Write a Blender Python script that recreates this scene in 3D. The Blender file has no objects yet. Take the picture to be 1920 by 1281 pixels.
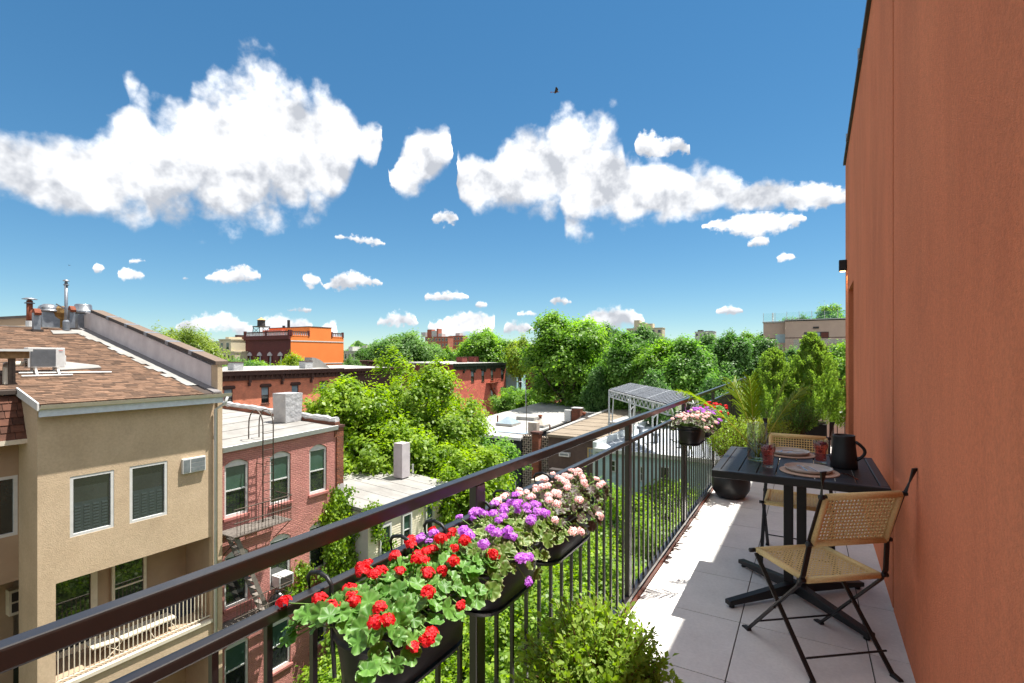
import bpy, math, random
import numpy as np
from mathutils import Vector, Matrix

# ------------------------------------------------------------------ camera, sky, sun, exposure
CAM_H = 1.52                       # eye height above the terrace floor (z = 0)
FPX, CX, HY, VX = 947.0, 960.0, 666.0, 1512.0
YAW = math.atan((VX-CX)/FPX)
CY_, SY_ = math.cos(YAW), math.sin(YAW)
scene = bpy.context.scene
col = scene.collection
cam = bpy.data.cameras.new('camera'); cam_o = bpy.data.objects.new('camera', cam); col.objects.link(cam_o)
cam.sensor_width = 36.0; cam.lens = FPX/1920*36; cam.shift_y = (HY-640.5)/1920
cam.clip_start = 0.02; cam.clip_end = 9000
cam_o.location = (0, 0, CAM_H); cam_o.rotation_euler = (math.pi/2, 0, YAW)
scene.camera = cam_o
scene.view_settings.view_transform = 'Standard'; scene.view_settings.look = 'None'
scene.view_settings.exposure = 1.38; scene.view_settings.gamma = 1.0

SUN = Vector((0.2315, 0.27, 1.0)).normalized()
SUN_EL = math.asin(SUN.z); SUN_AZ = math.atan2(SUN.x, SUN.y)
SKY_STRENGTH = 0.088
CLOUD = 0.58

def ray(u, v):
    a = (u-CX)/FPX; b = (HY-v)/FPX
    return (a*CY_-SY_, a*SY_+CY_, b)
def P(u, v, X=None, Y=None, Z=None, D=None):
    """where the sight line through a spot of the photograph meets a wall plane, a level or a distance"""
    r = ray(u, v)
    if X is not None: t = X/r[0]
    elif Y is not None: t = Y/r[1]
    elif Z is not None: t = (Z-CAM_H)/r[2]
    else: t = D
    return Vector((r[0]*t, r[1]*t, CAM_H+r[2]*t))

def build_world():
    w = bpy.data.worlds.new('World'); scene.world = w; w.use_nodes = True
    nt = w.node_tree; N = nt.nodes; L = nt.links; N.clear()
    out = N.new('ShaderNodeOutputWorld'); bg = N.new('ShaderNodeBackground')
    L.new(bg.outputs[0], out.inputs[0])
    sky = N.new('ShaderNodeTexSky'); sky.sky_type = 'NISHITA'; sky.sun_disc = False
    sky.sun_elevation = SUN_EL; sky.sun_rotation = SUN_AZ
    sky.air_density = 0.8; sky.dust_density = 0.0; sky.ozone_density = 5.0; sky.altitude = 40
    def math_(op, a, b=None, clamp=False):
        n = N.new('ShaderNodeMath'); n.operation = op; n.use_clamp = clamp
        for i, x in enumerate((a, b)):
            if x is None: continue
            if isinstance(x, (int, float)): n.inputs[i].default_value = x
            else: L.new(x, n.inputs[i])
        return n.outputs[0]
    def vm(op, a, b):
        n = N.new('ShaderNodeVectorMath'); n.operation = op
        for i, x in enumerate((a, b)):
            if x is None: continue
            if isinstance(x, tuple): n.inputs[i].default_value = x
            else: L.new(x, n.inputs[i])
        return n.outputs['Value'] if op == 'LENGTH' else n.outputs[0]
    tc = N.new('ShaderNodeTexCoord')
    sep = N.new('ShaderNodeSeparateXYZ'); L.new(tc.outputs['Generated'], sep.inputs[0])
    az = math_('ARCTAN2', sep.outputs[0], sep.outputs[1]); el = math_('ARCSINE', sep.outputs[2])
    def noise(vec, scale, detail, rough, lac=2.0, color=False):
        n = N.new('ShaderNodeTexNoise'); n.inputs['Scale'].default_value = scale; n.inputs['Detail'].default_value = detail
        n.inputs['Roughness'].default_value = rough; n.inputs['Lacunarity'].default_value = lac
        L.new(vec, n.inputs['Vector']); return n.outputs['Color' if color else 'Fac']
    # cloud outlines: (u, top, base) traced along each cloud, kept as azimuth and elevation of the sky
    A = [[(-90,205,330),(-60,215,345),(0,238,372),(30,262,380),(60,270,388),(100,270,396),(150,266,404),(185,256,404),(215,250,403),(230,215,402),(240,182,402),(255,176,402),(270,190,405),(285,226,410),(320,222,411),(350,218,408),(368,190,406),(385,180,405),(405,162,405),(425,148,404),(440,124,402),(460,128,401),(480,128,401),(505,120,402),(525,123,402),(548,130,402),(562,146,400),(574,190,398),(592,185,396),(612,188,382),(632,196,368),(652,218,335),(672,236,298),(690,234,302),(708,236,298),(718,243,262)],
         [(729,322,345),(740,315,358),(752,285,366),(764,260,364),(788,252,348),(808,250,346),(824,239,332),(838,246,314),(847,262,298)],
         [(857,285,345),(864,300,368),(876,294,392),(892,297,408),(912,302,406),(926,300,404),(942,270,402),(960,256,402),(980,250,400),(1000,246,396),(1020,240,390),(1040,228,383),(1054,226,384),(1062,225,434),(1080,227,437),(1100,224,432),(1122,226,425),(1142,220,420),(1154,222,418),(1164,236,416),(1172,282,415),(1186,300,414),(1204,312,412),(1226,300,411),(1250,308,408),(1280,320,406),(1304,318,410),(1330,318,408),(1352,326,402),(1380,340,400),(1404,346,398),(1440,334,396),(1466,332,394),(1490,346,392),(1520,344,390),(1560,350,384),(1610,353,380),(1650,358,372)]]
    B = [[(168,502,507),(182,494,510),(198,500,506)],[(212,509,514),(240,506,520),(262,508,521),(276,517,520)],[(386,519,524),(408,509,529),(428,509,531),(446,497,530),(466,502,527),(492,518,522)],[(568,519,528),(585,513,538),(602,520,530)],[(607,533,540),(630,517,541),(656,514,540),(682,518,538),(700,520,535),(716,528,534)],[(806,410,414),(820,398,418),(836,390,420),(850,398,420),(864,411,414)],[(1190,262,280),(1198,250,289),(1214,252,292),(1240,262,293),(1262,255,291),(1280,258,288),(1294,273,283)],[(1313,424,428),(1340,412,430),(1370,404,440),(1400,396,441),(1432,395,440),(1462,398,436),(1490,400,424),(1512,408,413)]]
    C = [[(328,612,620),(342,603,620),(362,592,621),(388,587,622),(414,585,623),(440,588,626),(458,602,627),(474,610,626)],[(486,608,628),(502,600,630),(522,592,631),(542,597,633),(562,592,635),(584,603,634)],[(600,612,634),(618,606,636),(634,612,634)],[(706,604,612),(720,593,614),(746,586,613),(770,590,613),(784,602,610)],[(800,606,624),(812,602,626),(832,598,627),(858,592,627),(882,590,624),(906,590,624),(926,597,626)],[(944,608,624),(962,600,626),(986,606,622),(1004,615,620)],[(1086,604,622),(1104,590,622),(1120,577,622),(1142,572,621),(1166,577,612),(1190,585,614),(1212,597,604)],[(1395,455,461),(1420,447,461),(1444,444,459)],[(1456,484,488),(1470,476,488),(1492,481,485)]]
    E = [[(236,489,492),(258,485,493),(278,488,491)],[(332,520,524),(343,516,527),(354,520,524)],[(536,580,585),(560,576,588),(590,579,584)],[(625,441,447),(648,440,451),(672,443,457),(702,448,460),(724,455,459)],[(796,555,560),(816,554,561),(842,550,561),(862,549,560),(880,555,559)],[(892,570,576),(902,565,577),(916,569,574)],[(970,588,593),(988,583,594),(1006,587,591)],[(1028,563,568),(1046,556,571),(1073,565,569)],[(1345,582,586),(1366,576,589),(1393,581,585)]]
    A0, A1 = -1.42, 0.36
    def angles(u, v):
        x, y, z = ray(u, v); n = math.sqrt(x*x+y*y+z*z); return math.atan2(x, y), math.asin(z/n)
    an = N.new('ShaderNodeMapRange'); an.clamp = True; an.inputs[1].default_value = A0; an.inputs[2].default_value = A1
    warp = noise(tc.outputs['Generated'], 30.0, 2, 0.6)
    L.new(math_('ADD', az, math_('MULTIPLY', math_('SUBTRACT', warp, .5), 0.014)), an.inputs[0])
    EMAX = 0.8
    def curve(points):
        n = N.new('ShaderNodeFloatCurve'); c = n.mapping.curves[0]; L.new(an.outputs[0], n.inputs['Value'])
        pts = sorted(points); c.points[0].location = (0, pts[0][1]); c.points[1].location = (1, pts[-1][1])
        for x, y in pts: c.points.new(x, y)
        for p in c.points: p.handle_type = 'VECTOR'
        n.mapping.update(); return math_('MULTIPLY', math_('SUBTRACT', n.outputs[0], .1), EMAX)
    def layer(clouds):
        top, bot = [], []; enc = lambda e: e/EMAX+.1; put = lambda L_, a, e: L_.append(((a-A0)/(A1-A0), enc(e)))
        for cl in sorted(clouds):
            ext = [(cl[0][0]-3, (cl[0][1]+cl[0][2])/2, -1)]+[(u, t, b) for u, t, b in cl]+[(cl[-1][0]+3, (cl[-1][1]+cl[-1][2])/2, -1)]
            for u, t, b in ext:
                if b == -1: a, e = angles(u, t); put(top, a, e-.02); put(bot, a, e+.02)
                else: a, e = angles(u, t); a, e2 = angles(u, b); put(top, a, e); put(bot, a, e2)
        t, b = curve(top), curve(bot); T = math_('SUBTRACT', t, b)
        f = math_('MINIMUM', math_('SUBTRACT', t, el), math_('SUBTRACT', el, b))
        d = math_('DIVIDE', f, math_('ADD', math_('MULTIPLY', math_('MAXIMUM', T, 0), .30), .0035))
        h = math_('DIVIDE', math_('SUBTRACT', el, b), math_('MAXIMUM', T, .004), clamp=True)
        return d, h, T
    fine = noise(tc.outputs['Generated'], 30.0, 6, 0.55); puff = noise(tc.outputs['Generated'], 13.0, 5, 0.55)
    def billow(scale):
        n = N.new('ShaderNodeTexVoronoi'); n.feature = 'F1'; n.inputs['Scale'].default_value = scale
        wn = N.new('ShaderNodeTexNoise'); wn.inputs['Scale'].default_value = scale*1.3; wn.inputs['Detail'].default_value = 3; L.new(tc.outputs['Generated'], wn.inputs['Vector'])
        off = vm('MULTIPLY', vm('SUBTRACT', wn.outputs['Color'], (.5, .5, .5)), (.9/scale, .9/scale, .9/scale)); L.new(vm('ADD', tc.outputs['Generated'], off), n.inputs['Vector']); return n.outputs['Distance']
    v1 = billow(17.0)
    nz = math_('ADD', math_('MULTIPLY', math_('SUBTRACT', .48, v1), 1.25), math_('ADD', math_('MULTIPLY', math_('SUBTRACT', fine, .5), 1.1), math_('MULTIPLY', math_('SUBTRACT', puff, .5), 0.6)))
    tiny = noise(tc.outputs['Generated'], 95.0, 3, 0.55)
    dens = None; hh = None; TT = None
    for cl in (A, B, C, E):
        d, h, T = layer(cl)
        if dens is None: dens, hh, TT = d, h, T
        else:
            g = math_('GREATER_THAN', d, dens); m = N.new('ShaderNodeMix'); L.new(g, m.inputs[0]); L.new(hh, m.inputs[2]); L.new(h, m.inputs[3]); hh = m.outputs[0]; m = N.new('ShaderNodeMix'); L.new(g, m.inputs[0]); L.new(TT, m.inputs[2]); L.new(T, m.inputs[3]); TT = m.outputs[0]; dens = math_('MAXIMUM', d, dens)
    amp = N.new('ShaderNodeMapRange'); amp.interpolation_type = 'SMOOTHSTEP'; L.new(TT, amp.inputs[0]); amp.inputs[1].default_value = .012; amp.inputs[2].default_value = .07; amp.inputs[3].default_value = 2.6; amp.inputs[4].default_value = .35
    nz = math_('ADD', nz, math_('MULTIPLY', math_('SUBTRACT', tiny, .5), amp.outputs[0]))
    dens = math_('ADD', math_('ADD', dens, nz), 0.20)
    mr = N.new('ShaderNodeMapRange'); mr.interpolation_type = 'SMOOTHSTEP'; L.new(dens, mr.inputs[0]); mr.inputs[1].default_value = -0.22; mr.inputs[2].default_value = 0.66
    # denser cumulus added over the unseen sky to fill the shade, as a flat layer of puffs overhead
    pz = math_('ADD', sep.outputs[2], 0.16); pl_ = N.new('ShaderNodeCombineXYZ'); L.new(math_('DIVIDE', sep.outputs[0], pz), pl_.inputs[0]); L.new(math_('DIVIDE', sep.outputs[1], pz), pl_.inputs[1])
    big = noise(pl_.outputs[0], 1.35, 4, 0.55)
    mo = N.new('ShaderNodeMapRange'); mo.interpolation_type = 'SMOOTHSTEP'; L.new(big, mo.inputs[0]); mo.inputs[1].default_value = 0.44; mo.inputs[2].default_value = 0.53
    def ss(x, a, b):
        m = N.new('ShaderNodeMapRange'); m.interpolation_type = 'SMOOTHSTEP'; L.new(x, m.inputs[0]); m.inputs[1].default_value = a; m.inputs[2].default_value = b; return m.outputs[0]
    outside = math_('MAXIMUM', ss(el, .66, .76), math_('MAXIMUM', ss(az, .34, .44), ss(math_('MULTIPLY', az, -1.0), 1.36, 1.45)))
    outside = math_('MULTIPLY', outside, ss(el, .0, .05))
    mask = math_('MAXIMUM', mr.outputs[0], math_('MULTIPLY', mo.outputs[0], outside))
    # undersides and hollows away from the sun are greyer
    up_dir = vm('ADD', tc.outputs['Generated'], (SUN.x*.025, SUN.y*.025, SUN.z*.025))
    rel = math_('SUBTRACT', noise(up_dir, 16.0, 4, 0.55), noise(tc.outputs['Generated'], 16.0, 4, 0.55))
    soft = puff
    sh = math_('ADD', math_('ADD', math_('MULTIPLY', math_('SUBTRACT', 1.0, hh), 0.62), math_('MULTIPLY', rel, 2.4)), math_('MULTIPLY', math_('SUBTRACT', soft, .5), 1.3))
    sh = math_('ADD', sh, math_('MULTIPLY', math_('SUBTRACT', v1, .38), .6))
    mr2 = N.new('ShaderNodeMapRange'); L.new(sh, mr2.inputs[0]); mr2.inputs[1].default_value = -0.10; mr2.inputs[2].default_value = 0.86
    cc = N.new('ShaderNodeMix'); cc.data_type = 'RGBA'; L.new(mr2.outputs[0], cc.inputs[0])
    cc.inputs[6].default_value = (CLOUD, CLOUD, CLOUD, 1); cc.inputs[7].default_value = (CLOUD*.40, CLOUD*.42, CLOUD*.46, 1)
    sat = N.new('ShaderNodeHueSaturation'); sat.inputs['Saturation'].default_value = 1.40
    gm = N.new('ShaderNodeGamma'); gm.inputs[1].default_value = 0.70; L.new(sky.outputs[0], gm.inputs[0]); L.new(gm.outputs[0], sat.inputs['Color'])
    skc = vm('MULTIPLY', sat.outputs[0], (SKY_STRENGTH*.95, SKY_STRENGTH*1.04, SKY_STRENGTH*.97))
    mx = N.new('ShaderNodeMix'); mx.data_type = 'RGBA'; L.new(mask, mx.inputs[0]); L.new(skc, mx.inputs[6]); L.new(cc.outputs[2], mx.inputs[7])
    L.new(mx.outputs[2], bg.inputs[0]); bg.inputs[1].default_value = 1.0
    w.cycles.sampling_method = 'MANUAL'; w.cycles.sample_map_resolution = 512
build_world()

sl = bpy.data.lights.new('sun', 'SUN'); sl.energy = 4.4; sl.angle = math.radians(0.53); sl.color = (1.0, 0.955, 0.88)
so = bpy.data.objects.new('sun', sl); col.objects.link(so); so.location = (30, 30, 90)
so.rotation_euler = SUN.to_track_quat('Z', 'Y').to_euler()

# ------------------------------------------------------------------ materials
def S(r, g, b):
    f = lambda c: (c/255/12.92) if c/255 <= .04045 else ((c/255+.055)/1.055)**2.4
    return (f(r), f(g), f(b))
_mats = {}
def mat(name, c1, c2=None, rough=.8, scale=8.0, bump=0.0, bscale=None, metal=0.0, spec=.4, streak=False, detail=6, stretch=None, coords='Object', island=0.0, bdist=.01, dirt=None, grain=None):
    """painted, plastered or metal surface: two tones mixed by noise, fine relief"""
    if name in _mats: return _mats[name]
    m = bpy.data.materials.new(name); m.use_nodes = True; nt = m.node_tree; N = nt.nodes; L = nt.links
    b = N['Principled BSDF']; b.inputs['Roughness'].default_value = rough; b.inputs['Metallic'].default_value = metal
    b.inputs['Specular IOR Level'].default_value = spec
    c2 = c2 or tuple(x*.82 for x in c1)
    tc = N.new('ShaderNodeTexCoord'); mp = N.new('ShaderNodeMapping'); L.new(tc.outputs[coords], mp.inputs[0])
    if stretch: mp.inputs['Scale'].default_value = stretch
    n = N.new('ShaderNodeTexNoise'); n.inputs['Scale'].default_value = scale; n.inputs['Detail'].default_value = detail; n.inputs['Roughness'].default_value = .6
    L.new(mp.outputs[0], n.inputs[0])
    rp = N.new('ShaderNodeMapRange'); rp.inputs[1].default_value = .3; rp.inputs[2].default_value = .7; L.new(n.outputs[0], rp.inputs[0])
    mx = N.new('ShaderNodeMix'); mx.data_type = 'RGBA'; mx.inputs[6].default_value = (*c1, 1); mx.inputs[7].default_value = (*c2, 1)
    L.new(rp.outputs[0], mx.inputs[0]); colr = mx.outputs[2]
    if island:
        g = N.new('ShaderNodeNewGeometry'); oi = N.new('ShaderNodeObjectInfo')
        ad = N.new('ShaderNodeMath'); ad.operation = 'ADD'; L.new(g.outputs['Random Per Island'], ad.inputs[0]); L.new(oi.outputs['Random'], ad.inputs[1])
        fr = N.new('ShaderNodeMath'); fr.operation = 'FRACT'; L.new(ad.outputs[0], fr.inputs[0])
        mr = N.new('ShaderNodeMapRange'); mr.inputs[3].default_value = 1-island; mr.inputs[4].default_value = 1+island; L.new(fr.outputs[0], mr.inputs[0])
        hs = N.new('ShaderNodeHueSaturation'); L.new(mr.outputs[0], hs.inputs['Value']); L.new(colr, hs.inputs['Color']); colr = hs.outputs[0]
    if grain:                                             # fine sand grain: (amount, scale)
        n4 = N.new('ShaderNodeTexNoise'); n4.inputs['Scale'].default_value = grain[1]; n4.inputs['Detail'].default_value = 3; L.new(tc.outputs[coords], n4.inputs[0])
        r4 = N.new('ShaderNodeMapRange'); r4.inputs[1].default_value = .3; r4.inputs[2].default_value = .7; r4.inputs[3].default_value = 1-grain[0]; r4.inputs[4].default_value = 1+grain[0]; L.new(n4.outputs[0], r4.inputs[0])
        h4 = N.new('ShaderNodeHueSaturation'); L.new(r4.outputs[0], h4.inputs['Value']); L.new(colr, h4.inputs['Color']); colr = h4.outputs[0]
    if dirt:                                              # stains and wear with a shape of their own: (amount, scale, stretch)
        m3 = N.new('ShaderNodeMapping'); L.new(tc.outputs[coords], m3.inputs[0]); m3.inputs['Scale'].default_value = dirt[2]
        n3 = N.new('ShaderNodeTexNoise'); n3.inputs['Scale'].default_value = dirt[1]; n3.inputs['Detail'].default_value = 9; n3.inputs['Roughness'].default_value = .68; L.new(m3.outputs[0], n3.inputs[0])
        r3 = N.new('ShaderNodeMapRange'); r3.inputs[1].default_value = .42; r3.inputs[2].default_value = .72; r3.inputs[3].default_value = 1.0; r3.inputs[4].default_value = 1-dirt[0]; L.new(n3.outputs[0], r3.inputs[0])
        h3 = N.new('ShaderNodeHueSaturation'); L.new(r3.outputs[0], h3.inputs['Value']); L.new(colr, h3.inputs['Color']); colr = h3.outputs[0]
    L.new(colr, b.inputs['Base Color'])
    if bump:
        n2 = N.new('ShaderNodeTexNoise'); n2.inputs['Scale'].default_value = bscale or scale*6; n2.inputs['Detail'].default_value = 4
        L.new(tc.outputs[coords], n2.inputs[0])
        bp = N.new('ShaderNodeBump'); bp.inputs['Strength'].default_value = bump; bp.inputs['Distance'].default_value = bdist
        L.new(n2.outputs[0], bp.inputs['Height']); L.new(bp.outputs[0], b.inputs['Normal'])
    _mats[name] = m; return m

def brickmat(name, c1, c2, mortar, axis='y', rough=.85, bw=.21, bh=.07, mort=.008, bump=.6, dirt=.5):
    if name in _mats: return _mats[name]
    m = bpy.data.materials.new(name); m.use_nodes = True; nt = m.node_tree; N = nt.nodes; L = nt.links; b = N['Principled BSDF']; b.inputs['Roughness'].default_value = rough
    tc = N.new('ShaderNodeTexCoord'); sp = N.new('ShaderNodeSeparateXYZ'); L.new(tc.outputs['Object'], sp.inputs[0])
    cb = N.new('ShaderNodeCombineXYZ'); L.new(sp.outputs[1 if axis == 'y' else 0], cb.inputs[0]); L.new(sp.outputs[2], cb.inputs[1])
    br = N.new('ShaderNodeTexBrick'); L.new(cb.outputs[0], br.inputs[0]); br.inputs['Scale'].default_value = 1
    br.inputs['Brick Width'].default_value = bw; br.inputs['Row Height'].default_value = bh; br.inputs['Mortar Size'].default_value = mort; br.inputs['Mortar Smooth'].default_value = .3
    br.inputs['Color1'].default_value = (*c1, 1); br.inputs['Color2'].default_value = (*c2, 1); br.inputs['Mortar'].default_value = (*mortar, 1)
    n = N.new('ShaderNodeTexNoise'); n.inputs['Scale'].default_value = 1.3; n.inputs['Detail'].default_value = 8; L.new(tc.outputs['Object'], n.inputs[0])
    mr = N.new('ShaderNodeMapRange'); mr.inputs[1].default_value = .3; mr.inputs[2].default_value = .7; mr.inputs[3].default_value = 1-dirt*.35; mr.inputs[4].default_value = 1+dirt*.25; L.new(n.outputs[0], mr.inputs[0])
    hs = N.new('ShaderNodeHueSaturation'); L.new(br.outputs[0], hs.inputs['Color']); L.new(mr.outputs[0], hs.inputs['Value'])
    L.new(hs.outputs[0], b.inputs['Base Color'])
    n2 = N.new('ShaderNodeTexNoise'); n2.inputs['Scale'].default_value = 14; n2.inputs['Detail'].default_value = 5; L.new(tc.outputs['Object'], n2.inputs[0])
    su = N.new('ShaderNodeMath'); su.operation = 'SUBTRACT'; L.new(n2.outputs[0], su.inputs[0]); L.new(br.outputs['Fac'], su.inputs[1])
    bp = N.new('ShaderNodeBump'); bp.inputs['Strength'].default_value = bump; bp.inputs['Distance'].default_value = .02
    L.new(su.outputs[0], bp.inputs['Height']); L.new(bp.outputs[0], b.inputs['Normal'])
    _mats[name] = m; return m

def leafmat(name, c1, c2, trans=.35, rough=.45, rad=None, vein=0, tufts=0):
    """leaf: varied per leaf, lets light through; rad = (inner, margin, radius) for zoned leaves"""
    if name in _mats: return _mats[name]
    m = bpy.data.materials.new(name); m.use_nodes = True; nt = m.node_tree; N = nt.nodes; L = nt.links; b = N['Principled BSDF']; out = N['Material Output']
    b.inputs['Roughness'].default_value = rough; b.inputs['Specular IOR Level'].default_value = .35
    g = N.new('ShaderNodeNewGeometry'); oi = N.new('ShaderNodeObjectInfo')
    ad = N.new('ShaderNodeMath'); ad.operation = 'ADD'; L.new(g.outputs['Random Per Island'], ad.inputs[0]); L.new(oi.outputs['Random'], ad.inputs[1])
    fr = N.new('ShaderNodeMath'); fr.operation = 'FRACT'; L.new(ad.outputs[0], fr.inputs[0])
    mx = N.new('ShaderNodeMix'); mx.data_type = 'RGBA'; mx.inputs[6].default_value = (*c1, 1); mx.inputs[7].default_value = (*c2, 1); L.new(fr.outputs[0], mx.inputs[0])
    c = mx.outputs[2]
    if tufts:                                             # older and younger shoots differ in tone
        tc = N.new('ShaderNodeTexCoord'); tn = N.new('ShaderNodeTexNoise'); tn.inputs['Scale'].default_value = tufts; tn.inputs['Detail'].default_value = 3; L.new(tc.outputs['Object'], tn.inputs[0])
        t1 = N.new('ShaderNodeMapRange'); t1.inputs[1].default_value = .3; t1.inputs[2].default_value = .7; t1.inputs[3].default_value = .62; t1.inputs[4].default_value = 1.32; L.new(tn.outputs[0], t1.inputs[0])
        t2 = N.new('ShaderNodeMapRange'); t2.inputs[1].default_value = .3; t2.inputs[2].default_value = .7; t2.inputs[3].default_value = .515; t2.inputs[4].default_value = .488; L.new(tn.outputs[0], t2.inputs[0])
        th_ = N.new('ShaderNodeHueSaturation'); L.new(t1.outputs[0], th_.inputs['Value']); L.new(t2.outputs[0], th_.inputs['Hue']); L.new(c, th_.inputs['Color']); c = th_.outputs[0]
    if rad or vein:
        tc = N.new('ShaderNodeTexCoord'); ln = N.new('ShaderNodeVectorMath'); ln.operation = 'LENGTH'; L.new(tc.outputs['Object'], ln.inputs[0])
    if rad:
        nz = N.new('ShaderNodeTexNoise'); nz.inputs['Scale'].default_value = 70; L.new(tc.outputs['Object'], nz.inputs[0])
        a2 = N.new('ShaderNodeMath'); a2.operation = 'MULTIPLY_ADD'; L.new(nz.outputs[0], a2.inputs[0]); a2.inputs[1].default_value = rad[2]*.55; L.new(ln.outputs['Value'], a2.inputs[2])
        mr = N.new('ShaderNodeMapRange'); mr.inputs[1].default_value = rad[2]*.82; mr.inputs[2].default_value = rad[2]*1.08; L.new(a2.outputs[0], mr.inputs[0])
        m2 = N.new('ShaderNodeMix'); m2.data_type = 'RGBA'; L.new(mr.outputs[0], m2.inputs[0]); L.new(c, m2.inputs[6]); m2.inputs[7].default_value = (*rad[1], 1); c = m2.outputs[2]
    if vein:
        sp = N.new('ShaderNodeSeparateXYZ'); L.new(tc.outputs['Object'], sp.inputs[0])
        at = N.new('ShaderNodeMath'); at.operation = 'ARCTAN2'; L.new(sp.outputs[1], at.inputs[0]); L.new(sp.outputs[0], at.inputs[1])
        mu = N.new('ShaderNodeMath'); mu.operation = 'MULTIPLY'; L.new(at.outputs[0], mu.inputs[0]); mu.inputs[1].default_value = 7
        co = N.new('ShaderNodeMath'); co.operation = 'COSINE'; L.new(mu.outputs[0], co.inputs[0])
        mr3 = N.new('ShaderNodeMapRange'); mr3.inputs[1].default_value = -1; mr3.inputs[2].default_value = 1; mr3.inputs[3].default_value = 1-vein; mr3.inputs[4].default_value = 1+vein; L.new(co.outputs[0], mr3.inputs[0])
        hs = N.new('ShaderNodeHueSaturation'); L.new(c, hs.inputs['Color']); L.new(mr3.outputs[0], hs.inputs['Value']); c = hs.outputs[0]
    L.new(c, b.inputs['Base Color'])
    tr = N.new('ShaderNodeBsdfTranslucent'); hs2 = N.new('ShaderNodeHueSaturation'); hs2.inputs['Saturation'].default_value = 1.15; hs2.inputs['Value'].default_value = 1.5; L.new(c, hs2.inputs['Color']); L.new(hs2.outputs[0], tr.inputs[0])
    ms = N.new('ShaderNodeMixShader'); ms.inputs[0].default_value = trans; L.new(b.outputs[0], ms.inputs[1]); L.new(tr.outputs[0], ms.inputs[2]); L.new(ms.outputs[0], out.inputs[0])
    _mats[name] = m; return m

def glassmat(name, color=(1, 1, 1), rough=0.0, ior=1.45):
    if name in _mats: return _mats[name]
    m = bpy.data.materials.new(name); m.use_nodes = True; b = m.node_tree.nodes['Principled BSDF']
    b.inputs['Base Color'].default_value = (*color, 1); b.inputs['Transmission Weight'].default_value = 1; b.inputs['Roughness'].default_value = rough; b.inputs['IOR'].default_value = ior
    _mats[name] = m; return m
def thinglass(name, tint=(1, 1, 1), refl=.08, body=None, bodyfac=0.0):
    """thin clear vessel or liquid: mostly see through, a mirror at grazing angles, optionally a coloured body"""
    m = bpy.data.materials.new(name); m.use_nodes = True; nt = m.node_tree; N = nt.nodes; L = nt.links; N.remove(N['Principled BSDF']); out = N['Material Output']
    tr = N.new('ShaderNodeBsdfTransparent'); tr.inputs[0].default_value = (*tint, 1); gl = N.new('ShaderNodeBsdfGlossy'); gl.inputs['Roughness'].default_value = .02
    base = tr.outputs[0]
    if body:
        d = N.new('ShaderNodeBsdfDiffuse'); d.inputs[0].default_value = (*body, 1); t2 = N.new('ShaderNodeBsdfTranslucent'); t2.inputs[0].default_value = (*body, 1)
        a = N.new('ShaderNodeMixShader'); a.inputs[0].default_value = .5; L.new(d.outputs[0], a.inputs[1]); L.new(t2.outputs[0], a.inputs[2])
        b = N.new('ShaderNodeMixShader'); b.inputs[0].default_value = bodyfac; L.new(base, b.inputs[1]); L.new(a.outputs[0], b.inputs[2]); base = b.outputs[0]
    fr = N.new('ShaderNodeLayerWeight'); fr.inputs[0].default_value = .25; mu = N.new('ShaderNodeMath'); mu.operation = 'MULTIPLY_ADD'; L.new(fr.outputs['Fresnel'], mu.inputs[0]); mu.inputs[1].default_value = .32; mu.inputs[2].default_value = refl*.3
    ms = N.new('ShaderNodeMixShader'); L.new(mu.outputs[0], ms.inputs[0]); L.new(base, ms.inputs[1]); L.new(gl.outputs[0], ms.inputs[2]); L.new(ms.outputs[0], out.inputs[0]); return m
def panemat(name, c1, c2, rough=.03):
    m = mat(name, c1, c2, rough=rough, scale=1.2, spec=.9)
    return m
def lampmat(name, color, strength):
    m = bpy.data.materials.new(name); m.use_nodes = True; b = m.node_tree.nodes['Principled BSDF']
    b.inputs['Emission Color'].default_value = (*color, 1); b.inputs['Emission Strength'].default_value = strength; return m

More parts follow.
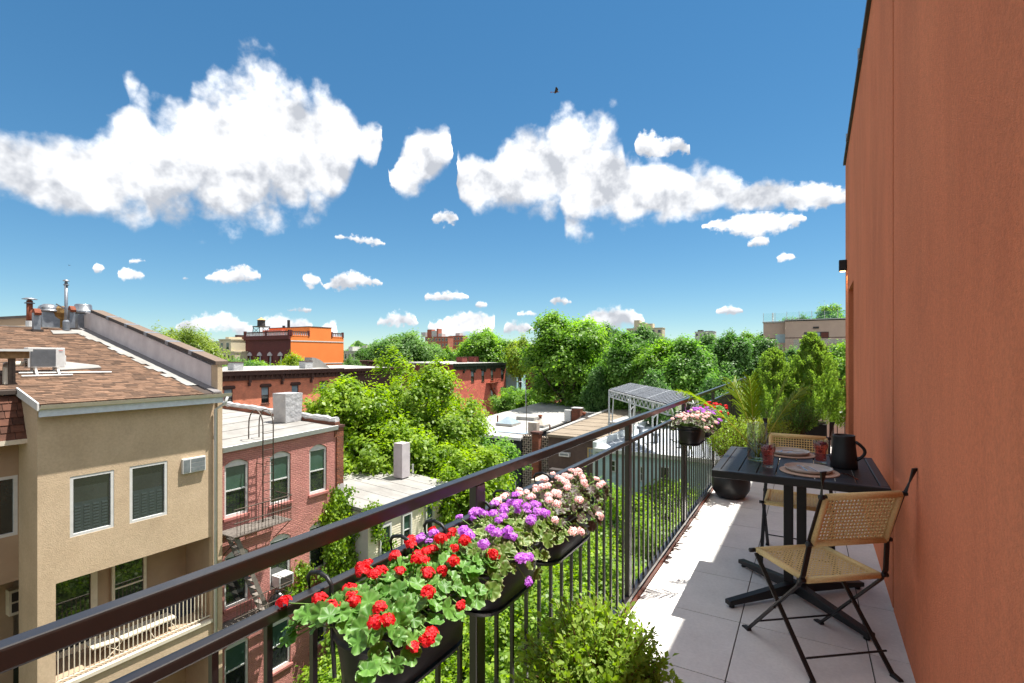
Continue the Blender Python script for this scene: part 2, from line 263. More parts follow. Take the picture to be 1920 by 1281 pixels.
# ------------------------------------------------------------------ mesh helpers
class MB:
    def __init__(s): s.v = []; s.f = []
    def add(s, vs, fs):
        o = len(s.v); s.v += [tuple(p) for p in vs]; s.f += [tuple(i+o for i in f) for f in fs]; return s
    def box(s, x0, x1, y0, y1, z0, z1):
        return s.add([(x0,y0,z0),(x1,y0,z0),(x1,y1,z0),(x0,y1,z0),(x0,y0,z1),(x1,y0,z1),(x1,y1,z1),(x0,y1,z1)],
                     [(3,2,1,0),(4,5,6,7),(0,1,5,4),(1,2,6,5),(2,3,7,6),(3,0,4,7)])
    def hexa(s, p): return s.add(p, [(3,2,1,0),(4,5,6,7),(0,1,5,4),(1,2,6,5),(2,3,7,6),(3,0,4,7)])
    def quad(s, a, b, c, d): return s.add([a, b, c, d], [(0, 1, 2, 3)])
    def prism(s, pts, off):
        n = len(pts); off = Vector(off); v = [Vector(p) for p in pts]; v += [p+off for p in v]
        return s.add(v, [tuple(range(n))[::-1], tuple(range(n, 2*n))]+[(i, (i+1) % n, (i+1) % n+n, i+n) for i in range(n)])
    def tube(s, pts, r, n=8, cap=True):
        pts = [Vector(p) for p in pts]; rr = r if isinstance(r, (list, tuple)) else [r]*len(pts); rings = []
        ref = Vector((0, 0, 1)); d0 = (pts[-1]-pts[0])
        if d0.length > 0 and abs(d0.normalized().z) > .9: ref = Vector((1, 0, 0))
        vs = []
        for i, p in enumerate(pts):
            d = (pts[min(i+1, len(pts)-1)]-pts[max(i-1, 0)]).normalized()
            a = d.cross(ref)
            if a.length < 1e-4: a = d.cross(Vector((0, 1, 0)))
            a.normalize(); b = d.cross(a).normalized()
            for k in range(n):
                t = 2*math.pi*k/n+(math.pi/4 if n == 4 else 0); vs.append(p+a*math.cos(t)*rr[i]+b*math.sin(t)*rr[i])
        fs = []
        for i in range(len(pts)-1):
            for k in range(n): fs.append((i*n+k, i*n+(k+1) % n, (i+1)*n+(k+1) % n, (i+1)*n+k))
        if cap: fs += [tuple(range(n))[::-1], tuple((len(pts)-1)*n+k for k in range(n))]
        return s.add(vs, fs)
    def bar(s, p, q, w, h, up=(0, 0, 1)):
        p = Vector(p); q = Vector(q); d = (q-p).normalized(); a = d.cross(Vector(up))
        if a.length < 1e-4: a = d.cross(Vector((1, 0, 0)))
        a.normalize(); b = a.cross(d).normalized(); a = a*w/2; b = b*h/2
        return s.hexa([p-a-b, p+a-b, q+a-b, q-a-b, p-a+b, p+a+b, q+a+b, q-a+b])
    def lathe(s, prof, c, n=24, cap=False, sx=1, sy=1):
        vs = []; m = len(prof)
        for r, z in prof:
            for k in range(n):
                t = 2*math.pi*k/n; vs.append((c[0]+r*sx*math.cos(t), c[1]+r*sy*math.sin(t), c[2]+z))
        fs = [(i*n+k, i*n+(k+1) % n, (i+1)*n+(k+1) % n, (i+1)*n+k) for i in range(m-1) for k in range(n)]
        if cap: fs += [tuple(range(n))[::-1], tuple((m-1)*n+k for k in range(n))]
        return s.add(vs, fs)
    def mesh(s, name, smooth=False):
        me = bpy.data.meshes.new(name); me.from_pydata(s.v, [], s.f); me.update()
        if smooth: me.shade_smooth()
        return me
    def build(s, name, material, parent=None, smooth=False, bevel=0, loc=None):
        return link(name, s.mesh(name, smooth), material, parent, bevel, loc)
def link(name, me, material, parent=None, bevel=0, loc=None):
    if material and not me.materials: me.materials.append(material)
    o = bpy.data.objects.new(name, me); col.objects.link(o)
    if loc is not None: o.location = loc
    if parent: setp(o, parent)
    if bevel:
        b = o.modifiers.new('bevel', 'BEVEL'); b.width = bevel; b.segments = 2; b.limit_method = 'ANGLE'
    return o
def world_m(o):
    m = Matrix.LocRotScale(o.location, o.rotation_euler, o.scale)
    return world_m(o.parent) @ o.matrix_parent_inverse @ m if o.parent else m
def setp(o, parent):
    o.parent = parent; o.matrix_parent_inverse = world_m(parent).inverted()
def tag(o, label=None, cat=None, group=None, kind=None):
    if label: o['label'] = label
    if cat: o['category'] = cat
    if group: o['group'] = group
    if kind: o['kind'] = kind
    return o
def thing(name, label, cat, loc=(0, 0, 0), group=None):
    o = bpy.data.objects.new(name, None); col.objects.link(o); o.location = loc; o.empty_display_size = .2
    return tag(o, label, cat, group)
def struct(name, mb, m, **k):
    o = mb.build(name, m, **k); o['kind'] = 'structure'; return o
def copy_tree(o, parent=None):
    c = o.copy(); col.objects.link(c); c.parent = parent
    if parent: c.matrix_parent_inverse = o.matrix_parent_inverse.copy()
    for ch in list(o.children): copy_tree(ch, c)
    return c

# facade frames: FX(x) looks towards +X, FY(y) looks towards -Y; s runs along the wall, d stands out from it
def FX(x): return lambda s, d, z: (x+d, s, z)
def FY(y): return lambda s, d, z: (s, y-d, z)
def fbox(mb, F, s0, s1, d0, d1, z0, z1):
    return mb.hexa([F(s0,d1,z0),F(s1,d1,z0),F(s1,d0,z0),F(s0,d0,z0),F(s0,d1,z1),F(s1,d1,z1),F(s1,d0,z1),F(s0,d0,z1)])
def facade(mb, F, s0, s1, z0, z1, openings, depth=.18):
    ss = sorted({s0, s1, *[o[0] for o in openings], *[o[1] for o in openings]}); zs = sorted({z0, z1, *[o[2] for o in openings], *[o[3] for o in openings]})
    for i in range(len(ss)-1):
        for j in range(len(zs)-1):
            cs, cz = (ss[i]+ss[i+1])/2, (zs[j]+zs[j+1])/2
            if any(o[0] < cs < o[1] and o[2] < cz < o[3] for o in openings): continue
            mb.quad(F(ss[i],0,zs[j]), F(ss[i+1],0,zs[j]), F(ss[i+1],0,zs[j+1]), F(ss[i],0,zs[j+1]))
    for a, b, c, d in [o[:4] for o in openings]:
        D = -depth
        mb.quad(F(a,0,c),F(a,D,c),F(a,D,d),F(a,0,d)); mb.quad(F(b,0,c),F(b,D,c),F(b,D,d),F(b,0,d))
        mb.quad(F(a,0,c),F(b,0,c),F(b,D,c),F(a,D,c)); mb.quad(F(a,0,d),F(b,0,d),F(b,D,d),F(a,D,d))
def window(parent, F, s0, s1, z0, z1, frame, pane, inset=.12, fw=.06, rail=True, proud=0.0, sill=None, shutter=None, vbar=0, shade=None):
    """sash window set into its opening: frame (the window itself) with pane, meeting rail and sill under it"""
    mb = MB(); d1 = -inset+.05+proud; d0 = -inset-.03
    fbox(mb,F,s0,s1,d0,d1,z1-fw,z1); fbox(mb,F,s0,s1,d0,d1,z0,z0+fw); fbox(mb,F,s0,s0+fw,d0,d1,z0+fw,z1-fw); fbox(mb,F,s1-fw,s1,d0,d1,z0+fw,z1-fw)
    w = mb.build('window', frame, parent)
    zm = z0+(z1-z0)*.5
    p = MB(); fbox(p,F,s0+fw,s1-fw,d0-.01,d0+.025,z0+fw,z1-fw); p.build('pane', pane, w)
    if rail:
        r = MB(); fbox(r,F,s0+fw,s1-fw,d0+.026,d0+.055,zm-.022,zm+.022); r.build('meeting_rail', frame, w)
    for k in range(vbar):
        sm = s0+(s1-s0)*(k+1)/(vbar+1); r = MB(); fbox(r,F,sm-.012,sm+.012,d0+.026,d0+.05,z0+fw,z1-fw); r.build('glazing_bar', frame, w)
    if shade:
        r = MB(); fbox(r,F,s0+fw,s1-fw,d0+.026,d0+.03,zm+.022,z1-fw); r.build('blind', shade, w)
    if sill:
        r = MB(); fbox(r,F,s0-.06,s1+.06,-.02,.07,z0-.09,z0-.002); r.build('sill', sill, w)
    return w

# ------------------------------------------------------------------ foliage helpers
def leaf_mesh(name, cen, dirs, nrm, length, width, fold=.18):
    """one folded four-cornered blade for each leaf"""
    n = len(cen); d = dirs/np.maximum(np.linalg.norm(dirs, axis=1, keepdims=True), 1e-6)
    s = np.cross(d, nrm); s /= np.maximum(np.linalg.norm(s, axis=1, keepdims=True), 1e-6); u = np.cross(s, d)
    L = np.asarray(length).reshape(-1, 1)*np.ones((n, 1)); W = L*width
    v = np.empty((n, 4, 3)); v[:, 0] = cen-d*L*.5; v[:, 2] = cen+d*L*.5-u*L*.08
    v[:, 1] = cen+s*W*.5+u*W*fold; v[:, 3] = cen-s*W*.5+u*W*fold
    me = bpy.data.meshes.new(name); me.vertices.add(n*4); me.vertices.foreach_set('co', v.reshape(-1).astype(np.float32))
    me.loops.add(n*4); me.loops.foreach_set('vertex_index', np.arange(n*4, dtype=np.int32)); me.polygons.add(n)
    me.polygons.foreach_set('loop_start', np.arange(0, n*4, 4, dtype=np.int32))
    try: me.polygons.foreach_set('loop_total', np.full(n, 4, dtype=np.int32))
    except Exception: pass
    me.update(calc_edges=True); me.validate(); return me
def rnd_unit(rg, n):
    v = rg.normal(size=(n, 3)); return v/np.linalg.norm(v, axis=1, keepdims=True)
def crown_points(rg, R, lobes, clumps, per, clump_r, lobe_r=.42, low=-1.0):
    """lobes on an ellipsoid, clumps on the lobes, leaves in the clumps: points and outward directions (unit scale R)"""
    R = np.array(R); u = rnd_unit(rg, lobes*3); u = u[u[:, 2] > low][:lobes]; lc = u*rg.uniform(.38, .80, (len(u), 1)); lc[0] = 0
    lr = rg.uniform(lobe_r*.6, lobe_r*1.45, len(lc))
    k = rg.integers(0, len(lc), clumps); cu = rnd_unit(rg, clumps); cu[:, 2] = cu[:, 2]*.95+.03
    cc = lc[k]+cu*(lr[k]*rg.uniform(.7, 1.08, clumps))[:, None]
    st = rg.random(clumps) < .14; cc[st] *= rg.uniform(1.05, 1.28, (int(st.sum()), 1))      # shoots that stand out of the outline
    j = np.repeat(np.arange(clumps), per)
    off = rg.normal(size=(clumps*per, 3))*np.array([1, 1, .6]); off[:, 2] -= .22*(off[:, 0]**2+off[:, 1]**2)-.3
    pts = cc[j]*R+off*clump_r*rg.uniform(.35, .75, (clumps*per, 1))
    out = cu[j]*.9+off*.35
    return pts, out, lc*R
def make_tree(name, label, base, centre, R, m, bark, seed, lobes=14, clumps=260, per=120, leaf=.22, clump_r=.7, group=None, cat='tree', lobe_r=.42, width=.62, trunk_r=None, droop=0.0):
    rg = np.random.default_rng(seed); base = Vector(base); c = Vector(centre)
    t = thing(name, label, cat, base, group)
    pts, out, lc = crown_points(rg, R, lobes, clumps, per, clump_r, lobe_r)
    n = len(pts); nr = out*.55+rnd_unit(rg, n)*.6+np.array([0, 0, .75]); d = rnd_unit(rg, n)+np.array([0, 0, -.25-droop]); d -= nr*(np.sum(d*nr, 1)/np.sum(nr*nr, 1))[:, None]
    me = leaf_mesh('crown', pts+np.array(c), d, nr, leaf*rg.uniform(.6, 1.25, n), width)
    cr = link('crown', me, m, t)
    mb = MB(); tr = trunk_r or max(R)*.055; top = c+Vector((0, 0, -R[2]*.1)); mid = base.lerp(top, .55)+Vector((rg.normal()*.2, rg.normal()*.2, 0))
    mb.tube([base, base.lerp(mid, .5), mid, top, c+Vector((0, 0, R[2]*.55))], [tr*1.25, tr, tr*.85, tr*.6, tr*.15], 10)
    for q in lc[1:]:
        e = c+Vector(q); st = base.lerp(top, .55+.4*rg.random()); k = st.lerp(e, .5)+Vector((0, 0, -.08*max(R)))
        mb.tube([st, k, e], [tr*.42, tr*.28, tr*.08], 6)
    mb.build('trunk', bark, t, smooth=True)
    return t
def copy_thing(o, loc, label, rz=0, sc=(1, 1, 1), group=None, leaf=None):
    c = copy_tree(o); c.location = loc; c.rotation_euler = (0, 0, rz); c.scale = sc; c['label'] = label
    if group: c['group'] = group
    if leaf:
        for ch in c.children:
            if ch.name.startswith('crown'): ch.material_slots[0].link = 'OBJECT'; ch.material_slots[0].material = leaf
    return c

# ------------------------------------------------------------------ palette
M_TERRA = mat('terracotta_stucco', S(228,132,90), S(217,121,81), rough=.95, scale=3.5, bump=.8, bscale=210, stretch=(1,1,.45), bdist=.008, detail=12, dirt=(.22, 1.0, (1,1,.35)), grain=(.10, 70))
M_TERRA_TRIM = mat('terracotta_joint', S(92,38,26), rough=.95)
M_TILE = mat('porcelain_paver', S(222,219,215), S(210,207,203), rough=.62, scale=5, bump=.08, bscale=120, island=.03, spec=.35, dirt=(.10, 3.0, (1,1,1)), grain=(.05, 60))
M_GROUT = mat('paver_gap', (.03,.03,.03), rough=1)
M_RAIL = mat('bronze_powder_coat', (.012,.008,.007), (.009,.006,.005), rough=.34, scale=30, spec=.6, bump=.03, bscale=400)
_b = M_RAIL.node_tree.nodes['Principled BSDF']; _b.inputs['Coat Weight'].default_value = .25; _b.inputs['Coat Roughness'].default_value = .14; _b.inputs['Coat IOR'].default_value = 1.7
M_COPPER = mat('copper_edge', S(120,60,40), S(80,40,28), rough=.5, metal=.6)
M_BLACK = mat('black_powder_coat', (.012,.012,.013), (.009,.009,.010), rough=.45, scale=20, spec=.4, bump=.05, bscale=300)
M_TROUGH = mat('black_planter_plastic', (.013,.013,.014), (.010,.010,.011), rough=.38, scale=12, spec=.45)
M_SOIL = mat('potting_soil', S(62,44,32), S(30,22,17), rough=1, scale=60, bump=1, bscale=90)
M_SLAT = mat('black_wood_slat', (.020,.020,.021), (.011,.011,.012), rough=.5, scale=5, stretch=(14,1,14), bump=.2, bscale=60, spec=.3)
M_CORD = mat('tan_woven_cord', S(234,208,150), S(214,182,122), rough=.85, scale=160, bump=.5, bscale=500)
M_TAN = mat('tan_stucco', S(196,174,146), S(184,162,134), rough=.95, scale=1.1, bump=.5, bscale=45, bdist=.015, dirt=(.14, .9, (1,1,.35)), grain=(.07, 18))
M_TAN_D = mat('dark_tan_stucco', S(168,146,122), S(154,132,110), rough=.95, scale=1.3, bump=.4, bscale=45)  # tan stucco toned down; on wing and recess the shade is in the colour
M_LILAC = mat('grey_white_stucco', S(208,200,198), S(188,178,178), rough=.9, scale=1.6, bump=.25, bscale=60, dirt=(.15, 1.2, (1,1,.3)))
M_SHINGLE = mat('brown_asphalt_shingle', S(114,88,70), S(92,71,56), rough=.95, scale=9, bump=.5, bscale=120, island=.5)
M_FELT = mat('roof_felt', S(70,60,54), rough=.95)
M_CAP = mat('brown_coping', S(112,96,82), S(98,82,70), rough=.7)
M_CAPDARK = mat('dark_flashing', S(62,56,54), rough=.6)
M_WHITE = mat('white_trim', S(206,206,204), S(192,192,190), rough=.5)
M_OFFWHITE = mat('cream_trim', S(214,204,186), S(200,190,170), rough=.6)
M_ALU = mat('galvanised_metal', S(150,155,162), S(120,125,132), rough=.4, metal=.6, scale=6)
M_RUST = mat('rusty_pipe', S(134,72,46), S(96,48,30), rough=.85, scale=9, bump=.3)
M_ROOFW = mat('white_coated_roof', S(150,148,144), S(132,129,125), rough=.85, scale=1.2, bump=.2, bscale=12, dirt=(.30, .55, (1,2.2,1)))
M_ROOFG = mat('grey_weathered_roof', S(172,171,167), S(146,143,138), rough=.9, scale=.6, bump=.2, bscale=8, dirt=(.35, .4, (1,1.6,1)))
M_ROOFB = mat('tan_weathered_roof', S(140,128,112), S(112,100,86), rough=.95, scale=.8, bump=.3, bscale=8, stretch=(1,4,1))
M_PURPLE = brickmat('painted_mauve_brick', S(192,132,122), S(184,122,113), S(176,116,107), 'y', bump=1.0, dirt=.5)
M_PURPLE_D = mat('mauve_paint', S(178,116,108), S(160,100,94), rough=.9, scale=3)
M_REDBR = brickmat('red_brick', S(226,134,100), S(210,120,90), S(204,146,120), 'y', bw=.22, bh=.075)
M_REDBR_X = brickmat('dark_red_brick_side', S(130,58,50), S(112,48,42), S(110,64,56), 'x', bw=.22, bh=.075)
M_REDBR2 = brickmat('old_red_brick', S(214,110,88), S(196,96,78), S(184,122,104), 'y', bw=.22, bh=.075)
M_OLDBR = brickmat('weathered_orange_brick', S(150,84,56), S(112,64,46), S(120,96,80), 'y', bw=.21, bh=.07, bump=1.2, dirt=1.2)
M_ORANGE = mat('orange_painted_wall', S(240,134,66), S(232,126,60), rough=.85, scale=.3, bump=.2, bscale=20)
M_MAROON = mat('maroon_paint', S(92,36,36), S(80,30,30), rough=.7, scale=1)
M_BROWNTRIM = mat('brownstone_trim', S(86,58,50), S(72,48,42), rough=.85, scale=2)
M_GREENTRIM = mat('dark_green_cornice', S(54,66,50), S(42,52,40), rough=.7)
M_CHIM = mat('white_coated_chimney', S(178,178,178), S(158,158,160), rough=.55, scale=2.5, bump=.9, bscale=5, bdist=.05)
M_CHIM2 = mat('lilac_grey_render', S(190,182,186), S(168,160,164), rough=.8, scale=2, bump=.3)
M_SIDING = mat('cream_siding', S(222,212,190), S(208,198,176), rough=.6, scale=2, island=.03)
M_BLUESID = mat('pale_blue_siding', S(178,198,202), S(164,186,192), rough=.6, scale=2, island=.03)
M_BLACKWALL = mat('dark_slate_siding', S(40,46,52), S(34,38,44), rough=.8, scale=2)
M_BROWNWALL = mat('dark_brown_stucco', S(98,82,74), S(84,70,64), rough=.95, scale=3, bump=.5, bscale=10)
M_STONEB = mat('pinkish_stucco', S(196,168,152), S(184,156,142), rough=.9, scale=.6)
M_LATTICE = mat('lattice_render', S(186,172,158), S(164,150,138), rough=.9, scale=6)
M_PANE = panemat('dark_window_glass', (.012,.016,.016), (.03,.036,.034))
M_PANEB = panemat('window_glass_with_blind', S(104,124,124), S(90,110,110), rough=.06)
M_PANEL = panemat('pale_window_glass', S(150,166,176), S(120,136,146), rough=.08)
M_IRON = mat('brown_iron', S(96,84,74), S(66,58,52), rough=.6, metal=.3, scale=12)
M_STEEL = mat('pale_steel', S(206,208,208), S(186,188,190), rough=.5)
M_SOLAR = mat('solar_panel', (.020,.022,.028), (.014,.016,.020), rough=.5, spec=.25)
M_BARK = mat('bark', S(92,78,64), S(60,50,42), rough=.95, scale=5, bump=.8, bscale=20)
M_STEM = mat('green_stem', S(110,146,62), S(90,120,50), rough=.6)
M_TWIG = mat('brown_twig', S(120,92,56), S(96,74,44), rough=.8)
M_ASPHALT = mat('asphalt', (.055,.055,.056), (.045,.045,.046), rough=.9, scale=3)
M_GROUND = mat('town_ground', S(98,104,74), S(82,80,70), rough=1, scale=.06)
M_YARD = mat('yard_earth', S(74,84,48), S(58,60,40), rough=1, scale=.8)
M_PAVE = mat('pavement', S(110,107,103), S(98,95,91), rough=.95, scale=1)

L_BRIGHT = leafmat('leaf_bright', (0.250,0.360,0.030), (0.165,0.280,0.026), trans=0.52, tufts=0.9)
L_MID = leafmat('leaf_mid', (0.220,0.360,0.060), (0.140,0.270,0.046), trans=0.55, tufts=0.45)
L_DEEP = leafmat('leaf_deep', (0.190,0.340,0.065), (0.120,0.245,0.048), trans=0.55, tufts=0.5)
L_FAR = leafmat('leaf_far', (0.180,0.300,0.080), (0.120,0.230,0.064), trans=0.5, tufts=0.3)
L_YELLOW = leafmat('leaf_yellowish', (0.235,0.310,0.050), (0.160,0.230,0.040), trans=0.42, tufts=0.5)
L_IVY = leafmat('leaf_ivy', (0.270,0.390,0.040), (0.130,0.240,0.030), trans=0.5, tufts=1.1)
L_SHRUB = leafmat('leaf_shrub', (0.180,0.285,0.036), (0.280,0.390,0.065), trans=0.48)
L_CONIFER = leafmat('conifer_spray', (0.270,0.400,0.080), (0.175,0.280,0.058), trans=0.58, rough=.6)
L_JUNIPER = leafmat('juniper_spray', (0.299,0.351,0.034), (0.210,0.280,0.030), trans=.3, rough=.6)
L_BOX = leafmat('box_leaf', (0.130,0.240,0.042), (0.075,0.165,0.030), trans=0.4)
L_PALM = leafmat('palm_leaf', (0.150,0.230,0.018), (0.200,0.290,0.022), trans=0.5)
L_GER = leafmat('geranium_leaf', (.120,.270,.045), (.070,.185,.030), trans=.3, rad=(None, (.220,.370,.120), .036), vein=.12)
L_GERV = leafmat('variegated_geranium_leaf', (.130,.210,.035), (.090,.160,.030), trans=.28, rad=(None, (.60,.62,.34), .0385))
L_GERD = leafmat('dark_zoned_geranium_leaf', (.055,.045,.035), (.085,.060,.050), trans=.22, rad=(None, (.170,.290,.055), .036))
F_RED = leafmat('red_petal', (.62,.006,.012), (.75,.022,.030), trans=.25, rough=.6)
F_PUR = leafmat('purple_petal', (0.520,0.120,0.660), (0.660,0.300,0.780), trans=.3, rough=.6)
F_PINK = leafmat('pink_petal', (0.900,0.700,0.670), (0.940,0.820,0.800), trans=.3, rough=.6)
F_EYE = leafmat('rose_petal_eye', (0.720,0.160,0.180), (0.760,0.260,0.240), trans=.2, rough=.6)
L_LIME = leafmat('leaf_lime', (0.300,0.390,0.045), (0.200,0.300,0.040), trans=.5, tufts=.5)
L_DARK = leafmat('leaf_dark', (0.130,0.250,0.060), (0.080,0.170,0.045), trans=.5, tufts=.5)
M_RACHIS = mat('yellow_palm_stalk', (.50,.44,.04), (.36,.36,.04), rough=.5)
F_BUD = mat('red_bud', (.55,.02,.03), rough=.6)

# ------------------------------------------------------------------ ground, street, yards
GZ = -11.5
struct('ground', MB().quad((-4000,-4000,GZ),(4000,-4000,GZ),(4000,4000,GZ),(-4000,4000,GZ)), M_GROUND)
struct('yard_ground', MB().quad((-17,-20,GZ+.02),(-1.2,-20,GZ+.02),(-1.2,33,GZ+.02),(-17,33,GZ+.02)), M_YARD)
struct('road', MB().quad((-47,-60,GZ+.02),(-35,-60,GZ+.02),(-35,300,GZ+.02),(-47,300,GZ+.02)), M_ASPHALT)
struct('cross_road', MB().quad((-200,92,GZ+.024),(60,92,GZ+.024),(60,104,GZ+.024),(-200,104,GZ+.024)), M_ASPHALT)
for a, b in ((-35, -29.5), (-53.9, -47)):
    struct('pavement', MB().box(a, b, -60, 91.9, GZ, GZ+.14), M_PAVE)

# ------------------------------------------------------------------ terrace: floor pavers, slab, own building
TX0, TX1 = -0.905, 0.45           # kerb side and wall side
WY1 = 9.31                        # far end of the terracotta wall
slab = struct('terrace_floor', MB().box(-1.0, 6.0, -6, 10.15, -.30, -.012), M_GROUT)
gx = [-.905, -.327, .277, 0.881, 1.485, 2.09]
tm = {}
for i in range(len(gx)-1):
    for j in range(0, 26):
        ya = 3.135-.595*9+.595*j
        if ya > 9.8: continue
        xa, xb = gx[i]+.003, gx[i+1]-.003; yb = min(ya+.589, 10.02)
        if xa > .44 and ya < WY1-.02: 
            continue
        w = round(xb-xa, 3), round(yb-ya, 3)
        if w not in tm: tm[w] = MB().box(0, w[0], 0, w[1], -.02, 0).mesh('paver')
        link('paver', tm[w], M_TILE, slab, loc=(xa, ya, 0))
# own building under and behind the terrace
ob = thing('apartment_building', 'terracotta stucco apartment building carrying the terrace', 'building', (3, 2, GZ))
MB().box(-.98, 9, -9, 10.13, GZ, -.301).build('lower_wall', M_TERRA, ob)
# the wall on the right: panels with a recessed joint between, coping, a tall recess near its far end
wl = thing('stucco_wall', 'tall terracotta stucco wall shading the terrace on the right', 'wall', (.45, 2, 0))
WX = lambda y: .438+.013*(y-2.96)
def wall_panel(ya, yb, z0=0.0, z1=4.45, th=.5):
    a, b = WX(ya), WX(yb)
    MB().hexa([(a,ya,z0),(a+th,ya,z0),(b+th,yb,z0),(b,yb,z0),(a,ya,z1),(a+th,ya,z1),(b+th,yb,z1),(b,yb,z1)]).build('panel', M_TERRA, wl)
JY = 3.76
wall_panel(-6, JY-.02); wall_panel(JY+.02, 7.40); wall_panel(7.40, 8.50, z0=2.43); wall_panel(8.50, WY1)
MB().box(WX(JY)+.014, WX(JY)+.4, JY-.05, JY+.05, 0.001, 4.44).build('joint', M_TERRA_TRIM, wl)
MB().box(WX(7.45)+.012, WX(7.45)+.3, 7.36, 7.44, 2.44, 4.44).build('joint', M_TERRA_TRIM, wl)
MB().box(WX(8)+.2, WX(8)+.28, 7.38, 8.52, 0.001, 2.44).build('recess_back', M_TERRA, wl)
d = MB(); d.box(WX(8)+.14, WX(8)+.198, 7.41, 8.49, .02, 2.42); dd = d.build('door', M_BLACK, wl)
MB().box(WX(8)+.11, WX(8)+.138, 7.5, 7.54, .95, 1.1).build('handle', M_ALU, dd)
MB().hexa([(WX(-6)-.03,-6,4.452),(WX(-6)+.55,-6,4.452),(WX(WY1)+.55,WY1+.03,4.452),(WX(WY1)-.03,WY1+.03,4.452),(WX(-6)-.03,-6,4.50),(WX(-6)+.55,-6,4.50),(WX(WY1)+.55,WY1+.03,4.50),(WX(WY1)-.03,WY1+.03,4.50)]).build('coping', M_CAPDARK, wl)
for yy in (6.05, 8.3): MB().box(WX(yy)-.04, WX(yy)-.01, yy, yy+.012, 4.45, 4.56).build('coping_clip', M_ALU, wl)
MB().box(1.0, 8.5, -8.5, WY1-.05, 0.0, 4.40).build('upper_storey', M_TERRA, ob)
lp = thing('wall_lamp', 'small black down light glowing on the terracotta wall', 'lamp', (.44, 8.9, 2.75))
MB().box(WX(8.9)-.10, WX(8.9)-.004, 8.85, 8.95, 2.76, 2.92).build('housing', M_BLACK, lp, bevel=.006)
MB().box(WX(8.9)-.085, WX(8.9)-.02, 8.865, 8.935, 2.752, 2.759).build('lens', lampmat('warm_lamp', (1, .62, .25), 3.0), lp)
pl = bpy.data.lights.new('wall_lamp_light', 'SPOT'); pl.energy = 3; pl.color = (1, .68, .35); pl.spot_size = 1.6; plo = bpy.data.objects.new('wall_lamp_light', pl); col.objects.link(plo); plo.location = (WX(8.9)-.05, 8.9, 2.74); setp(plo, lp)
# white neighbour parapet just past the terrace end
MB().box(-.3, 6, 10.6, 10.85, -.6, .5).build('parapet_wall', M_WHITE)
tag(bpy.data.objects['parapet_wall'], 'low white parapet wall past the far railing beside the terracotta corner', 'wall')

# ------------------------------------------------------------------ railing
RX = -.925
rl = thing('balcony_railing', 'long dark bronze metal railing along the terrace edge', 'railing', (RX, 4, 0))
YE = 9.94
MB().box(RX-.016, RX+.016, -2.5, YE+.016, 1.102, 1.136).build('top_rail', M_RAIL, rl, bevel=.004)
MB().box(RX-.015, RX+.015, -2.5, YE+.015, .988, 1.011).build('middle_rail', M_RAIL, rl, bevel=.004)
MB().box(RX-.02, RX+.02, -2.5, YE+.02, .055, .080).build('bottom_rail', M_RAIL, rl, bevel=.003)
MB().box(RX-.045, RX+.012, -2.5, YE+.05, .002, .030).build('base_plate', M_RAIL, rl)
MB().box(RX+.0125, RX+.019, -2.5, YE, -.01, .036).build('edge_strip', M_COPPER, rl)
posts = [-1.84, -.236, 1.363, 2.975, 4.563, 6.17, 7.775, 9.38]
pm = MB().box(-.0148, .0148, -.026, .026, .030, 1.1015).mesh('post')
for y in posts: link('post', pm, M_RAIL, rl, bevel=.003, loc=(RX, y, 0))
bm_ = MB().box(-.006, .006, -.006, .006, .0801, .9875).mesh('baluster')
y = -1.84
while y < YE:
    if min(abs(y-p) for p in posts) > .05: link('baluster', bm_, M_RAIL, rl, loc=(RX, y, 0))
    y += 1.6067/15 if y < 7.7 else 1.6067/22      # the bars stand closer in the last bays
er = thing('end_railing', 'dark railing closing the far end of the terrace behind the conifers', 'railing', (0, YE, 0))
MB().box(RX+.017, 2.2, YE-.016, YE+.016, 1.103, 1.135).build('top_rail', M_RAIL, er)
MB().box(RX+.016, 2.2, YE-.014, YE+.014, .989, 1.010).build('middle_rail', M_RAIL, er)
for x in (-.45, .35, 1.3, 2.1): MB().box(x, x+.045, YE-.02, YE+.02, .0, 1.1025).build('post', M_RAIL, er)
x = RX+.1
while x < 2.1:
    MB().box(x, x+.014, YE-.007, YE+.007, .05, .9885).build('baluster', M_RAIL, er); x += .105

# ------------------------------------------------------------------ terrace furniture
TZ = .83; TA, TB, TC, TD = -.495, .380, 3.235, 4.150
tb = thing('bistro_table', 'black slatted square table on a cross foot pedestal', 'table', (-.058, 3.66, 0))
fr = MB(); fw = .045
fr.box(TA, TB, TC, TC+fw, TZ-.045, TZ); fr.box(TA, TB, TD-fw, TD, TZ-.045, TZ); fr.box(TA, TA+fw, TC+fw, TD-fw, TZ-.045, TZ); fr.box(TB-fw, TB, TC+fw, TD-fw, TZ-.045, TZ)
fr.build('frame', M_BLACK, tb, bevel=.005)
ns = 8; sw = (TB-TA-2*fw)/ns
sm_ = MB().box(.003, sw-.003, TC+fw+.003, TD-fw-.003, TZ-.022, TZ-.003).mesh('slat')
for i in range(ns): link('slat', sm_, M_SLAT, tb, loc=(TA+fw+i*sw, 0, 0), bevel=.0015)
MB().lathe([(0,0),(.036,0),(.036,.006),(.030,.009),(0,.009)], (-.055,3.70,TZ-.002), 24).build('parasol_cap', M_BLACK, tb, smooth=True)
MB().box(-.30,.18,3.62,3.70,TZ-.055,TZ-.0225).box(-.10,-.02,3.40,3.96,TZ-.054,TZ-.0235).build('underframe', M_BLACK, tb)
for dx in (-.036, .036): MB().box(-.062+dx-.027, -.062+dx+.027, 3.615, 3.685, .05, TZ-.056).build('column', M_BLACK, tb, bevel=.004)
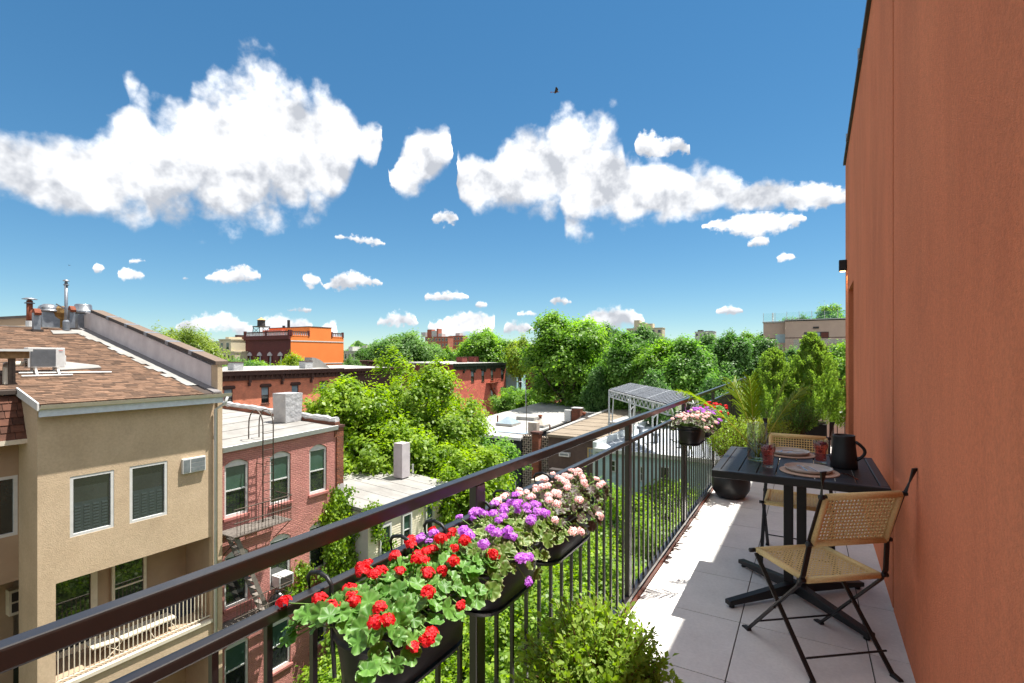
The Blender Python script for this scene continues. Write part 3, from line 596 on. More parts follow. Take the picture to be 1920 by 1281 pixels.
for ax, ay in ((-.41,3.28),(-.41,3.995),(.31,3.995),(.30,3.27)):
    m_ = MB(); c0 = Vector((-.06,3.645,.07)); e = Vector((ax,ay,.035))
    dr = (e-c0).normalized(); sd = Vector((-dr.y,dr.x,0)).normalized()*.024
    m_.hexa([c0-sd+Vector((0,0,-.04)),c0+sd+Vector((0,0,-.04)),e+sd+Vector((0,0,-.017)),e-sd+Vector((0,0,-.017)),c0-sd+Vector((0,0,.03)),c0+sd+Vector((0,0,.03)),e+sd+Vector((0,0,.010)),e-sd+Vector((0,0,.010))])
    ft = m_.build('foot_arm', M_BLACK, tb, bevel=.004)
    MB().lathe([(0,.0),(.016,.0),(.016,.012),(.008,.019)], (e.x-dr.x*.03,e.y-dr.y*.03,0), 12).build('leveller', M_BLACK, ft)

def weave(mb, o, ux, uy, w, h, nx, ny, r=.0036):
    """over and under cord net filling a w by h panel that starts at o"""
    o = Vector(o); ux = Vector(ux).normalized(); uy = Vector(uy).normalized(); n = ux.cross(uy)
    def cord(p0, du, length, cnt, ph):
        pts = []
        for k in range(cnt*2+1):
            pts.append(p0+du*(length*k/(cnt*2))+n*(.0026*math.sin(math.pi*(k/2+ph))))
        mb.tube(pts, r, 4, cap=False)
    for i in range(nx): cord(o+ux*(w*(i+.5)/nx), uy, h, ny, i % 2)
    for j in range(ny): cord(o+uy*(h*(j+.5)/ny), ux, w, nx, (j+1) % 2)
def make_chair(label, loc, rz):
    """folding chair, local frame: x across, +y is the front"""
    t = thing('folding_chair', label, 'chair', (0,0,0), 'folding chairs at the table')
    w, d, z = .192, .19, .455
    e = MB()
    for x in (-w, w): e.tube([(x,-d,z),(x,d,z)], .0155, 10)
    for y in (-d, d): e.tube([(-w,y,z-.001),(w,y,z-.001)], .0145, 10)
    e.build('seat_edge', M_CORD, t, smooth=True)
    s = MB(); weave(s, (-w+.012,-d+.012,z+.004), (1,0,0), (0,1,0), 2*w-.024, 2*d-.024, 19, 18, r=.0047); s.v = [(a, b, z+.004+(c-z-.004)*.4) for a, b, c in s.v]; s.build('woven_seat', M_CORD, t, smooth=True)
    z0, z1, yb0, yb1 = .640, .880, -d-.035, -d-.115       # back panel
    wb = .190
    b = MB()
    for x in (-wb, wb): b.tube([(x,yb0,z0),(x,yb1,z1)], .0145, 10)
    b.tube([(-wb,yb0+.001,z0),(wb,yb0+.001,z0)], .0155, 10); b.tube([(-wb,yb1-.001,z1),(wb,yb1-.001,z1)], .0155, 10); b.build('back_edge', M_CORD, t, smooth=True)
    up = Vector((0, yb1-yb0, z1-z0)); s = MB(); weave(s, (-wb+.010,yb0,z0+.008), (1,0,0), up, 2*wb-.02, up.length-.016, 20, 13, r=.0043); s.build('woven_back', M_CORD, t, smooth=True)
    for sx in (-1, 1):
        x = sx*(w+.018); xb = sx*(wb+.012)
        l = MB(); l.bar((x,d-.02,z-.01),(x-sx*.004,-d-.06,.012), .008, .022, up=(1,0,0)); o = l.build('leg', M_BLACK, t)
        MB().hexa([(x-.014,-d-.105,0),(x+.014,-d-.105,0),(x+.014,-d-.05,0),(x-.014,-d-.05,0),(x-.012,-d-.10,.010),(x+.012,-d-.10,.010),(x+.010,-d-.052,.020),(x-.010,-d-.052,.020)]).build('foot_pad', M_BLACK, o, bevel=.003)
        x2 = sx*(w+.030)
        l = MB(); l.bar((x2,d+.03,.012),(x2,-d+.02,z-.03), .008, .024, up=(1,0,0)); l.bar((x2,-d+.021,z-.031),(x2*.99,-d-.01,z+.03), .008, .024, up=(1,0,0)); l.bar((x2*.99,-d-.009,z+.029),(xb,yb0,z0+.02), .008, .024, up=(1,0,0))
        l.bar((xb+sx*.008,yb0,z0+.02),(xb+sx*.008,yb1,z1+.005), .006, .016, up=(1,0,0))
        o = l.build('upright', M_BLACK, t)
        MB().hexa([(x2-.014,d+.02,0),(x2+.014,d+.02,0),(x2+.014,d+.078,0),(x2-.014,d+.078,0),(x2-.010,d+.022,.020),(x2+.010,d+.022,.020),(x2+.012,d+.072,.010),(x2-.012,d+.072,.010)]).build('foot_pad', M_BLACK, o, bevel=.003)
        # flat twisted horn above the back
        hb = Vector((xb+sx*.012, yb1, z1)); ht = Vector((xb+sx*.03, yb1-.035, z1+.125)); hm = hb.lerp(ht, .45); ux = Vector((0,.008,0)); uy = Vector((.016,0,.0))
        h = MB(); a1, a2, a3 = Vector((.003,.010,0)), Vector((.007,.007,0)), Vector((.018,.004,0)); tk = Vector((0,.004,0))
        for p, q, a, bb in ((hb,hm,a1,a2),(hm,ht,a2,a3)): h.hexa([p-a-tk,p+a-tk,p+a+tk,p-a+tk,q-bb-tk,q+bb-tk,q+bb+tk,q-bb+tk])
        h.build('horn', M_BLACK, t)
        for (yy, zz, xx) in ((d,z,w+.012),(-d,z,w+.012),(yb0,z0,wb),(yb1,z1,wb)):
            MB().tube([(sx*xx,yy,zz),(sx*(xx+.032),yy,zz)], .0115, 10).build('bolt', M_BLACK, t, smooth=True)
        MB().tube([(x-.01,0,.235),(x2+.012*sx,0,.235)], .006, 8).build('rivet', M_BLACK, t)
    MB().tube([(-w-.02,-d-.02,.10),(w+.02,-d-.02,.10)], .005, 8).build('rung', M_BLACK, t)
    MB().tube([(-w-.03,d-.045,.09),(w+.03,d-.045,.09)], .005, 8).build('rung', M_BLACK, t)
    t.location = loc; t.rotation_euler = (0, 0, rz)
    return t
ch1 = make_chair('woven folding chair turned with its back to us, nearest the terracotta wall', (.035, 3.035, 0), math.atan2(.228, .287))
ch2 = copy_tree(ch1); ch2.location = (-.06, 4.265, 0); ch2.rotation_euler = (0, 0, math.pi); ch2['label'] = 'woven folding chair on the far side of the table facing us'

# table setting
M_GLASS = thinglass('clear_glass', (.96,.98,.97), .1); M_WATER = thinglass('vase_water', (.86,.92,.84), .05)
M_DRINK = thinglass('pink_drink', (.98,.46,.42), .03, (.98,.36,.33), .22); M_BERRY = mat('dark_cherry', (.16,.008,.02), (.26,.015,.03), rough=.2, spec=.6); M_ICE = thinglass('ice', (.97,.86,.86), .1, (.9,.7,.7), .3)
M_PLATE = mat('grey_stoneware', S(186,176,166), S(170,158,146), rough=.5, scale=30); M_MAT = mat('blush_leather_mat', S(196,168,146), S(186,156,134), rough=.75); M_SILVER = mat('steel_cutlery', S(205,200,195), rough=.15, metal=1)
M_COPPERP = mat('copper_handle', S(190,120,92), rough=.2, metal=1)
zt = TZ-.002
v = thing('glass_vase', 'tall clear glass cylinder vase holding palm fronds', 'vase', (-.28,3.69,zt))
MB().lathe([(0,0),(.060,0),(.062,.004),(.062,.245),(.058,.245),(.058,.012),(0,.012)], (-.28,3.69,zt), 40).build('glass', M_GLASS, v, smooth=True)
MB().lathe([(0,.0125),(.0575,.0125),(.0575,.11),(0,.11)], (-.28,3.69,zt), 32).build('water', M_WATER, v, smooth=True)
def glass(label, x, y, seed):
    g = thing('drinking_glass', label, 'glass', (x,y,zt), 'tumblers with pink drinks'); n = 40; r0, r1, h = .031, .043, .145
    mb = MB(); prof = [(0,0),(r0,0),(r0*1.02,.008),(r0*1.08,.05),(r0*1.12,.085),(r1,.100),(r1,h),(r1-.003,h),(r1-.003,.101),(r0*1.02,.084),(r0*.94,.05),(r0*.90,.016),(0,.014)]
    mb.lathe(prof, (x,y,zt), n)
    mb.v = [(a+(a-x)*.03*math.cos(10*math.atan2(b-y, a-x)), b+(b-y)*.03*math.cos(10*math.atan2(b-y, a-x)), c) if c < zt+.09 and math.hypot(a-x, b-y) > r0*.985 else (a, b, c) for a, b, c in mb.v]
    mb.build('tumbler', M_GLASS, g, smooth=True)
    MB().lathe([(0,.0145),(r0*.895,.0165),(r0*.935,.05),(r0*1.012,.084),(r1-.0035,.1015),(r1-.0035,.122),(0,.122)], (x,y,zt), 32).build('drink', M_DRINK, g, smooth=True)
    rg = random.Random(seed); bm0 = None
    for k in range(9):
        a = rg.random()*6.28; rr = rg.uniform(.004,.026); z = zt+rg.choice((.128,.128,.126,.118,.09,.075)); r = rg.uniform(.009,.012)
        p = [(r*math.sin(math.pi*i/8), -r*math.cos(math.pi*i/8)) for i in range(9)]
        MB().lathe(p, (x+rr*math.cos(a), y+rr*math.sin(a), z), 12).build('cherry', M_BERRY, g, smooth=True)
    for k in range(3):
        a = rg.random()*6.28; q = Vector((x+.018*math.cos(a), y+.018*math.sin(a), zt+.122)); s = .010
        MB().box(q.x-s,q.x+s,q.y-s,q.y+s,q.z-s,q.z+s*1.2).build('ice_cube', M_ICE, g, bevel=.003)
glass('pink drink with cherries in a tumbler beside the vase', -.205, 3.50, 1)
glass('pink drink with cherries in a tumbler beside the black jug', .080, 3.80, 2)
for i, (x, y, lab) in enumerate(((-.10,4.02,'the far side'), (.013,3.475,'the near side'))):
    MB().lathe([(0,0),(.155,0),(.156,.003),(.155,.005),(0,.005)], (x,y,zt), 48).build('placemat', M_MAT, smooth=False)
    o = bpy.data.objects['placemat' if i == 0 else 'placemat.001']; tag(o, 'round blush placemat under the plate on '+lab+' of the table', 'placemat', 'placemats')
    MB().lathe([(0,.0055),(.10,.0055),(.122,.014),(.127,.027),(.124,.028),(.118,.017),(.10,.010),(0,.009)], (x-.004,y+.006,zt), 48).build('plate', M_PLATE, smooth=True)
    o = bpy.data.objects['plate' if i == 0 else 'plate.001']; tag(o, 'grey stoneware plate on '+lab+' of the table', 'plate', 'plates')
def cutlery(kind, label, x, y, z, ang, handle):
    c = thing(kind, label, 'cutlery', (0,0,0), 'cutlery'); m = MB()
    m.hexa([(-.003,-.07,0),(.003,-.07,0),(.002,.03,.008),(-.002,.03,.008),(-.003,-.07,.003),(.003,-.07,.003),(.002,.03,.011),(-.002,.03,.011)]); m.build('handle', handle, c)
    if kind == 'fork':
        MB().hexa([(-.008,.052,.004),(.008,.052,.004),(.003,.03,.008),(-.003,.03,.008),(-.008,.052,.006),(.008,.052,.006),(.003,.03,.010),(-.003,.03,.010)]).build('neck', M_SILVER, c)
        for q in (-.007,-.0023,.0023,.007): MB().box(q-.0011,q+.0011,.052,.078,.003,.006).build('tine', M_SILVER, c)
    else: MB().hexa([(-.006,.075,.004),(.006,.08,.004),(.004,.03,.008),(-.004,.03,.008),(-.006,.075,.006),(.006,.08,.006),(.004,.03,.010),(-.004,.03,.010)]).build('blade', M_SILVER, c)
    c.location = (x,y,z); c.rotation_euler = (0,0,ang)
cutlery('fork', 'steel fork lying left on the far plate', -.125,4.03,zt+.014, 2.5, M_COPPERP); cutlery('knife', 'steel knife lying right on the far plate', -.06,4.03,zt+.014, 2.4, M_SILVER)
cutlery('fork', 'short steel fork lying left on the near plate', -.02,3.48,zt+.014, .35, M_SILVER); cutlery('knife', 'steel knife lying right on the near plate', .025,3.48,zt+.014, .5, M_SILVER)
cutlery('fork', 'loose copper fork lying on the table boards by the near plate', .215,3.44,zt+.001, .45, M_COPPERP)
jg = thing('jug', 'matt black jug with a looped handle by the wall', 'jug', (.20,3.72,zt))
MB().lathe([(0,0),(.070,0),(.073,.006),(.069,.06),(.062,.13),(.058,.19),(.059,.2),(.052,.2),(.050,.15),(.050,.02),(0,.02)], (.20,3.72,zt), 40).build('body', M_BLACK, jg, smooth=True)
pts = [(.26+.045*math.sin(math.pi*k/10), 3.72, zt+.165-.115*k/10) for k in range(11)]
MB().tube([(a-.004*(k in (0,10)), b-.02, c) for k, (a,b,c) in enumerate(pts)], [.009]*11, 8).build('handle', M_BLACK, jg, smooth=True)
# palm fronds in the vase
pf = thing('palm_fronds', 'green palm fronds fanning out of the glass vase', 'plant', (-.28,3.69,zt))
def frond(seed, p0, tip, sag, nl, L):
    rg = random.Random(seed); p0 = Vector(p0); tip = Vector(tip); pts = []
    for k in range(13):
        t = k/12; q = p0.lerp(tip, t); q.z += sag*math.sin(math.pi*t)*.6+sag*.2*t*(1-t); pts.append(q)
    f = MB(); f.tube(pts, [.0042*(1-.75*k/12) for k in range(13)], 6); fo = f.build('frond', M_RACHIS, pf, smooth=True)
    for k in range(nl):
        t = .42+.58*k/nl; i = min(11, int(t*12)); q = pts[i].lerp(pts[i+1], t*12-i); ax = (pts[i+1]-pts[i]).normalized()
        for sd in (-1, 1):
            si = ax.cross(Vector((0,0,1))).normalized()*sd; ll = L*(1-.45*abs(t-.65)/.35)*rg.uniform(.8,1.1)
            dr = (ax*rg.uniform(.9,1.15)+si*rg.uniform(.6,1.0)+Vector((0,0,rg.uniform(.1,.4)))).normalized(); nn = dr.cross(si).normalized(); wv = dr.cross(nn).normalized()*.0050
            m = MB(); vs = []
            for j in range(6):
                u = j/5; c = q+dr*ll*u+Vector((0,0,-.42*ll*u**2.2*rg.uniform(.4,1.3))); w_ = wv*(math.sin(math.pi*min(.98,.12+.88*u))**.6)*(1 if j < 5 else .05); vs += [c-w_, c+Vector((0,0,-.003)), c+w_]
            m.add(vs, [(j*3+a, j*3+a+1, j*3+a+4, j*3+a+3) for j in range(5) for a in (0,1)]); m.build('leaflet', L_PALM, fo)
vb = Vector((-.28,3.69,zt+.02))
frond(1, vb+Vector((.01,.0,0)), (-.70,3.50,1.27), .10, 19, .21); frond(2, vb+Vector((-.01,.01,0)), (-.33,3.75,1.36), .02, 18, .21)
frond(3, vb+Vector((.0,-.01,0)), (-.12,3.70,1.36), .03, 18, .21); frond(4, vb+Vector((.015,.01,0)), (-.45,3.85,1.33), .05, 18, .20); frond(5, vb, (-.02,3.88,1.30), .07, 18, .20)

# ------------------------------------------------------------------ geranium troughs on the railing
def ger_leaf(variant):
    rg = random.Random(variant); n = 42; vs = [(0,0,0)]; r = .026
    for ring, rr in ((1,.5),(2,.85),(3,1.0)):
        for k in range(n):
            t = 2*math.pi*k/n; gap = abs(((t+math.pi) % (2*math.pi))-math.pi); notch = 1-.62*math.exp(-(gap/.20)**2)*(rr)
            lob = 1+.075*math.cos(7*t)*rr+.025*math.cos(21*t+variant)*rr
            q = r*rr*lob*notch; z = .0028*rr*rr*math.cos(7*t+.3)+.003*rr*math.sin(2*t+variant)-.004*rr*rr*math.cos(t)+.003*rr*rr
            vs.append((q*math.cos(t), q*math.sin(t), z))
    fs = [(0,1+k,1+(k+1) % n) for k in range(n)]
    for ri in range(2):
        a = 1+ri*n; b = a+n; fs += [(a+k,b+k,b+(k+1) % n,a+(k+1) % n) for k in range(n)]
    return MB().add(vs, fs).mesh('leaf', True)
GL = [ger_leaf(k) for k in range(4)]
def leafset(m): 
    out = []
    for g in GL: c = g.copy(); c.materials.clear(); c.materials.append(m); out.append(c)
    return out
def flower_head(m, eye, seed, n=18, R=.021, pet=.0135):
    rg = random.Random(seed); mb = MB(); me_i = []; k = 0
    for i in range(n):
        z = 1-1.12*(i+.5)/n; ph = i*2.39996+rg.random()*.4; s = math.sqrt(max(0,1-z*z)); nrm = Vector((s*math.cos(ph), s*math.sin(ph), z+.15)).normalized(); c = nrm*R*rg.uniform(.72,1.18); c.z *= .7; nrm = (nrm+Vector((rg.gauss(0,.28),rg.gauss(0,.28),rg.gauss(0,.2)))).normalized()
        a = nrm.cross(Vector((.3,.2,.9))).normalized(); b = nrm.cross(a); t0 = rg.random()*6.28
        for p in range(5):
            t = t0+p*1.2566; d = a*math.cos(t)+b*math.sin(t); sd = nrm.cross(d); q = pet*rg.uniform(.85,1.15)
            mb.add([c, c+d*q*.55+sd*q*.42+nrm*.002, c+d*q+sd*q*.22+nrm*.001, c+d*q-sd*q*.22+nrm*.001, c+d*q*.55-sd*q*.42+nrm*.002], [(0,1,2,3,4)]); me_i.append(0)
            if eye: mb.add([c+nrm*.0022, c+d*q*.42+sd*q*.20+nrm*.0038, c+d*q*.42-sd*q*.20+nrm*.0038], [(0,1,2)]); me_i.append(1)
    me = mb.mesh('flower_head'); me.materials.append(m)
    if eye: me.materials.append(eye); me.polygons.foreach_set('material_index', me_i)
    return me
HEADS = {'red': [flower_head(F_RED, None, k, 19, .0235, .0108) for k in range(3)], 'purple': [flower_head(F_PUR, None, 10+k, 19, .0235, .0105) for k in range(3)], 'pink': [flower_head(F_PINK, F_EYE, 20+k, 18, .0230, .0108) for k in range(3)]}
LEAVES = {'red': leafset(L_GER), 'purple': leafset(L_GERV), 'pink': leafset(L_GERD)}
PX0, PX1, PZ0, PZ1 = -.885, -.700, .828, .968
def trough(y0, y1, label):
    t = thing('railing_planter', label, 'planter', ((PX0+PX1)/2,(y0+y1)/2,PZ0), 'black troughs hung on the railing')
    def stadium(x0,x1,ya,yb,z,n=10):
        r = (x1-x0)/2; cx = (x0+x1)/2; out = []
        for k in range(n+1): a = math.pi+math.pi*k/n; out.append((cx+r*math.cos(a), ya+r+r*math.sin(a)*.85, z))
        for k in range(n+1): a = math.pi*k/n; out.append((cx+r*math.cos(a), yb-r+r*math.sin(a)*.85, z))
        return out
    levels = [(.030,PZ0),(.018,PZ0+.006),(.014,PZ0+.05),(.006,PZ0+.096),(.006,PZ0+.099),(-.001,PZ0+.101),(-.001,PZ0+.107),(.005,PZ0+.109),(.003,PZ0+.122),(-.002,PZ0+.124),(-.004,PZ1),(.006,PZ1),(.010,PZ1-.02)]
    mb = MB(); rings = [stadium(PX0+i,PX1-i,y0+i,y1-i,z) for i, z in levels]; n = len(rings[0]); vs = sum(rings, [])
    fs = [(a*n+k,a*n+(k+1) % n,(a+1)*n+(k+1) % n,(a+1)*n+k) for a in range(len(rings)-1) for k in range(n)]; fs.append(tuple(range(n))[::-1])
    mb.add(vs, fs).build('trough', M_TROUGH, t, smooth=True)
    MB().add(stadium(PX0+.012,PX1-.012,y0+.012,y1-.012,PZ1-.022), [tuple(range(n))]).build('soil', M_SOIL, t)
    s = MB(); s.add(stadium(PX0+.020,PX1-.020,y0+.02,y1-.02,PZ0-.012)+stadium(PX0+.016,PX1-.016,y0+.016,y1-.016,PZ0-.001), [(k,(k+1) % n,(k+1) % n+n,k+n) for k in range(n)]+[tuple(range(n))[::-1]]).build('drip_tray', M_TROUGH, t, smooth=True)
    for yy in (y0+.06, y1-.06):
        h = [(PX0+.004,yy,PZ0-.004),(PX0-.006,yy,PZ1-.02),(PX0-.006,yy,1.02)]+[(RX+.035-.037+.037*math.cos(a)-.004, yy, 1.02+.02*math.sin(a)) for a in (0.3,.8,1.57,2.4,3.1)]+[(RX-.035,yy,.985)]
        MB().tube(h, .005, 6).build('hook', M_BLACK, t, smooth=True)
    return t
def geranium(kind, y0, y1, label, nl, nf, seed, spread=1.0, leafscale=1.0, trail=6):
    rg = random.Random(seed); xc = (PX0+PX1)/2+.004; t = thing('geranium', label, 'plant', (xc,(y0+y1)/2,PZ1), 'geraniums in the railing troughs')
    st = MB(); hw = .125*spread; L = y1-y0
    def place(p, nrm, me, name, sc):
        z = nrm.normalized(); x = Vector((rg.uniform(-1,1),rg.uniform(-1,1),rg.uniform(-.3,.3))); x = (x-z*x.dot(z)).normalized(); y = z.cross(x)
        o = bpy.data.objects.new(name, me); col.objects.link(o); m = Matrix((x,y,z)).transposed().to_4x4(); o.parent = t
        o.matrix_parent_inverse = Matrix.Translation(-Vector(t.location)); o.location = p; o.rotation_euler = m.to_euler(); o.scale = (sc,)*3
        b = Vector((xc+(p.x-xc)*.35, min(max(p.y, y0+.05), y1-.05), PZ1-.02)); md = b.lerp(p, .55)+Vector((0,0,.02)); st.tube([b, md, p-z*.002], .0014*leafscale**.5, 4)
    for i in range(nl):
        s = rg.random(); q = rg.uniform(-1,1); ex = (s-.5)*(L+.10*spread); x = xc+q*hw; top = .042*(1-q*q*.8)*spread+.014
        z = PZ1+top*rg.uniform(.55,1.0)-.045*max(0,abs(q)-.75)*4
        nrm = Vector((q*.85+rg.gauss(0,.35)+.12, (s-.5)*1.1+rg.gauss(0,.35)-.15, .8+rg.gauss(0,.15)))
        if x < RX+.035: x = RX+.035
        place(Vector((x,(y0+y1)/2+ex,z)), nrm, LEAVES[kind][i % 4], 'leaf', leafscale*rg.uniform(.48,.88))
    for i in range(trail):
        y = rg.uniform(y0-.02, y1); z = PZ1-rg.uniform(-.02,.085); place(Vector((PX1+rg.uniform(.012,.05), y, z)), Vector((1,-.5+rg.gauss(0,.3),.45+rg.gauss(0,.2))), LEAVES[kind][i % 4], 'leaf', leafscale*rg.uniform(.5,.85))
    for i in range(nf):
        s = (i+.5+rg.uniform(-.4,.4))/nf; q = rg.uniform(-1.05,1.15); x = xc+q*hw; z = PZ1+(.066*(1-q*q*.5))*spread+rg.uniform(-.012,.026)
        if q > .95: z -= .05
        place(Vector((x, y0-.04+s*(L+.08), z)), Vector((q*.35+.1, rg.gauss(0,.2)-.1, 1)), HEADS[kind][i % 3], 'flower_head', rg.uniform(.44,.66))
    for i in range(max(1, trail//4)):
        y = rg.uniform(y0, y1); place(Vector((PX1+rg.uniform(.02,.06), y, PZ1-rg.uniform(.0,.08))), Vector((1,-.3,.3)), HEADS[kind][i % 3], 'flower_head', rg.uniform(.40,.58))
    st.build('stems', M_STEM, t)
near = [('red',.69,1.07,'red geranium with plain green leaves in the nearest trough',288,40,3), ('purple',1.09,1.45,'purple geranium with cream edged leaves in the middle near trough',288,46,4), ('pink',1.47,1.90,'pale pink geranium with dark zoned leaves in the third near trough',290,50,5)]
for k, y0, y1, lab, nl, nf, sd in near:
    trough(y0, y1, 'black trough planter holding the '+lab.replace(' geranium',' geranium').split(' in the')[0]+', near group'); geranium(k, y0, y1, lab, nl, nf, sd)
far = [('pink',4.03,4.45,'pale pink geranium in the first trough of the far group',200,44,6), ('purple',4.5,4.9,'purple geranium in the middle trough of the far group',150,34,7), ('red',4.95,5.37,'red geranium in the last trough of the far group',150,34,8)]
for k, y0, y1, lab, nl, nf, sd in far:
    trough(y0, y1, 'black trough planter of the far group under the '+{'pink':'pale pink','purple':'purple','red':'red'}[k]+' geranium'); geranium(k, y0, y1, lab, nl, nf, sd, leafscale=1.0, trail=6)

# ------------------------------------------------------------------ terrace pots and shrubs
def shrub(name, label, c, R, m, n, leaf, seed, stems=30, nobj=0, width=.6, up=.5, base=None, group=None, cat='shrub'):
    """rounded shrub of shoots: leaves stand along upright shoots from a common base"""
    rg = np.random.default_rng(seed); c = np.array(c); R = np.array(R); base = np.array(base if base is not None else c-np.array([0,0,R[2]]))
    t = thing(name, label, cat, tuple(base), group); st = MB(); P_, D_, N_ = [], [], []
    per = max(4, n//stems)
    for k in range(stems):
        u = rnd_unit(rg, 1)[0]; u[2] = abs(u[2])*.9-.25+.2*rg.random(); tip = c+u*R*rg.uniform(.78,1.08); b = base+np.array([rg.normal()*R[0]*.12, rg.normal()*R[1]*.12, 0]); md = b*.45+tip*.55+np.array([0,0,R[2]*.12])
        st.tube([tuple(b),tuple(md),tuple(tip)], [.0045,.003,.001], 5)
        for j in range(per):
            f = rg.uniform(.25,1)**.8; p = (1-f)**2*b+2*f*(1-f)*md+f*f*tip; off = rnd_unit(rg, 1)[0]; ax = (tip-md); ax /= np.linalg.norm(ax)
            d = off*.9+ax*.55+np.array([0,0,up*.4]); P_.append(p+d/np.linalg.norm(d)*leaf*.55+off*leaf*rg.uniform(.0,.9)); D_.append(d); N_.append(off*.2+ax*.8+np.array([0,0,.5])+rg.normal(size=3)*.25)
    P_, D_, N_ = map(np.array, (P_, D_, N_)); ln = leaf*rg.uniform(.65,1.25,len(P_))
    if nobj:
        depth = (P_-np.array([0,0,CAM_H])); order = np.argsort(np.linalg.norm(depth,axis=1)+rg.random(len(P_))*.12)[:nobj]; keep = np.ones(len(P_),bool); keep[order] = False
        lm = MB().add([(0,-.5,0),(.22,-.2,.06),(.3,.05,.09),(.16,.32,.05),(0,.5,-.06),(-.16,.32,.05),(-.3,.05,.09),(-.22,-.2,.06),(0,0,-.01)], [(0,1,8),(1,2,8),(2,3,8),(3,4,8),(4,5,8),(5,6,8),(6,7,8),(7,0,8)]).mesh('leaf', True); lm.materials.append(m)
        for i in order:
            d = Vector(D_[i]).normalized(); s = d.cross(Vector(N_[i])).normalized(); u = s.cross(d)
            o = bpy.data.objects.new('leaf', lm); col.objects.link(o); o.parent = t; o.matrix_parent_inverse = Matrix.Translation(-Vector(t.location))
            o.location = P_[i]; o.rotation_euler = Matrix((s,d,u)).transposed().to_euler(); o.scale = (ln[i]*1.05,)*3
        P_, D_, N_, ln = P_[keep], D_[keep], N_[keep], ln[keep]
    o = link('leaves', leaf_mesh('leaves', P_, D_, N_, ln, width), m, t); o['kind'] = 'stuff'
    st.build('stems', M_TWIG, t); return t
def pot(label, x, y, prof, m, soil_r, soil_z):
    p = thing('plant_pot', label, 'pot', (x,y,0)); MB().lathe(prof, (x,y,0), 36).build('bowl', m, p, smooth=True)
    MB().lathe([(0,soil_z),(soil_r,soil_z)], (x,y,0), 24).build('soil', M_SOIL, p)
BOWL = [(0,.0),(.10,0),(.145,.02),(.185,.09),(.195,.16),(.185,.24),(.160,.31),(.150,.315),(.145,.30),(.15,.26)]
pot('round black bowl pot standing beside the railing past the table', -.70, 5.85, BOWL, M_TROUGH, .15, .285)
shrub('pot_shrub', 'bright green shrub in the round black bowl pot', (-.70,5.85,.66), (.30,.30,.33), L_SHRUB, 5200, .022, 11, stems=130, base=(-.70,5.85,.29))
pot('black pot under the foreground shrub', -.66, 1.74, [(0,0),(.11,0),(.14,.12),(.15,.2),(.14,.2),(.13,.17)], M_TROUGH, .13, .17)
shrub('terrace_shrub', 'leafy green shrub in front of the railing at the bottom of the view', (-.675,1.735,.36), (.285,.285,.315), L_SHRUB, 12500, .026, 12, stems=330, nobj=300, base=(-.66,1.74,.17))
pot('black pot under the yellow green juniper', -.52, 7.3, [(0,0),(.15,0),(.19,.15),(.20,.30),(.185,.30),(.18,.26)], M_TROUGH, .18, .26)
shrub('juniper', 'spreading yellow green juniper behind the vase', (-.50,7.25,.52), (.42,.36,.25), L_JUNIPER, 5000, .035, 13, stems=110, width=.28, base=(-.52,7.3,.27))
pot('black pot under the round dark bush', -.14, 8.05, [(0,0),(.15,0),(.18,.15),(.19,.34),(.175,.34),(.17,.30)], M_TROUGH, .17, .30)
shrub('round_bush', 'round dark green bush between the juniper and the conifers', (-.14,8.0,.66), (.33,.32,.32), L_BOX, 7000, .022, 14, stems=160, base=(-.14,8.05,.31))
def conifer(label, x, y, z0, z1, r, seed, n=9000):
    rg = np.random.default_rng(seed); t = thing('conifer', label, 'conifer', (x,y,z0), 'conifers at the far end of the terrace'); k = 420
    hz = rg.random(k)**1.15; az = rg.random(k)*6.283; rad = r*(1-hz)**.68*rg.uniform(.35,1.1,k)+.01; bc = np.stack([x+rad*np.cos(az), y+rad*np.sin(az), z0+.04+(z1-z0)*(hz*.93)], 1)
    j = rg.integers(0,k,n); f = rg.uniform(-.2,1,n); up = np.stack([np.cos(az[j])*.35, np.sin(az[j])*.35, np.ones(n)], 1); ln = .16*(1-hz[j]*.5)
    p = bc[j]+up*(f*ln)[:,None]+rg.normal(size=(n,3))*.024*(1-np.clip(f,0,1)*.55)[:,None]; d = up+rg.normal(size=(n,3))*.55; nr = rg.normal(size=(n,3))+np.stack([np.cos(az[j]),np.sin(az[j]),.4*np.ones(n)],1)
    link('foliage', leaf_mesh('foliage', p, d, nr, .038*rg.uniform(.6,1.3,n), .30), L_CONIFER, t)
    MB().tube([(x,y,z0-.08),(x,y,z0+(z1-z0)*.9)], [.03,.006], 8).build('trunk', M_BARK, t)
conifer('left conifer, the shorter, behind the palm fronds', -.46, 9.25, .40, 1.60, .56, 21, 38000)
conifer('right conifer, the taller, beside the terracotta wall', .075, 9.42, .40, 1.86, .56, 22, 42000)
for x, y, lab in ((-.46,9.25,'black planter box of the left conifer'), (.075,9.42,'black planter box of the right conifer')):
    b = thing('planter_box', lab, 'planter', (x,y,0), 'black planter boxes'); MB().box(x-.20,x+.20,y-.2,y+.2,.0,.44).build('box', M_BLACK, b, bevel=.006); MB().box(x-.18,x+.18,y-.18,y+.18,.4405,.446).build('soil', M_SOIL, b)

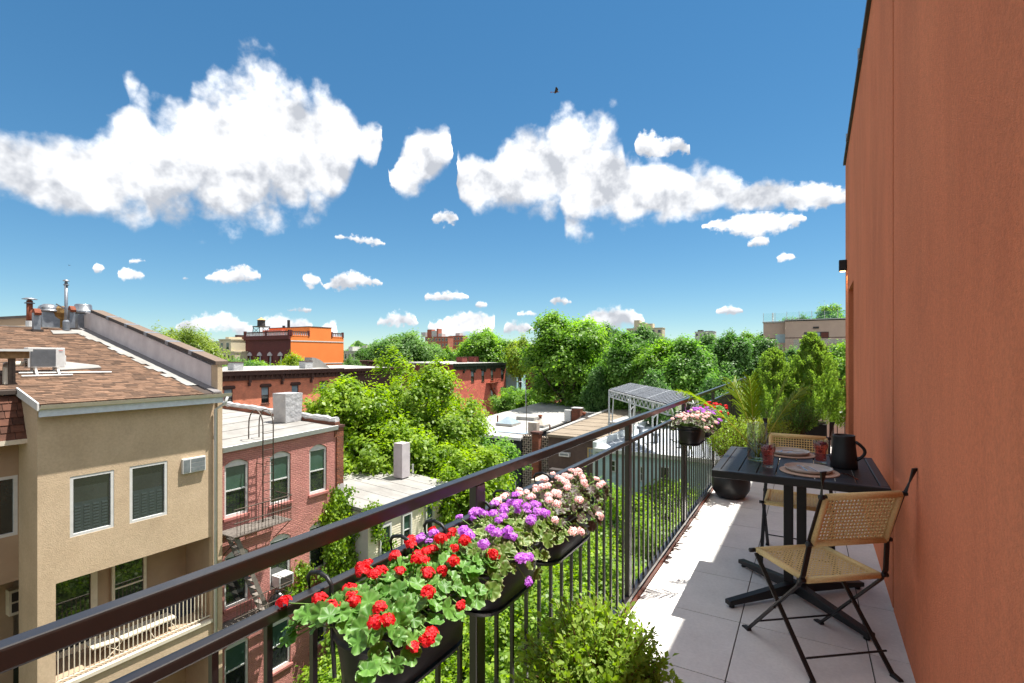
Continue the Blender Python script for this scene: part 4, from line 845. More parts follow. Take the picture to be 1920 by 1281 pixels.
# ------------------------------------------------------------------ tan stucco house across the yard
TNX = -16.7; TL, TR = 4.96, 9.58; WGX = -17.96
th = thing('tan_house', 'tan stucco house with a brown shingle roof and recessed balcony', 'house', (-20,7,GZ))
F = FX(TNX)
A = P(131,895,X=TNX); A2 = P(214,988,X=TNX); B = P(243,875,X=TNX); B2 = P(314,967,X=TNX)
winA = (A.y, A2.y, -3.28, -1.68); winB = (B.y, B2.y, -3.30, -1.67)
balc = (5.32, 9.26, -7.05, -4.37); low = (5.32, 9.26, -10.4, -8.0)
mb = MB(); facade(mb, F, TL, TR-.16, GZ, .12, [winA, winB, balc, low], .14); mb.build('wall', M_TAN, th)
# recess behind the balcony opening
BX = TNX-1.55
rc = MB()
for (s0,s1,z0,z1) in (balc, low):
    rc.quad((BX,s0-.0,z0),(BX,s1,z0),(BX,s1,z1),(BX,s0,z1)); rc.quad((TNX-.14,s0,z0),(BX,s0,z0),(BX,s0,z1),(TNX-.14,s0,z1)); rc.quad((TNX-.14,s1,z0),(BX,s1,z0),(BX,s1,z1),(TNX-.14,s1,z1)); rc.quad((TNX-.14,s0,z1),(TNX-.14,s1,z1),(BX,s1,z1),(BX,s0,z1))
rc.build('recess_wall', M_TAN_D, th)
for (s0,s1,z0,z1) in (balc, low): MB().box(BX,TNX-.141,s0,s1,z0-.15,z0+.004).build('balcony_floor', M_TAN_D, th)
sd = MB(); sd.quad((TNX,TL,GZ),(WGX,TL,GZ),(WGX,TL,.55),(TNX,TL,.10)); sd.build('side_wall', M_TAN, th)
sd = MB(); sd.quad((TNX,TR,GZ),(-29,TR,GZ),(-29,TR,1.0),(TNX,TR,.1)); sd.quad((-29,-8,GZ),(-29,TR,GZ),(-29,TR,2.6),(-29,-8,2.6)); sd.build('rear_wall', M_TAN, th)
MB().box(TNX-.3,TNX+.06,TR-.155,TR,GZ,1.20).build('pilaster', M_TAN, th)
for w in (winA, winB):
    o = window(th, F, *w, M_WHITE, M_PANE, inset=.06, fw=.075, rail=False)
    s = MB(); n = 12; zt_ = w[2]+.075; hz = (w[3]-w[2])*.50
    fbox(s, F, w[0]+.08, w[1]-.08, -.066, -.060, zt_, zt_+hz)
    s.build('half_shutter', mat('shutter_behind_glass', S(50,60,62), S(44,54,56), rough=.15, spec=.8), o)
    for q in range(4):
        a = w[0]+.09+(w[1]-w[0]-.18)*q/4; b = a+(w[1]-w[0]-.18)/4-.03
        for k in range(8): m_ = MB(); fbox(m_, F, a+.03, b-.01, -.060, -.052, zt_+.08+k*(hz-.14)/8, zt_+.08+(k+.55)*(hz-.14)/8); m_.build('louvre', mat('louvre_behind_glass', S(62,73,75), S(54,64,66), rough=.2, spec=.8), o)
q = P(340,860,X=TNX); q2 = P(383,880,X=TNX)
ac = thing('wall_air_conditioner', 'white through wall air conditioner grille high on the tan facade', 'air conditioner', (TNX,q.y,q.z))
m_ = MB(); fbox(m_, F, q.y, q2.y, -.1, .09, -2.16, -1.70); m_.build('sleeve', M_WHITE, ac, bevel=.01)
for k in range(3): m_ = MB(); fbox(m_, F, q.y+.25, q2.y-.03, .0905, .10, -2.12+k*.135, -2.12+k*.135+.115); m_.build('grille', M_ALU, ac)
m_ = MB(); fbox(m_, F, q.y+.03, q.y+.21, .0905, .10, -2.12, -1.74); m_.build('grille', M_ALU, ac)
# balcony door, window, railing
FB = FX(BX)
d0 = P(103,1100,X=BX); d1 = P(180,1080,X=BX); w0 = P(207,1080,X=BX); w1 = P(272,1050,X=BX)
door = window(th, FB, 5.36, d1.y-.0, balc[2]+.02, -4.55, M_OFFWHITE, M_PANE, inset=-.05, fw=.16, rail=False); door.name = 'door'
m_ = MB(); m_.box(BX+.09, BX+.15, d1.y-.12, d1.y-.06, -6.05, -5.99); m_.build('handle', M_BLACK, door)
window(th, FB, w0.y, w1.y, -6.6, -4.62, M_OFFWHITE, M_PANE, inset=-.05, fw=.08)
window(th, FB, 5.6, 7.4, -10.38, -8.3, M_OFFWHITE, M_PANE, inset=-.05, fw=.1)
br = thing('balcony_balustrade', 'thin cream metal balustrade across the tan house balcony', 'railing', (TNX,7.3,balc[2]), None)
m_ = MB(); m_.box(TNX-.10,TNX-.06,balc[0]+.001,balc[1]-.001,balc[2]+.08,balc[2]+.11); m_.box(TNX-.10,TNX-.06,balc[0]+.001,balc[1]-.001,balc[2]+.98,balc[2]+1.02); m_.build('rails', M_OFFWHITE, br)
bmz = MB().box(-.011,.011,-.011,.011,balc[2]+.111,balc[2]+.979).mesh('baluster')
for k in range(34): link('baluster', bmz, M_OFFWHITE, br, loc=(TNX-.08, balc[0]+.07+k*(balc[1]-balc[0]-.1)/34, 0))
m_ = MB(); m_.box(TNX-.14,TNX+.05,balc[0]-.03,balc[1]+.03,balc[2]-.10,balc[2]+.002); m_.build('balcony_ledge', M_OFFWHITE, th)
# sun lounger on the balcony
lg = thing('sun_lounger', 'cream folding sun lounger on the tan house balcony', 'lounger', (TNX-.55,7.3,balc[2])); LX0, LX1 = TNX-.85, TNX-.30; zf = balc[2]+.01
MB().hexa([(LX0,6.9,zf+.34),(LX1,6.9,zf+.34),(LX1,8.35,zf+.34),(LX0,8.35,zf+.34),(LX0,6.9,zf+.40),(LX1,6.9,zf+.40),(LX1,8.35,zf+.40),(LX0,8.35,zf+.40)]).build('bed', M_OFFWHITE, lg, bevel=.01)
MB().hexa([(LX0,6.2,zf+.42),(LX1,6.2,zf+.42),(LX1,6.86,zf+.35),(LX0,6.86,zf+.35),(LX0,6.2,zf+.47),(LX1,6.2,zf+.47),(LX1,6.86,zf+.40),(LX0,6.86,zf+.40)]).build('headrest', M_OFFWHITE, lg, bevel=.01)
for xx in (LX0+.04, LX1-.04):
    for ya, yb in ((6.55,6.95),(6.95,6.55),(8.15,8.4),(7.6,7.75)): MB().tube([(xx,ya,zf+.34),(xx,yb,zf)], .013, 6).build('leg', M_OFFWHITE, lg)
b = thing('storage_box', 'dark blue box standing at the right end of the tan balcony', 'box', (TNX-1.0,8.7,balc[2])); MB().box(TNX-1.45,TNX-.95,8.35,9.2,zf,zf+.5).build('body', mat('navy', S(52,58,78), rough=.7), b); MB().box(TNX-1.47,TNX-.93,8.33,9.22,zf+.501,zf+.55).build('lid', mat('grey_lid', S(120,122,128), rough=.6), b)
# roof: eave at the facade, ridge far back
EX, EZ, RGX, RGZ = TNX+.30, .30, -26.4, 2.62; sl_ = (RGZ-EZ)/(EX-RGX)
rz = lambda x: EZ+(EX-x)*sl_
rf = MB(); rf.hexa([(RGX,TL-.06,RGZ-.1),(EX,TL-.06,EZ-.1),(EX,TR-.16,EZ-.1),(RGX,TR-.16,RGZ-.1),(RGX,TL-.06,RGZ),(EX,TL-.06,EZ),(EX,TR-.16,EZ),(RGX,TR-.16,RGZ)])
rf.hexa([(RGX,-8,RGZ-.1),(WGX+.25,-8,rz(WGX+.25)-.1),(WGX+.25,TL-.061,rz(WGX+.25)-.1),(RGX,TL-.061,RGZ-.1),(RGX,-8,RGZ),(WGX+.25,-8,rz(WGX+.25)),(WGX+.25,TL-.061,rz(WGX+.25)),(RGX,TL-.061,RGZ)])
roof = rf.build('roof', M_FELT, th)
rgs = random.Random(5); tabs = []; row = 0; x = EX+.03
while x > RGX+.1:
    ylo = TL-.05 if x > WGX+.2 else .5
    y = ylo-rgs.random()*.3
    while y < TR-.75-(0 if x > -25 else .2):
        L_ = rgs.choice((.20,.26,.33)); tabs.append((x, max(y,ylo), min(y+L_, TR-.72), rgs.uniform(.008,.020))); y += L_+.004
    x -= .145; row += 1
def tab_verts(x, ya, yb, th_):
    x1 = x-.165; return [(x,ya,rz(x)+.004),(x,yb,rz(x)+.004),(x1,yb,rz(x1)+.003),(x1,ya,rz(x1)+.003),(x,ya,rz(x)+.006+th_),(x,yb,rz(x)+.006+th_),(x1,yb,rz(x1)+.006),(x1,ya,rz(x1)+.006)]
tabs.sort(key=lambda t: math.hypot(t[0], t[1]))
for t_ in tabs[:300]: MB().hexa(tab_verts(*t_)).build('shingle', M_SHINGLE, roof)
m_ = MB()
for t_ in tabs[300:]: m_.hexa(tab_verts(*t_))
o = m_.build('shingles', M_SHINGLE, roof); o['kind'] = 'stuff'
# flashing strip, white patches, parapet wall with coping
m_ = MB(); rg2 = random.Random(9)
for k in range(24):
    xa = EX-.9-k*.36; xb = xa-.40; w_ = .32+rg2.uniform(-.12,.14); m_.hexa([(xb,TR-.45-w_,rz(xb)+.03),(xa,TR-.45-w_,rz(xa)+.03),(xa,TR-.40,rz(xa)+.03),(xb,TR-.40,rz(xb)+.03),(xb,TR-.45-w_,rz(xb)+.034+k*.0003),(xa,TR-.45-w_,rz(xa)+.034+k*.0003),(xa,TR-.40,rz(xa)+.034+k*.0003),(xb,TR-.40,rz(xb)+.034+k*.0003)])
m_.build('white_sealant', M_ROOFW, roof)
MB().hexa([(RGX,TR-.42,RGZ),(EX,TR-.42,EZ),(EX,TR-.161,EZ),(RGX,TR-.161,RGZ),(RGX,TR-.42,RGZ+.045),(EX,TR-.42,EZ+.045),(EX,TR-.161,EZ+.045),(RGX,TR-.161,RGZ+.045)]).build('flashing', mat('grey_flashing', S(120,116,116), rough=.7), roof)
PKX, PKZ = -25.8, 3.30
pw = MB(); y0, y1 = TR-.16, TR+.12; pts = [(TNX-.31,rz(TNX)+.0),(TNX-.31,1.18),(PKX,PKZ),(-29.0,3.05),(-29.0,1.0)]
pw.prism([(a,y0,b) for a,b in pts], (0,y1-y0,0)); pw.build('parapet', M_LILAC, th)
n = 6
for k in range(n):
    a = Vector((TNX+.08,0,1.20)).lerp(Vector((PKX,0,PKZ)), k/n); b_ = Vector((TNX+.08,0,1.20)).lerp(Vector((PKX,0,PKZ)), (k+1)/n-.004)
    MB().hexa([(b_.x,y0-.07,b_.z+.004),(a.x,y0-.07,a.z+.004),(a.x,y1+.07,a.z+.004),(b_.x,y1+.07,b_.z+.004),(b_.x,y0-.07,b_.z+.12),(a.x,y0-.07,a.z+.12),(a.x,y1+.07,a.z+.12),(b_.x,y1+.07,b_.z+.12)]).build('coping_stone', M_CAP, th)
    MB().hexa([(b_.x,y0-.078,b_.z-.0),(a.x,y0-.078,a.z-.0),(a.x,y0-.071,a.z-.0),(b_.x,y0-.071,b_.z-.0),(b_.x,y0-.078,b_.z+.10),(a.x,y0-.078,a.z+.10),(a.x,y0-.071,a.z+.10),(b_.x,y0-.071,b_.z+.10)]).build('coping_edge', M_CAPDARK, th)
    if k:
        MB().hexa([(a.x-.10,y0-.085,a.z+.01),(a.x+.10,y0-.085,a.z-.04),(a.x+.10,y1+.08,a.z-.04),(a.x-.10,y1+.08,a.z+.01),(a.x-.10,y0-.085,a.z+.150),(a.x+.10,y0-.085,a.z+.105),(a.x+.10,y1+.08,a.z+.105),(a.x-.10,y1+.08,a.z+.150)]).build('joint_cover', M_ALU, th)
MB().prism([(-29.0,-8,1),(-29,-8,1.9),(-29,7.3,3.0),(-29,TR-.17,3.32),(-29,TR-.17,1)], (-.2,0,0)).build('back_parapet', M_TAN_D, th)
MB().bar((-29.1,-8,1.95),(-29.1,7.3,3.05),.35,.1).bar((-29.1,7.301,3.05),(-29.1,TR+.1,3.38),.35,.1).build('back_coping', M_CAPDARK, th)
MB().box(-29,RGX+.02,-8,TR-.17,RGZ-.12,RGZ+.03).build('flat_roof', M_ROOFW, th)
# gutter, fascia, downpipe
MB().box(EX-.06,EX-.001,TL-.05,TR-.1,EZ-.32,EZ-.101).build('fascia', mat('pale_blue_fascia', S(206,216,226), rough=.5), th)
MB().prism([(EX,TL-.06,EZ-.14),(EX+.09,TL-.06,EZ-.12),(EX+.12,TL-.06,EZ-.02),(EX+.11,TL-.06,EZ-.02),(EX+.08,TL-.06,EZ-.10),(EX,TL-.06,EZ-.11)], (0,TR-TL+.18,0)).build('gutter', M_OFFWHITE, th)
MB().tube([(EX+.06,TR-.02,EZ-.13),(EX+.02,TR-.06,EZ-.35),(TNX+.09,TR-.24,EZ-.55),(TNX+.09,TR-.24,GZ)], .05, 8).build('downpipe', M_WHITE, th, smooth=True)
MB().hexa([(EX-1.4,TL-.10,rz(EX-1.4)-.16),(EX+.02,TL-.10,EZ-.16),(EX+.02,TL-.061,EZ-.16),(EX-1.4,TL-.061,rz(EX-1.4)-.16),(EX-1.4,TL-.10,rz(EX-1.4)+.05),(EX+.02,TL-.10,EZ+.03),(EX+.02,TL-.061,EZ+.03),(EX-1.4,TL-.061,rz(EX-1.4)+.05)]).build('rake_board', M_WHITE, th)
# left wing, set back
FW = FX(WGX); ww = P(0,900,X=WGX); ww1 = P(33,895,X=WGX)
wo = (ww1.y-1.05, ww1.y, P(30,1003,X=WGX).z, P(30,891,X=WGX).z)
zb = P(20,1083,X=WGX).z
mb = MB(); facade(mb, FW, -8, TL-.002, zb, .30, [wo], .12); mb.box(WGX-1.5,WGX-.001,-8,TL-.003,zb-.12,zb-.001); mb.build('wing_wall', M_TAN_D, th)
window(th, FW, *wo, M_WHITE, M_PANE, inset=.05, fw=.08, rail=False)
MB().quad((WGX-1.5,-8,GZ),(WGX-1.5,TL+.3,GZ),(WGX-1.5,TL+.3,zb),(WGX-1.5,-8,zb)).build('wing_recess', M_TAN_D, th)
q = P(10,1105,X=WGX-1.5)
v_ = thing('wall_vent', 'white louvred wall vent in the recess left of the tan balcony', 'vent', (WGX-1.5,q.y,q.z)); MB().box(WGX-1.48,WGX-1.2,q.y,q.y+.55,q.z-.7,q.z).build('hood', M_OFFWHITE, v_)
for k in range(2):
    for j in range(2): MB().box(WGX-1.199,WGX-1.19,q.y+.05+j*.25,q.y+.27+j*.25,q.z-.62+k*.3,q.z-.37+k*.3).build('louvre', M_CAPDARK, v_)
# brown shingled awning on the wing
aw = thing('shingle_awning', 'dark brown shingled awning at the left edge under the canopy', 'awning', (WGX+.2,3,-1)); rga = random.Random(3)
q0 = P(35,742,X=WGX+.35); q1 = P(35,822,X=WGX+.35)
MB().hexa([(WGX+.002,0,q1.z),(WGX+.55,0,q1.z),(WGX+.55,q0.y+.15,q1.z),(WGX+.002,q0.y+.15,q1.z),(WGX+.002,0,q0.z),(WGX+.12,0,q0.z),(WGX+.12,q0.y+.1,q0.z),(WGX+.002,q0.y+.1,q0.z)]).build('backing', M_CAPDARK, aw)
M_BRSH = mat('brown_wood_shake', S(96,62,48), S(70,44,34), rough=.9, island=.35)
nr = 6
for k in range(nr):
    f0, f1 = k/nr, (k+1)/nr
    y = 2.2
    while y < q0.y+.1:
        L_ = rga.uniform(.18,.3); xa = WGX+.55+(.12-.55)*f0+.004; xb_ = WGX+.55+(.12-.55)*f1+.004; za = q1.z+(q0.z-q1.z)*f0; zb_ = q1.z+(q0.z-q1.z)*f1
        MB().hexa([(xa,y,za),(xa+.035,y,za),(xa+.035,y+L_-.012,za),(xa,y+L_-.012,za),(xb_,y,zb_),(xb_+.012,y,zb_),(xb_+.012,y+L_-.012,zb_),(xb_,y+L_-.012,zb_)]).build('shake', M_BRSH, aw); y += L_
MB().box(WGX+.001,WGX+.6,0,q0.y+.2,q1.z-.12,q1.z-.002).build('ledge', M_OFFWHITE, aw)

# ------------------------------------------------------------------ things on the tan roof
def on_roof(u, v): # meeting point of a sight line and the shingle slope
    r = ray(u, v); t = (CAM_H-EZ-sl_*EX)/(-sl_*r[0]-r[2])
    return Vector((r[0]*t, r[1]*t, CAM_H+r[2]*t))
q = on_roof(88, 702); ax, ay, az_ = q.x, q.y, q.z
au = thing('rooftop_air_conditioner', 'white outdoor air conditioner unit on the shingle roof', 'air conditioner', (ax,ay,az_)); zc = az_+.20
MB().box(ax-.32,ax,ay-.42,ay+.42,zc,zc+.58).build('casing', M_WHITE, au, bevel=.015)
g = MB().box(ax+.001,ax+.012,ay-.36,ay+.20,zc+.04,zc+.54).build('grille', mat('grille_shadow', S(120,118,116), rough=.8), au)
for k in range(16): MB().box(ax+.0125,ax+.020,ay-.36,ay+.20,zc+.05+k*.030,zc+.062+k*.030).build('slat', M_ALU, g)
for k in range(9): MB().box(ax-.28,ax-.05,ay-.432,ay-.421,zc+.05+k*.056,zc+.078+k*.056).build('side_slot', M_CAPDARK, au)
MB().box(ax+.001,ax+.004,ay+.27,ay+.37,zc+.49,zc+.505).build('red_badge', mat('badge_red', S(216,96,84)), au)
MB().box(ax+.001,ax+.004,ay+.28,ay+.36,zc+.455,zc+.463).build('grey_badge', M_ALU, au)
MB().box(ax-.25,ax-.06,ay+.4205,ay+.47,zc+.08,zc+.35).build('valve_cover', M_WHITE, au, bevel=.02)
for yy in (ay-.26, ay+.24):
    MB().bar((ax-.30,yy,zc-.03),(ax+.06,yy,zc-.03),.05,.05).bar((ax+.02,yy,zc-.05),(ax+.14,yy,az_-.02),.05,.05).bar((ax-.26,yy,zc-.05),(ax-.26,yy,rz(ax-.26)+.01),.05,.05).build('bracket', M_WHITE, au)
def pipe(name, label, u, vb, vt, r, m, capm=None, cap_r=None):
    q = on_roof(u, vb) if vb > 616 else P(u, vb, X=-26.6); d_ = q.x/ray(u, vb)[0]; top = CAM_H+(HY-vt)/FPX*d_
    t = thing(name, label, 'vent pipe', q); MB().tube([q-Vector((0,0,.1)),(q.x,q.y,top-.12)], r, 12).build('pipe', m, t, smooth=True)
    cr = cap_r or r*1.9
    MB().lathe([(0,.12),(cr*.5,.11),(cr,.055),(cr,.045),(r*.7,.04),(r*.7,0)], (q.x,q.y,top-.12), 16).build('cap', capm or M_ALU, t, smooth=True)
    MB().lathe([(r*1.6,.0),(r*1.6,.03),(r*1.05,.05)], (q.x,q.y,top-.24), 14).build('collar', capm or M_ALU, t)
    return t, q, top
t, q, top = pipe('vent_pipe', 'tall thin silver flue with a round cap on the tan roof ridge', 124, 622, 524, .058, M_ALU)
MB().lathe([(.11,0),(.11,.35),(.08,.42)], (q.x,q.y,q.z+.05), 14).build('boot', M_ALU, t); MB().tube([(q.x-.05,q.y,q.z+.9),(q.x-.2,q.y-.25,q.z+1.1)], .03, 6).build('stay', M_ALU, t)
t, q, top = pipe('vent_pipe', 'rusty brown vent pipe with a mushroom cap, leftmost on the ridge', 55.5, 614, 558, .10, M_RUST, M_ALU, .24)
MB().lathe([(.12,0),(.12,.28)], (q.x,q.y,q.z-.02), 14).build('sleeve', M_WHITE, t)
def gooseneck(label, u, v, h, w_, m2):
    q = on_roof(u, v); t = thing('gooseneck_vent', label, 'vent', q); zt_ = q.z+h
    MB().box(q.x-.10,q.x+.10,q.y-w_,q.y+w_,q.z-.05,zt_-.25).build('shaft', M_ALU, t)
    mb = MB(); arc = [(q.x-.10,zt_-.25)]+[(q.x+.03-.13*math.cos(a), zt_-.25+.17*math.sin(a)) for a in (.3,.8,1.3,1.57,2.0,2.5)]+[(q.x+.22,zt_-.25),(q.x+.19,zt_-.34),(q.x+.10,zt_-.26)]
    mb.prism([(a,q.y-w_+.002,b) for a,b in arc], (0,2*w_-.004,0)).build('hood', m2, t)
    MB().box(q.x-.2,q.x+.2,q.y-w_-.06,q.y+w_+.06,q.z-.03,q.z+.06).build('base', M_CAPDARK, t)
gooseneck('grey gooseneck vent with a rusty hood beside the rusty pipe', 68, 621, .95, .10, M_RUST); gooseneck('tall galvanised vent with a rusty hood behind the silver flue', 134, 618, 1.05, .09, M_RUST)
def fan(label, u, v, domed):
    q = P(u, v, X=-26.9); q.z = RGZ+.03; t = thing('roof_fan', label, 'roof fan', q, 'mushroom fans on the tan roof'); s = .28
    MB().box(q.x-s,q.x+s,q.y-s,q.y+s,q.z,q.z+.62).build('curb', M_ALU, t)
    prof = [(0,.40),(.2,.38),(.38,.28),(.44,.14),(.44,.10),(.50,.08),(.50,0),(.2,0)] if domed else [(0,.50),(.34,.49),(.38,.44),(.40,.22),(.52,.16),(.54,.04),(.50,0),(.2,0)]
    MB().lathe([(a*.78, b*.85) for a, b in prof], (q.x,q.y,q.z+.64), 28).build('dome', mat('spun_aluminium', S(150,153,157), rough=.3, metal=.8), t, smooth=True)
fan('domed aluminium roof fan on a white curb between the vents', 91, 612, True); fan('stepped aluminium roof fan nearest the sloping parapet', 156, 612, False)
q = P(114, 614, X=-26.8); q.z = RGZ+.03; t = thing('turbine_vent', 'rusty turbine vent between the two roof fans', 'vent', q)
MB().lathe([(.2,0),(.2,.35),(.30,.45),(.34,.62),(.30,.80),(.15,.9),(0,.92)], q, 18).build('turbine', mat('stained_brass', S(150,118,70), S(96,70,40), rough=.4, metal=.6, scale=6), t)
MB().hexa([(v.x,v.y,v.z+.03) for v in (on_roof(95,622),on_roof(154,622),on_roof(150,627),on_roof(100,628))]+[(v.x,v.y,v.z+.05) for v in (on_roof(95,622),on_roof(154,622),on_roof(150,627),on_roof(100,628))]).build('sealant_patch', M_ROOFW, roof)
MB().hexa([(v.x,v.y,v.z+.03) for v in (on_roof(108,697),on_roof(190,692),on_roof(185,688),on_roof(112,680))]+[(v.x,v.y,v.z+.055) for v in (on_roof(108,697),on_roof(190,692),on_roof(185,688),on_roof(112,680))]).build('sealant_patch', M_ROOFW, roof)
for i, (a, b_) in enumerate((((35,703),(209,701)), ((40,709),(136,706)))):
    p0, p1 = on_roof(*a), on_roof(*b_); MB().tube([p0+Vector((0,0,.05)),p1+Vector((0,0,.05))], .028, 8).build('conduit', M_WHITE)
    tag(bpy.data.objects['conduit' if i == 0 else 'conduit.001'], ['long white conduit running under the rooftop air conditioner','short white batten lying below the rooftop air conditioner'][i], 'conduit')
# canopy on posts at the left edge
cp = thing('roof_canopy', 'white edged canopy on thin brown posts at the left edge', 'canopy', (-18.5,4.6,0)); q = P(52,657,X=-18.3)
MB().box(-19.6,-18.0,2.0,q.y+.02,q.z-.03,q.z+.03).build('deck', M_WHITE, cp); MB().box(-19.5,-18.1,2.05,q.y-.02,q.z-.22,q.z-.031).build('fascia', mat('stained_timber', S(150,120,84), S(112,84,56), rough=.9), cp)
for u in (19, 25): p = P(u,700,X=-18.25); MB().box(p.x-.04,p.x+.04,p.y-.035,p.y+.035,q.z-2.4,q.z-.221).build('post', M_IRON, cp)
pp = P(4,700,X=-18.2); t = tag(MB().tube([(ax-.2,ay-.42,zc+.12),(ax-.2,pp.y+.4,zc+.1),(-18.35,pp.y+.12,zc),(-18.3,pp.y+.1,-1.4)], .075, 10).build('insulated_pipe', M_OFFWHITE, smooth=True), 'pale insulated pipe bending down from the rooftop air conditioner', 'pipe')

# ------------------------------------------------------------------ mauve brick house with fire escape
PUX = -17.0; PL, PR = 9.74, 14.55; ph = thing('mauve_brick_house', 'mauve painted brick house with white roof and arched sash windows', 'house', (-20,12,GZ)); F = FX(PUX)
cols = [(9.86,10.72),(11.53,12.40),(13.24,14.08)]; rows = [(-4.02,-2.08),(-7.12,-5.18),(-10.2,-8.3)]
ops = [(a,b,c,d) for (c,d) in rows for (a,b) in cols]
mb = MB(); facade(mb, F, PL, PR, GZ, -1.62, ops, .15); mb.build('wall', M_PURPLE, ph)
def arch_window(parent, F, s0, s1, z0, z1, wall_m, pane, shade, sill_m):
    w = window(parent, F, s0, s1, z0, z1-.16, M_WHITE, pane, inset=.10, fw=.075, shade=shade, sill=sill_m); n = 10; sm = (s0+s1)/2; hw = (s1-s0)/2
    arc = [(s0+(s1-s0)*k/n, z1-.17+.17*(1-((k/n-.5)*2)**2)) for k in range(n+1)]
    m = MB(); pts = [F(s,-.06,z-.015) for s, z in arc]+[F(s1,-.06,z1-.20),F(s0,-.06,z1-.20)]; off = Vector(F(0,-.14,0))-Vector(F(0,-.06,0)); m.prism(pts, off); m.build('arched_head', M_WHITE, w)
    for half in (0, 1):
        a = arc[:n//2+1] if half == 0 else arc[n//2:]; c = (s0, z1) if half == 0 else (s1, z1)
        pts = [F(s,-.004,z) for s, z in a]+([F(sm,-.004,z1+.001),F(s0,-.004,z1+.001)] if half == 0 else [F(s1,-.004,z1+.001),F(sm,-.004,z1+.001)])
        m = MB(); m.prism(pts, Vector(F(0,-.12,0))-Vector(F(0,-.004,0))); m.build('brick_spandrel', wall_m, w)
    return w
M_GREENBLIND = mat('green_window_screen', S(64,88,82), S(52,76,66), rough=.12, spec=.8, scale=3)
for a, b, c, d in ops: arch_window(ph, F, a, b, c, d, M_PURPLE, M_PANE, M_GREENBLIND, M_PURPLE_D)
m_ = MB(); m_.quad((PUX,PR,GZ),(PUX-12,PR,GZ),(PUX-12,PR,-1.2),(PUX,PR,-1.6)); m_.quad((PUX-12,PL,GZ),(PUX-12,PR,GZ),(PUX-12,PR,-1.2),(PUX-12,PL,-1.2)); m_.quad((PUX,PL,GZ),(PUX-12,PL,GZ),(PUX-12,PL,-1.2),(PUX,PL,-1.6)); m_.build('party_wall', M_OLDBR, ph)
zL, zR = -1.60, -1.42; bk = .42
prf = MB().hexa([(PUX-12,PL,zL+bk-.1),(PUX+.06,PL,zL-.1),(PUX+.06,PR-.1,zR-.1),(PUX-12,PR-.1,zR+bk-.1),(PUX-12,PL,zL+bk),(PUX+.06,PL,zL),(PUX+.06,PR-.1,zR),(PUX-12,PR-.1,zR+bk)]).build('roof', M_ROOFW, ph)
for k in range(1,9):
    f0 = k/9; xa = PUX+.18-12.18*f0; MB().hexa([(xa-.03,PL,zL+bk*f0+.002),(xa+.03,PL,zL+bk*f0+.002),(xa+.03,PR-.12,zR+bk*f0+.002),(xa-.03,PR-.12,zR+bk*f0+.002),(xa-.03,PL,zL+bk*f0+.012),(xa+.03,PL,zL+bk*f0+.012),(xa+.03,PR-.12,zR+bk*f0+.012),(xa-.03,PR-.12,zR+bk*f0+.012)]).build('roof_seam', M_ROOFW, prf)
MB().hexa([(PUX+.03,PL,zL-.17),(PUX+.11,PL,zL-.17),(PUX+.11,PR+.02,zR-.17),(PUX+.03,PR+.02,zR-.17),(PUX+.061,PL,zL+.01),(PUX+.15,PL,zL+.01),(PUX+.15,PR+.02,zR+.01),(PUX+.061,PR+.02,zR+.01)]).build('gutter', M_WHITE, ph)
MB().hexa([(PUX-12,PR-.10,-1.9),(PUX+.05,PR-.10,-1.9),(PUX+.05,PR+.15,-1.9),(PUX-12,PR+.15,-1.9),(PUX-12,PR-.10,zR+bk+.16),(PUX+.05,PR-.10,zR+.14),(PUX+.05,PR+.15,zR+.14),(PUX-12,PR+.15,zR+bk+.16)]).build('side_parapet', M_OLDBR, ph)
rgp = random.Random(2); pts = []
for k in range(40):
    f0 = k/39; pts.append((PUX+.02-12*f0, PR+.02+rgp.uniform(-.02,.02), zR+bk*f0+.20+rgp.uniform(-.025,.025)))
MB().tube(pts, [rgp.uniform(.12,.165) for _ in pts], 8).build('parapet_roll', M_CHIM, ph)
MB().box(PUX-.35,PUX+.06,PR+.0,PR+.34,GZ,-1.52).build('brick_end', M_OLDBR, ph); MB().box(PUX-.45,PUX+.10,PR-.04,PR+.38,-1.518,-1.42).build('end_cap', M_BROWNTRIM, ph)
MB().box(PUX-.33,PUX+.075,PR+.012,PR+.352,GZ,-3.9).build('grey_render', M_CHIM2, ph)
def chimney(label, x0, x1, y0, y1, z0, z1, m, flare=0.0, cap=None):
    t = thing('chimney', label, 'chimney', ((x0+x1)/2,(y0+y1)/2,z0)); f_ = flare; rgc = random.Random(int((x0*7+y0*3)*10)); mb = MB(); n = 7
    vs = []; NX = 6
    per = [(x0+(x1-x0)*i/NX, y0) for i in range(NX)]+[(x1, y0+(y1-y0)*i/NX) for i in range(NX)]+[(x1-(x1-x0)*i/NX, y1) for i in range(NX)]+[(x0, y1-(y1-y0)*i/NX) for i in range(NX)]
    cx, cy = (x0+x1)/2, (y0+y1)/2; m4 = len(per)
    for k in range(n+1):
        for (x, y) in per: s_ = 1+f_*k/n+rgc.uniform(-1,1)*(.012 if m is M_CHIM else .003); vs.append((cx+(x-cx)*s_, cy+(y-cy)*s_, z0+(z1-z0)*k/n))
    fs = [(k*m4+i, k*m4+(i+1) % m4, (k+1)*m4+(i+1) % m4, (k+1)*m4+i) for k in range(n) for i in range(m4)]+[tuple(n*m4+i for i in range(m4))]
    mb.add(vs, fs).build('stack', m, t)
    if cap: MB().box(x0-.05,x1+.05,y0-.05,y1+.05,z1+.001,z1+.10).build('cap', cap, t)
    return t
chimney('crumpled white coated chimney on the mauve house roof', -19.85, -19.05, 13.65, 14.42, -1.35, P(550,740,Y=14.0).z+.05, M_CHIM, .10)
